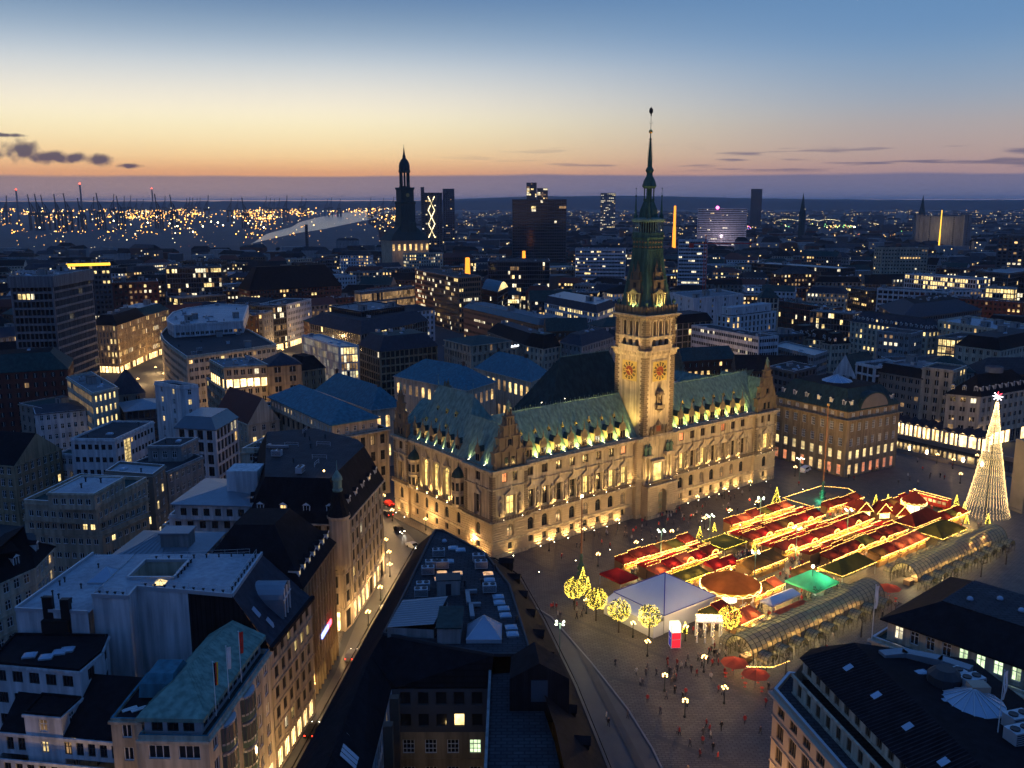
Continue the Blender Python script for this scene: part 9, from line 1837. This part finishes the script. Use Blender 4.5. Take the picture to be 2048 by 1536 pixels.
simple_tower('church_spire', 'thin dark church spire left of the stadium lights', 1596, 388, 432, 2000, 7, 'copper_dark', 'church', 6, 'spire'); simple_tower('church_spire', 'thin dark church spire right of the stadium lights', 1831, 393, 428, 2400, 8, 'copper_dark', 'church', 6, 'spire')
simple_tower('glowing_tower', 'glowing orange fairground tower right of the spire', 1345, 412, 455, 1500, 2.0, 'glow_orange'); simple_tower('ride_tower', 'yellow-lit fairground drop tower before the bunker', 1870, 420, 460, 1600, .9, 'neon_yellow'); simple_tower('glowing_tower', 'orange strip-lit stair tower in mid-distance', 1048, 502, 525, 830, 1.6, 'glow_orange'); simple_tower('glowing_tower', 'church stump coloured glowing orange as if floodlit behind the orange slab', 936, 515, 550, 720, 2.0, 'glow_orange')  # the church stump's floodlighting is put into its glowing colour
for n_, (px, y0, d) in enumerate(((180, 370, 4200), (54, 381, 4600), (320, 378, 5200))): t = simple_tower('chimney', f'tall harbour chimney with red top light, {ORD[n_]} largest', px, y0, 420, d, 4, 'concrete', 'chimney', 8); b = MB(); b.ball((0, 0, zpix(y0, d)+2), 4, 6, 4); b.build('warning_light', ['far_red'], t)
# red tower crane in the middle distance
x, y = far(1408, 700); t = thing('tower_crane', 'thin red tower crane right of the clock tower', 'crane', (x, y, 0)); b = MB(); H_ = zpix(486, 700)
for s in (-1, 1):
    for w in (-1, 1): b.tube((s, w, 0), (s, w, H_), .15, 4)
for k in range(int(H_/3)): b.tube((-1, -1, 3*k), (1, -1, 3*k+3), .1, 4); b.tube((1, -1, 3*k), (-1, -1, 3*k+3), .1, 4)
b.build('mast', ['red_paint'], t); b = MB(); b.tube((-12, 0, H_), (34, 0, H_), .5, 4); b.tube((0, 0, H_+6), (30, 0, H_), .12, 4); b.tube((0, 0, H_), (0, 0, H_+6), .4, 4); b.box(-12, -1.5, H_-3, -9, 1.5, H_); b.build('jib', ['red_paint'], t)
# ---- random fill of the quarter: individual houses in belts
SEC = [(0, 'the left edge'), (185, 'the banded tower'), (610, 'the lit row'), (815, 'the domed church'), (1080, 'the glass slab'), (1300, 'the clock tower'), (1560, 'the red crane'), (1900, 'the bunker'), (2100, 'the right edge')]
colr = {'cream': 'cream', 'white': 'white', 'grey': 'grey stone', 'brick': 'red brick', 'brown': 'brown', 'glass': 'dark glass', 'office': 'grey plaster', 'dark': 'dark'}
def in_river(x, y): return y > 1500 and x < -.16*y+40
belt = 0; made = 0; r_ = 430; ND = 290
while r_ < 1650 and made < ND:
    belt += 1; px = -60+rc.uniform(0, 40); cnt = {}
    while px < 2110 and made < ND:
        w = rc.uniform(16, 36)*(1+.25*(r_ > 800)); dpx = w/r_*1841; rr_2 = r_+rc.uniform(-14, 14); c = far(px+dpx/2, rr_2); dp = rc.uniform(12, 18); px += dpx*1.08+rc.uniform(0, 14)*(600/r_)
        if any(math.dist(c, tc_) < tr_+w*.42 for tc_, tr_ in taken) or in_river(*c): continue
        ang = math.atan2(c[0], c[1])*-1+rc.choice((.5, .5, -.35, .15, -.1)); e = (math.cos(ang), math.sin(ang)); n = (-e[1], e[0]); P = [(c[0]+e[0]*a*w/2+n[0]*b_*dp/2, c[1]+e[1]*a*w/2+n[1]*b_*dp/2) for a, b_ in ((-1, -1), (1, -1), (1, 1), (-1, 1))]
        taken.append((c, w*.42)); sn_ = rc.choice(list(colr)); h = rc.uniform(14, 22)*(1.5 if rc.random() < .06 else 1); k = max([i for i, s in enumerate(SEC) if px-dpx/2 >= s[0]] or [0]); cnt[k] = cnt.get(k, 0)+1; rf = rc.choice(['flat', 'flat', 'hip', 'mansard', 'gable'])
        B = Building('town_house', f'{colr[sn_]} house, {ordw(cnt[k])} from left in the {ordw(belt)} row right of {SEC[k][1]}', P, group='houses of the quarters behind the town hall'); B.walls(P, 0, h, STY[sn_].but(lit=rc.choice((.04, .08, .15, .28)), shop=None, band=0, fl=3.5)); s_ = STY[sn_].wall
        rm = rc.choice(['slate', 'slate', 'slate_blue', 'red_tile', 'bitumen', 'copper_dark'])
        if rf == 'flat': B.flat(P, h, rc.choice(['bitumen', 'gravel_roof', 'pale_roof', 'bitumen']), .6, s_); B.clutter(inset(P, .6), h, rc.randint(1, 5), made)
        elif rf == 'hip': B.hip(P, h, rc.uniform(3, 6), rm)
        elif rf == 'gable': B.gable(P, h, rc.uniform(4, 7), rm)
        else: B.mansard(P, h, 4.5, 3, rm, 'bitumen'); B.clutter(inset(P, 3.5), h+4.6, rc.randint(0, 3), made)
        B.done(); made += 1
    r_ += 30+r_*.022
# ---- everything farther out reads as one mass of roofs and lights
b = MB(); mats_ = ['dark_facade', 'grey_plaster', 'red_brick', 'slate', 'bitumen', 'win_yellow', 'win_warm', 'win_white', 'foliage_far', 'gravel_roof']
for k in range(5200):
    px = rc.uniform(-400, 2450); d = math.exp(rc.uniform(math.log(620), math.log(7500))); x, y = far(px, d)
    if in_river(x, y) or (d < 1750 and any(math.dist((x, y), tc_) < tr_+14 for tc_, tr_ in taken)): continue
    w, dp, h = rc.uniform(12, 34)*(1+d/6000), rc.uniform(11, 20), rc.uniform(9, 19)*(1.6 if rc.random() < .04 else 1); a = rc.uniform(-.6, .6); e = (math.cos(a), math.sin(a)); i = rc.choice((0, 0, 1, 1, 2)); b.obox((x, y), e, w, dp, 0, h, i)
    if d < 1750: taken.append(((x, y), w*.4))
    n_ = (e[1], -e[0]); f_ = (x+n_[0]*dp/2, y+n_[1]*dp/2)
    if rc.random() < .6: A = [(f_[0]+e[0]*s*w/2+n_[0]*.3, f_[1]+e[1]*s*w/2+n_[1]*.3) for s in (-1, 1)]; C = [(x-n_[0]*dp*.5+e[0]*s*w/2, y-n_[1]*dp*.5+e[1]*s*w/2) for s in (-1, 1)]; r0, r1 = [(x+e[0]*s*w*.4, y+e[1]*s*w*.4, h+rc.uniform(3, 6)) for s in (-1, 1)]; b.face([(*A[0], h), (*A[1], h), r1, r0], rc.choice((3, 4))); b.face([(*C[1], h), (*C[0], h), r0, r1], 3); b.face([(*A[1], h), (*C[1], h), r1], 3); b.face([(*C[0], h), (*A[0], h), r0], 3)
    for q in range(rc.randint(1, 6) if rc.random() < .8 else 0): s = rc.uniform(-.45, .45)*w; z = rc.uniform(2, h-3); ww = rc.uniform(.8, 1.6)*(1+d/3500); b.face([(f_[0]+e[0]*(s+u)+n_[0]*.1, f_[1]+e[1]*(s+u)+n_[1]*.1, z+v) for u, v in ((0, 0), (ww, 0), (ww, ww*1.1), (0, ww*1.1))], rc.choice((5, 6, 6, 7)))
o = b.build('distant_city', mats_, kind='stuff'); tag(o, 'mass of dark distant roofs with scattered lit windows', 'city')
# trees of the parks between, as one wood
b = MB()
for (pa, pb, d0, d1, n) in ((1380, 2060, 1050, 1500, 900), (640, 1000, 1250, 1700, 420), (880, 1500, 3000, 6500, 700), (540, 760, 1500, 2100, 220), (1000, 1350, 1250, 1700, 260)):
    for k in range(n):
        x, y = far(rc.uniform(pa, pb), rc.uniform(d0, d1))
        if in_river(x, y) or any(math.dist((x, y), tc_) < tr_ for tc_, tr_ in taken): continue
        h = rc.uniform(9, 17); i = b.vs([]); b.tube((x, y, 0), (x, y, h*.5), .4, 4)
        for j in range(7): a = rc.uniform(0, 6.3); q = rc.uniform(0, h*.28); b.octa((x+q*math.cos(a), y+q*math.sin(a), h*rc.uniform(.45, .95)), h*rc.uniform(.1, .2))
o = b.build('park_trees', ['foliage_far'], kind='stuff'); tag(o, 'dark masses of bare park trees between the far houses', 'wood')
# ---- street lights, fairground and harbour lights
b = MB(); LMAT = ['far_light', 'far_white', 'far_red', 'far_green', 'far_pink', 'far_bright', 'far_blue']
def spot(px, py, z, s, m): d = (CAM_H-z)/max(math.tan(.196-math.atan((768-py)/1841)), .004); x, y = far(px, min(d, 11000)); b.octa((x, y, z), s*min(d, 11000)/1841*.55, m)
for k in range(750): spot(rc.uniform(-20, 2070), 409+rc.random()**1.4*150, rc.uniform(6, 12), rc.uniform(.5, 1.1), rc.choice((0, 0, 0, 1, 1, 2 if rc.random() < .2 else 0)))
hc_ = [(rc.uniform(-20, 790), rc.gauss(420, 8)) for k in range(75)]
for k in range(1500): q = rc.choice(hc_); spot(q[0]+rc.gauss(0, 16), q[1]+abs(rc.gauss(0, 4))+(rc.uniform(4, 45) if k % 5 == 0 else 0), rc.uniform(18, 36), rc.uniform(.8, 2.6), 0 if rc.random() < .8 else 1)
for (px, py) in ((93, 448), (307, 441), (325, 430), (365, 448), (350, 443), (445, 442), (432, 440), (455, 447), (478, 431), (492, 430), (505, 444), (415, 449), (240, 437), (535, 452), (600, 418), (640, 415), (720, 412), (395, 459), (1467, 455), (1700, 452)): spot(px, py, 30, rc.uniform(2.0, 3.0), 5 if px < 560 or px > 1400 else 0)
for k in range(150): spot(rc.uniform(1395, 1500), rc.gauss(456, 3), 10, rc.uniform(.6, 1.6), rc.choice((1, 4, 0, 6)))
for k in range(170): spot(rc.uniform(1535, 1700), rc.gauss(451, 3), 12, rc.uniform(.6, 1.7), rc.choice((1, 1, 0, 3)))
for k in range(120): spot(rc.uniform(1680, 1900), rc.gauss(458, 3), 10, rc.uniform(.6, 1.6), rc.choice((1, 0, 0, 3, 2)))
for k in range(60): t_ = k/59; spot(1735+22*math.cos(math.pi*t_), 458-13*math.sin(math.pi*t_), 10, .9, 1); spot(1712+12*math.cos(math.pi*t_), 457-9*math.sin(math.pi*t_), 10, .8, 1)
for k in range(90): t_ = k/89; spot(1545+125*t_, 441-3*abs(math.sin(t_*9.4)), 25, .8, 1)
for (px, py) in ((240, 552), (420, 560), (10, 660), (25, 690), (18, 675), (8, 700), (40, 670), (150, 430)): spot(px, py, 8, 1.8, rc.choice((0, 1, 0)))
o = b.build('city_lights', LMAT, kind='stuff'); tag(o, 'scattered street, harbour and fairground lights out to the horizon', 'lights')
def gpt(px, py): d = CAM_H/math.tan(.196-math.atan((768-py)/1841)); return far(px, d)
for n_, (px, py) in enumerate(((300, 722), (328, 700), (262, 742), (345, 672), (512, 868), (540, 842), (480, 800), (640, 690), (560, 700), (700, 705), (755, 690), (1395, 760), (1880, 700), (1700, 660), (1150, 690), (315, 735), (335, 655), (410, 640), (455, 720), (620, 720), (590, 745), (670, 745), (1360, 700), (1640, 720), (1800, 690), (1960, 640), (1850, 610), (880, 610), (800, 640))): street_lamp(gpt(px, py), f'added street lamp glowing in the lanes behind the town hall, {ORD[n_]} of the row', power=11000, z=0)  # lamps added in the lanes to spill warm light on the facades
# ---- river, harbour cranes, hills
sheet('river', [gpt(*p) for p in ((510, 483), (560, 472), (600, 464), (650, 457), (690, 449), (745, 438), (800, 425), (800, 415), (750, 418), (700, 424), (645, 433), (605, 443), (590, 452), (540, 465))], .3, 'water')
def crane_mesh(h):
    b = MB()
    for x in (-9, 9):
        for y in (-8, 8): b.box(x-2, y-2, 0, x+2, y+2, h*.45)
    b.box(-10, -9, h*.42, 10, -7, h*.47); b.box(-10, 7, h*.42, 10, 9, h*.47); b.box(-14, -2, h*.45, 14, 2, h*.5)
    b.tube((4, 0, h*.46), (10, 0, h), 2.4, 4, 0, 1.8); b.tube((-4, 0, h*.46), (1, 0, h*.72), 1.8, 4); b.tube((1, 0, h*.72), (8, 0, h*.8), 1.4, 4); b.tube((1, 0, h*.72), (-13, 0, h*.49), 1.4, 4); return b.mesh('gantry', ['metal_dark'])
CM = crane_mesh(112)
for n_, (px, d, s, fl_) in enumerate([(px, 5600, 1, 1) for px in (262, 274, 286, 298, 318, 342, 352, 384, 390, 396, 404, 410, 484, 540, 548, 556, 566, 610, 618, 660, 668, 685, 745, 770, 790)]+[(px, 3300, .95, -1) for px in (82, 95, 108, 132, 152, 178, 216, 255, 330, 360, 500)]+[(px, 4300, 1, 1) for px in (30, 200, 240, 425, 470, 580)]):
    x, y = far(px, d); t = thing('harbour_crane', f'dark harbour crane with raised boom, {ORD[n_-(0 if d > 5000 else 36 if d > 4000 else 25)]} from left {"on the far quay" if d > 5000 else "in the near shipyard" if d < 4000 else "on the middle quay"}', 'crane', (x, y, 0), rc.uniform(-.3, .3), 'harbour cranes '+('on the far quay' if d > 5000 else 'in the near shipyard' if d < 4000 else 'on the middle quay')); link('gantry', CM, t, scale=(fl_*s, s, s*rc.uniform(.92, 1.1)))
b = MB(); tb_ = [(-200, 401), (300, 401), (800, 401), (880, 400), (950, 396), (1050, 392), (1250, 391), (1350, 393), (1480, 397), (1600, 399), (1800, 401), (2300, 402)]; rows_ = []
for px in range(-200, 2300, 20):
    for (a, ya), (c, yc) in zip(tb_, tb_[1:]):
        if a <= px <= c: yv = ya+(yc-ya)*(px-a)/(c-a)
    x, y = far(px, 9500); x2, y2 = far(px, 12500); z = max(zpix(yv, 9500)+rc.uniform(-3, 3), 2); rows_.append([(x, y, 0), (x, y, z*.7), (x*1.08, y*1.08, z), (x2, y2, 0)])
b.loft(rows_, 0, cap=False, closed=False); structure(b.build('hills', ['hills_far'], smooth=True))
# ---- evening haze over the whole city
hz = MB(); hz.box(-42000, -900, -1, 42000, 62000, 175); ho = hz.build('haze', []); ho['kind'] = 'stuff'; tag(ho, 'thin blue evening haze over the whole city', 'haze')
hm_ = bpy.data.materials.new('haze'); hm_.use_nodes = True; hm_.node_tree.nodes.clear(); pv = hm_.node_tree.nodes.new('ShaderNodeVolumePrincipled'); pv.inputs['Color'].default_value = (.8, .84, .98, 1); pv.inputs['Density'].default_value = 5e-5; pv.inputs['Anisotropy'].default_value = .45
ou = hm_.node_tree.nodes.new('ShaderNodeOutputMaterial'); hm_.node_tree.links.new(pv.outputs[0], ou.inputs['Volume']); ho.data.materials.append(hm_)
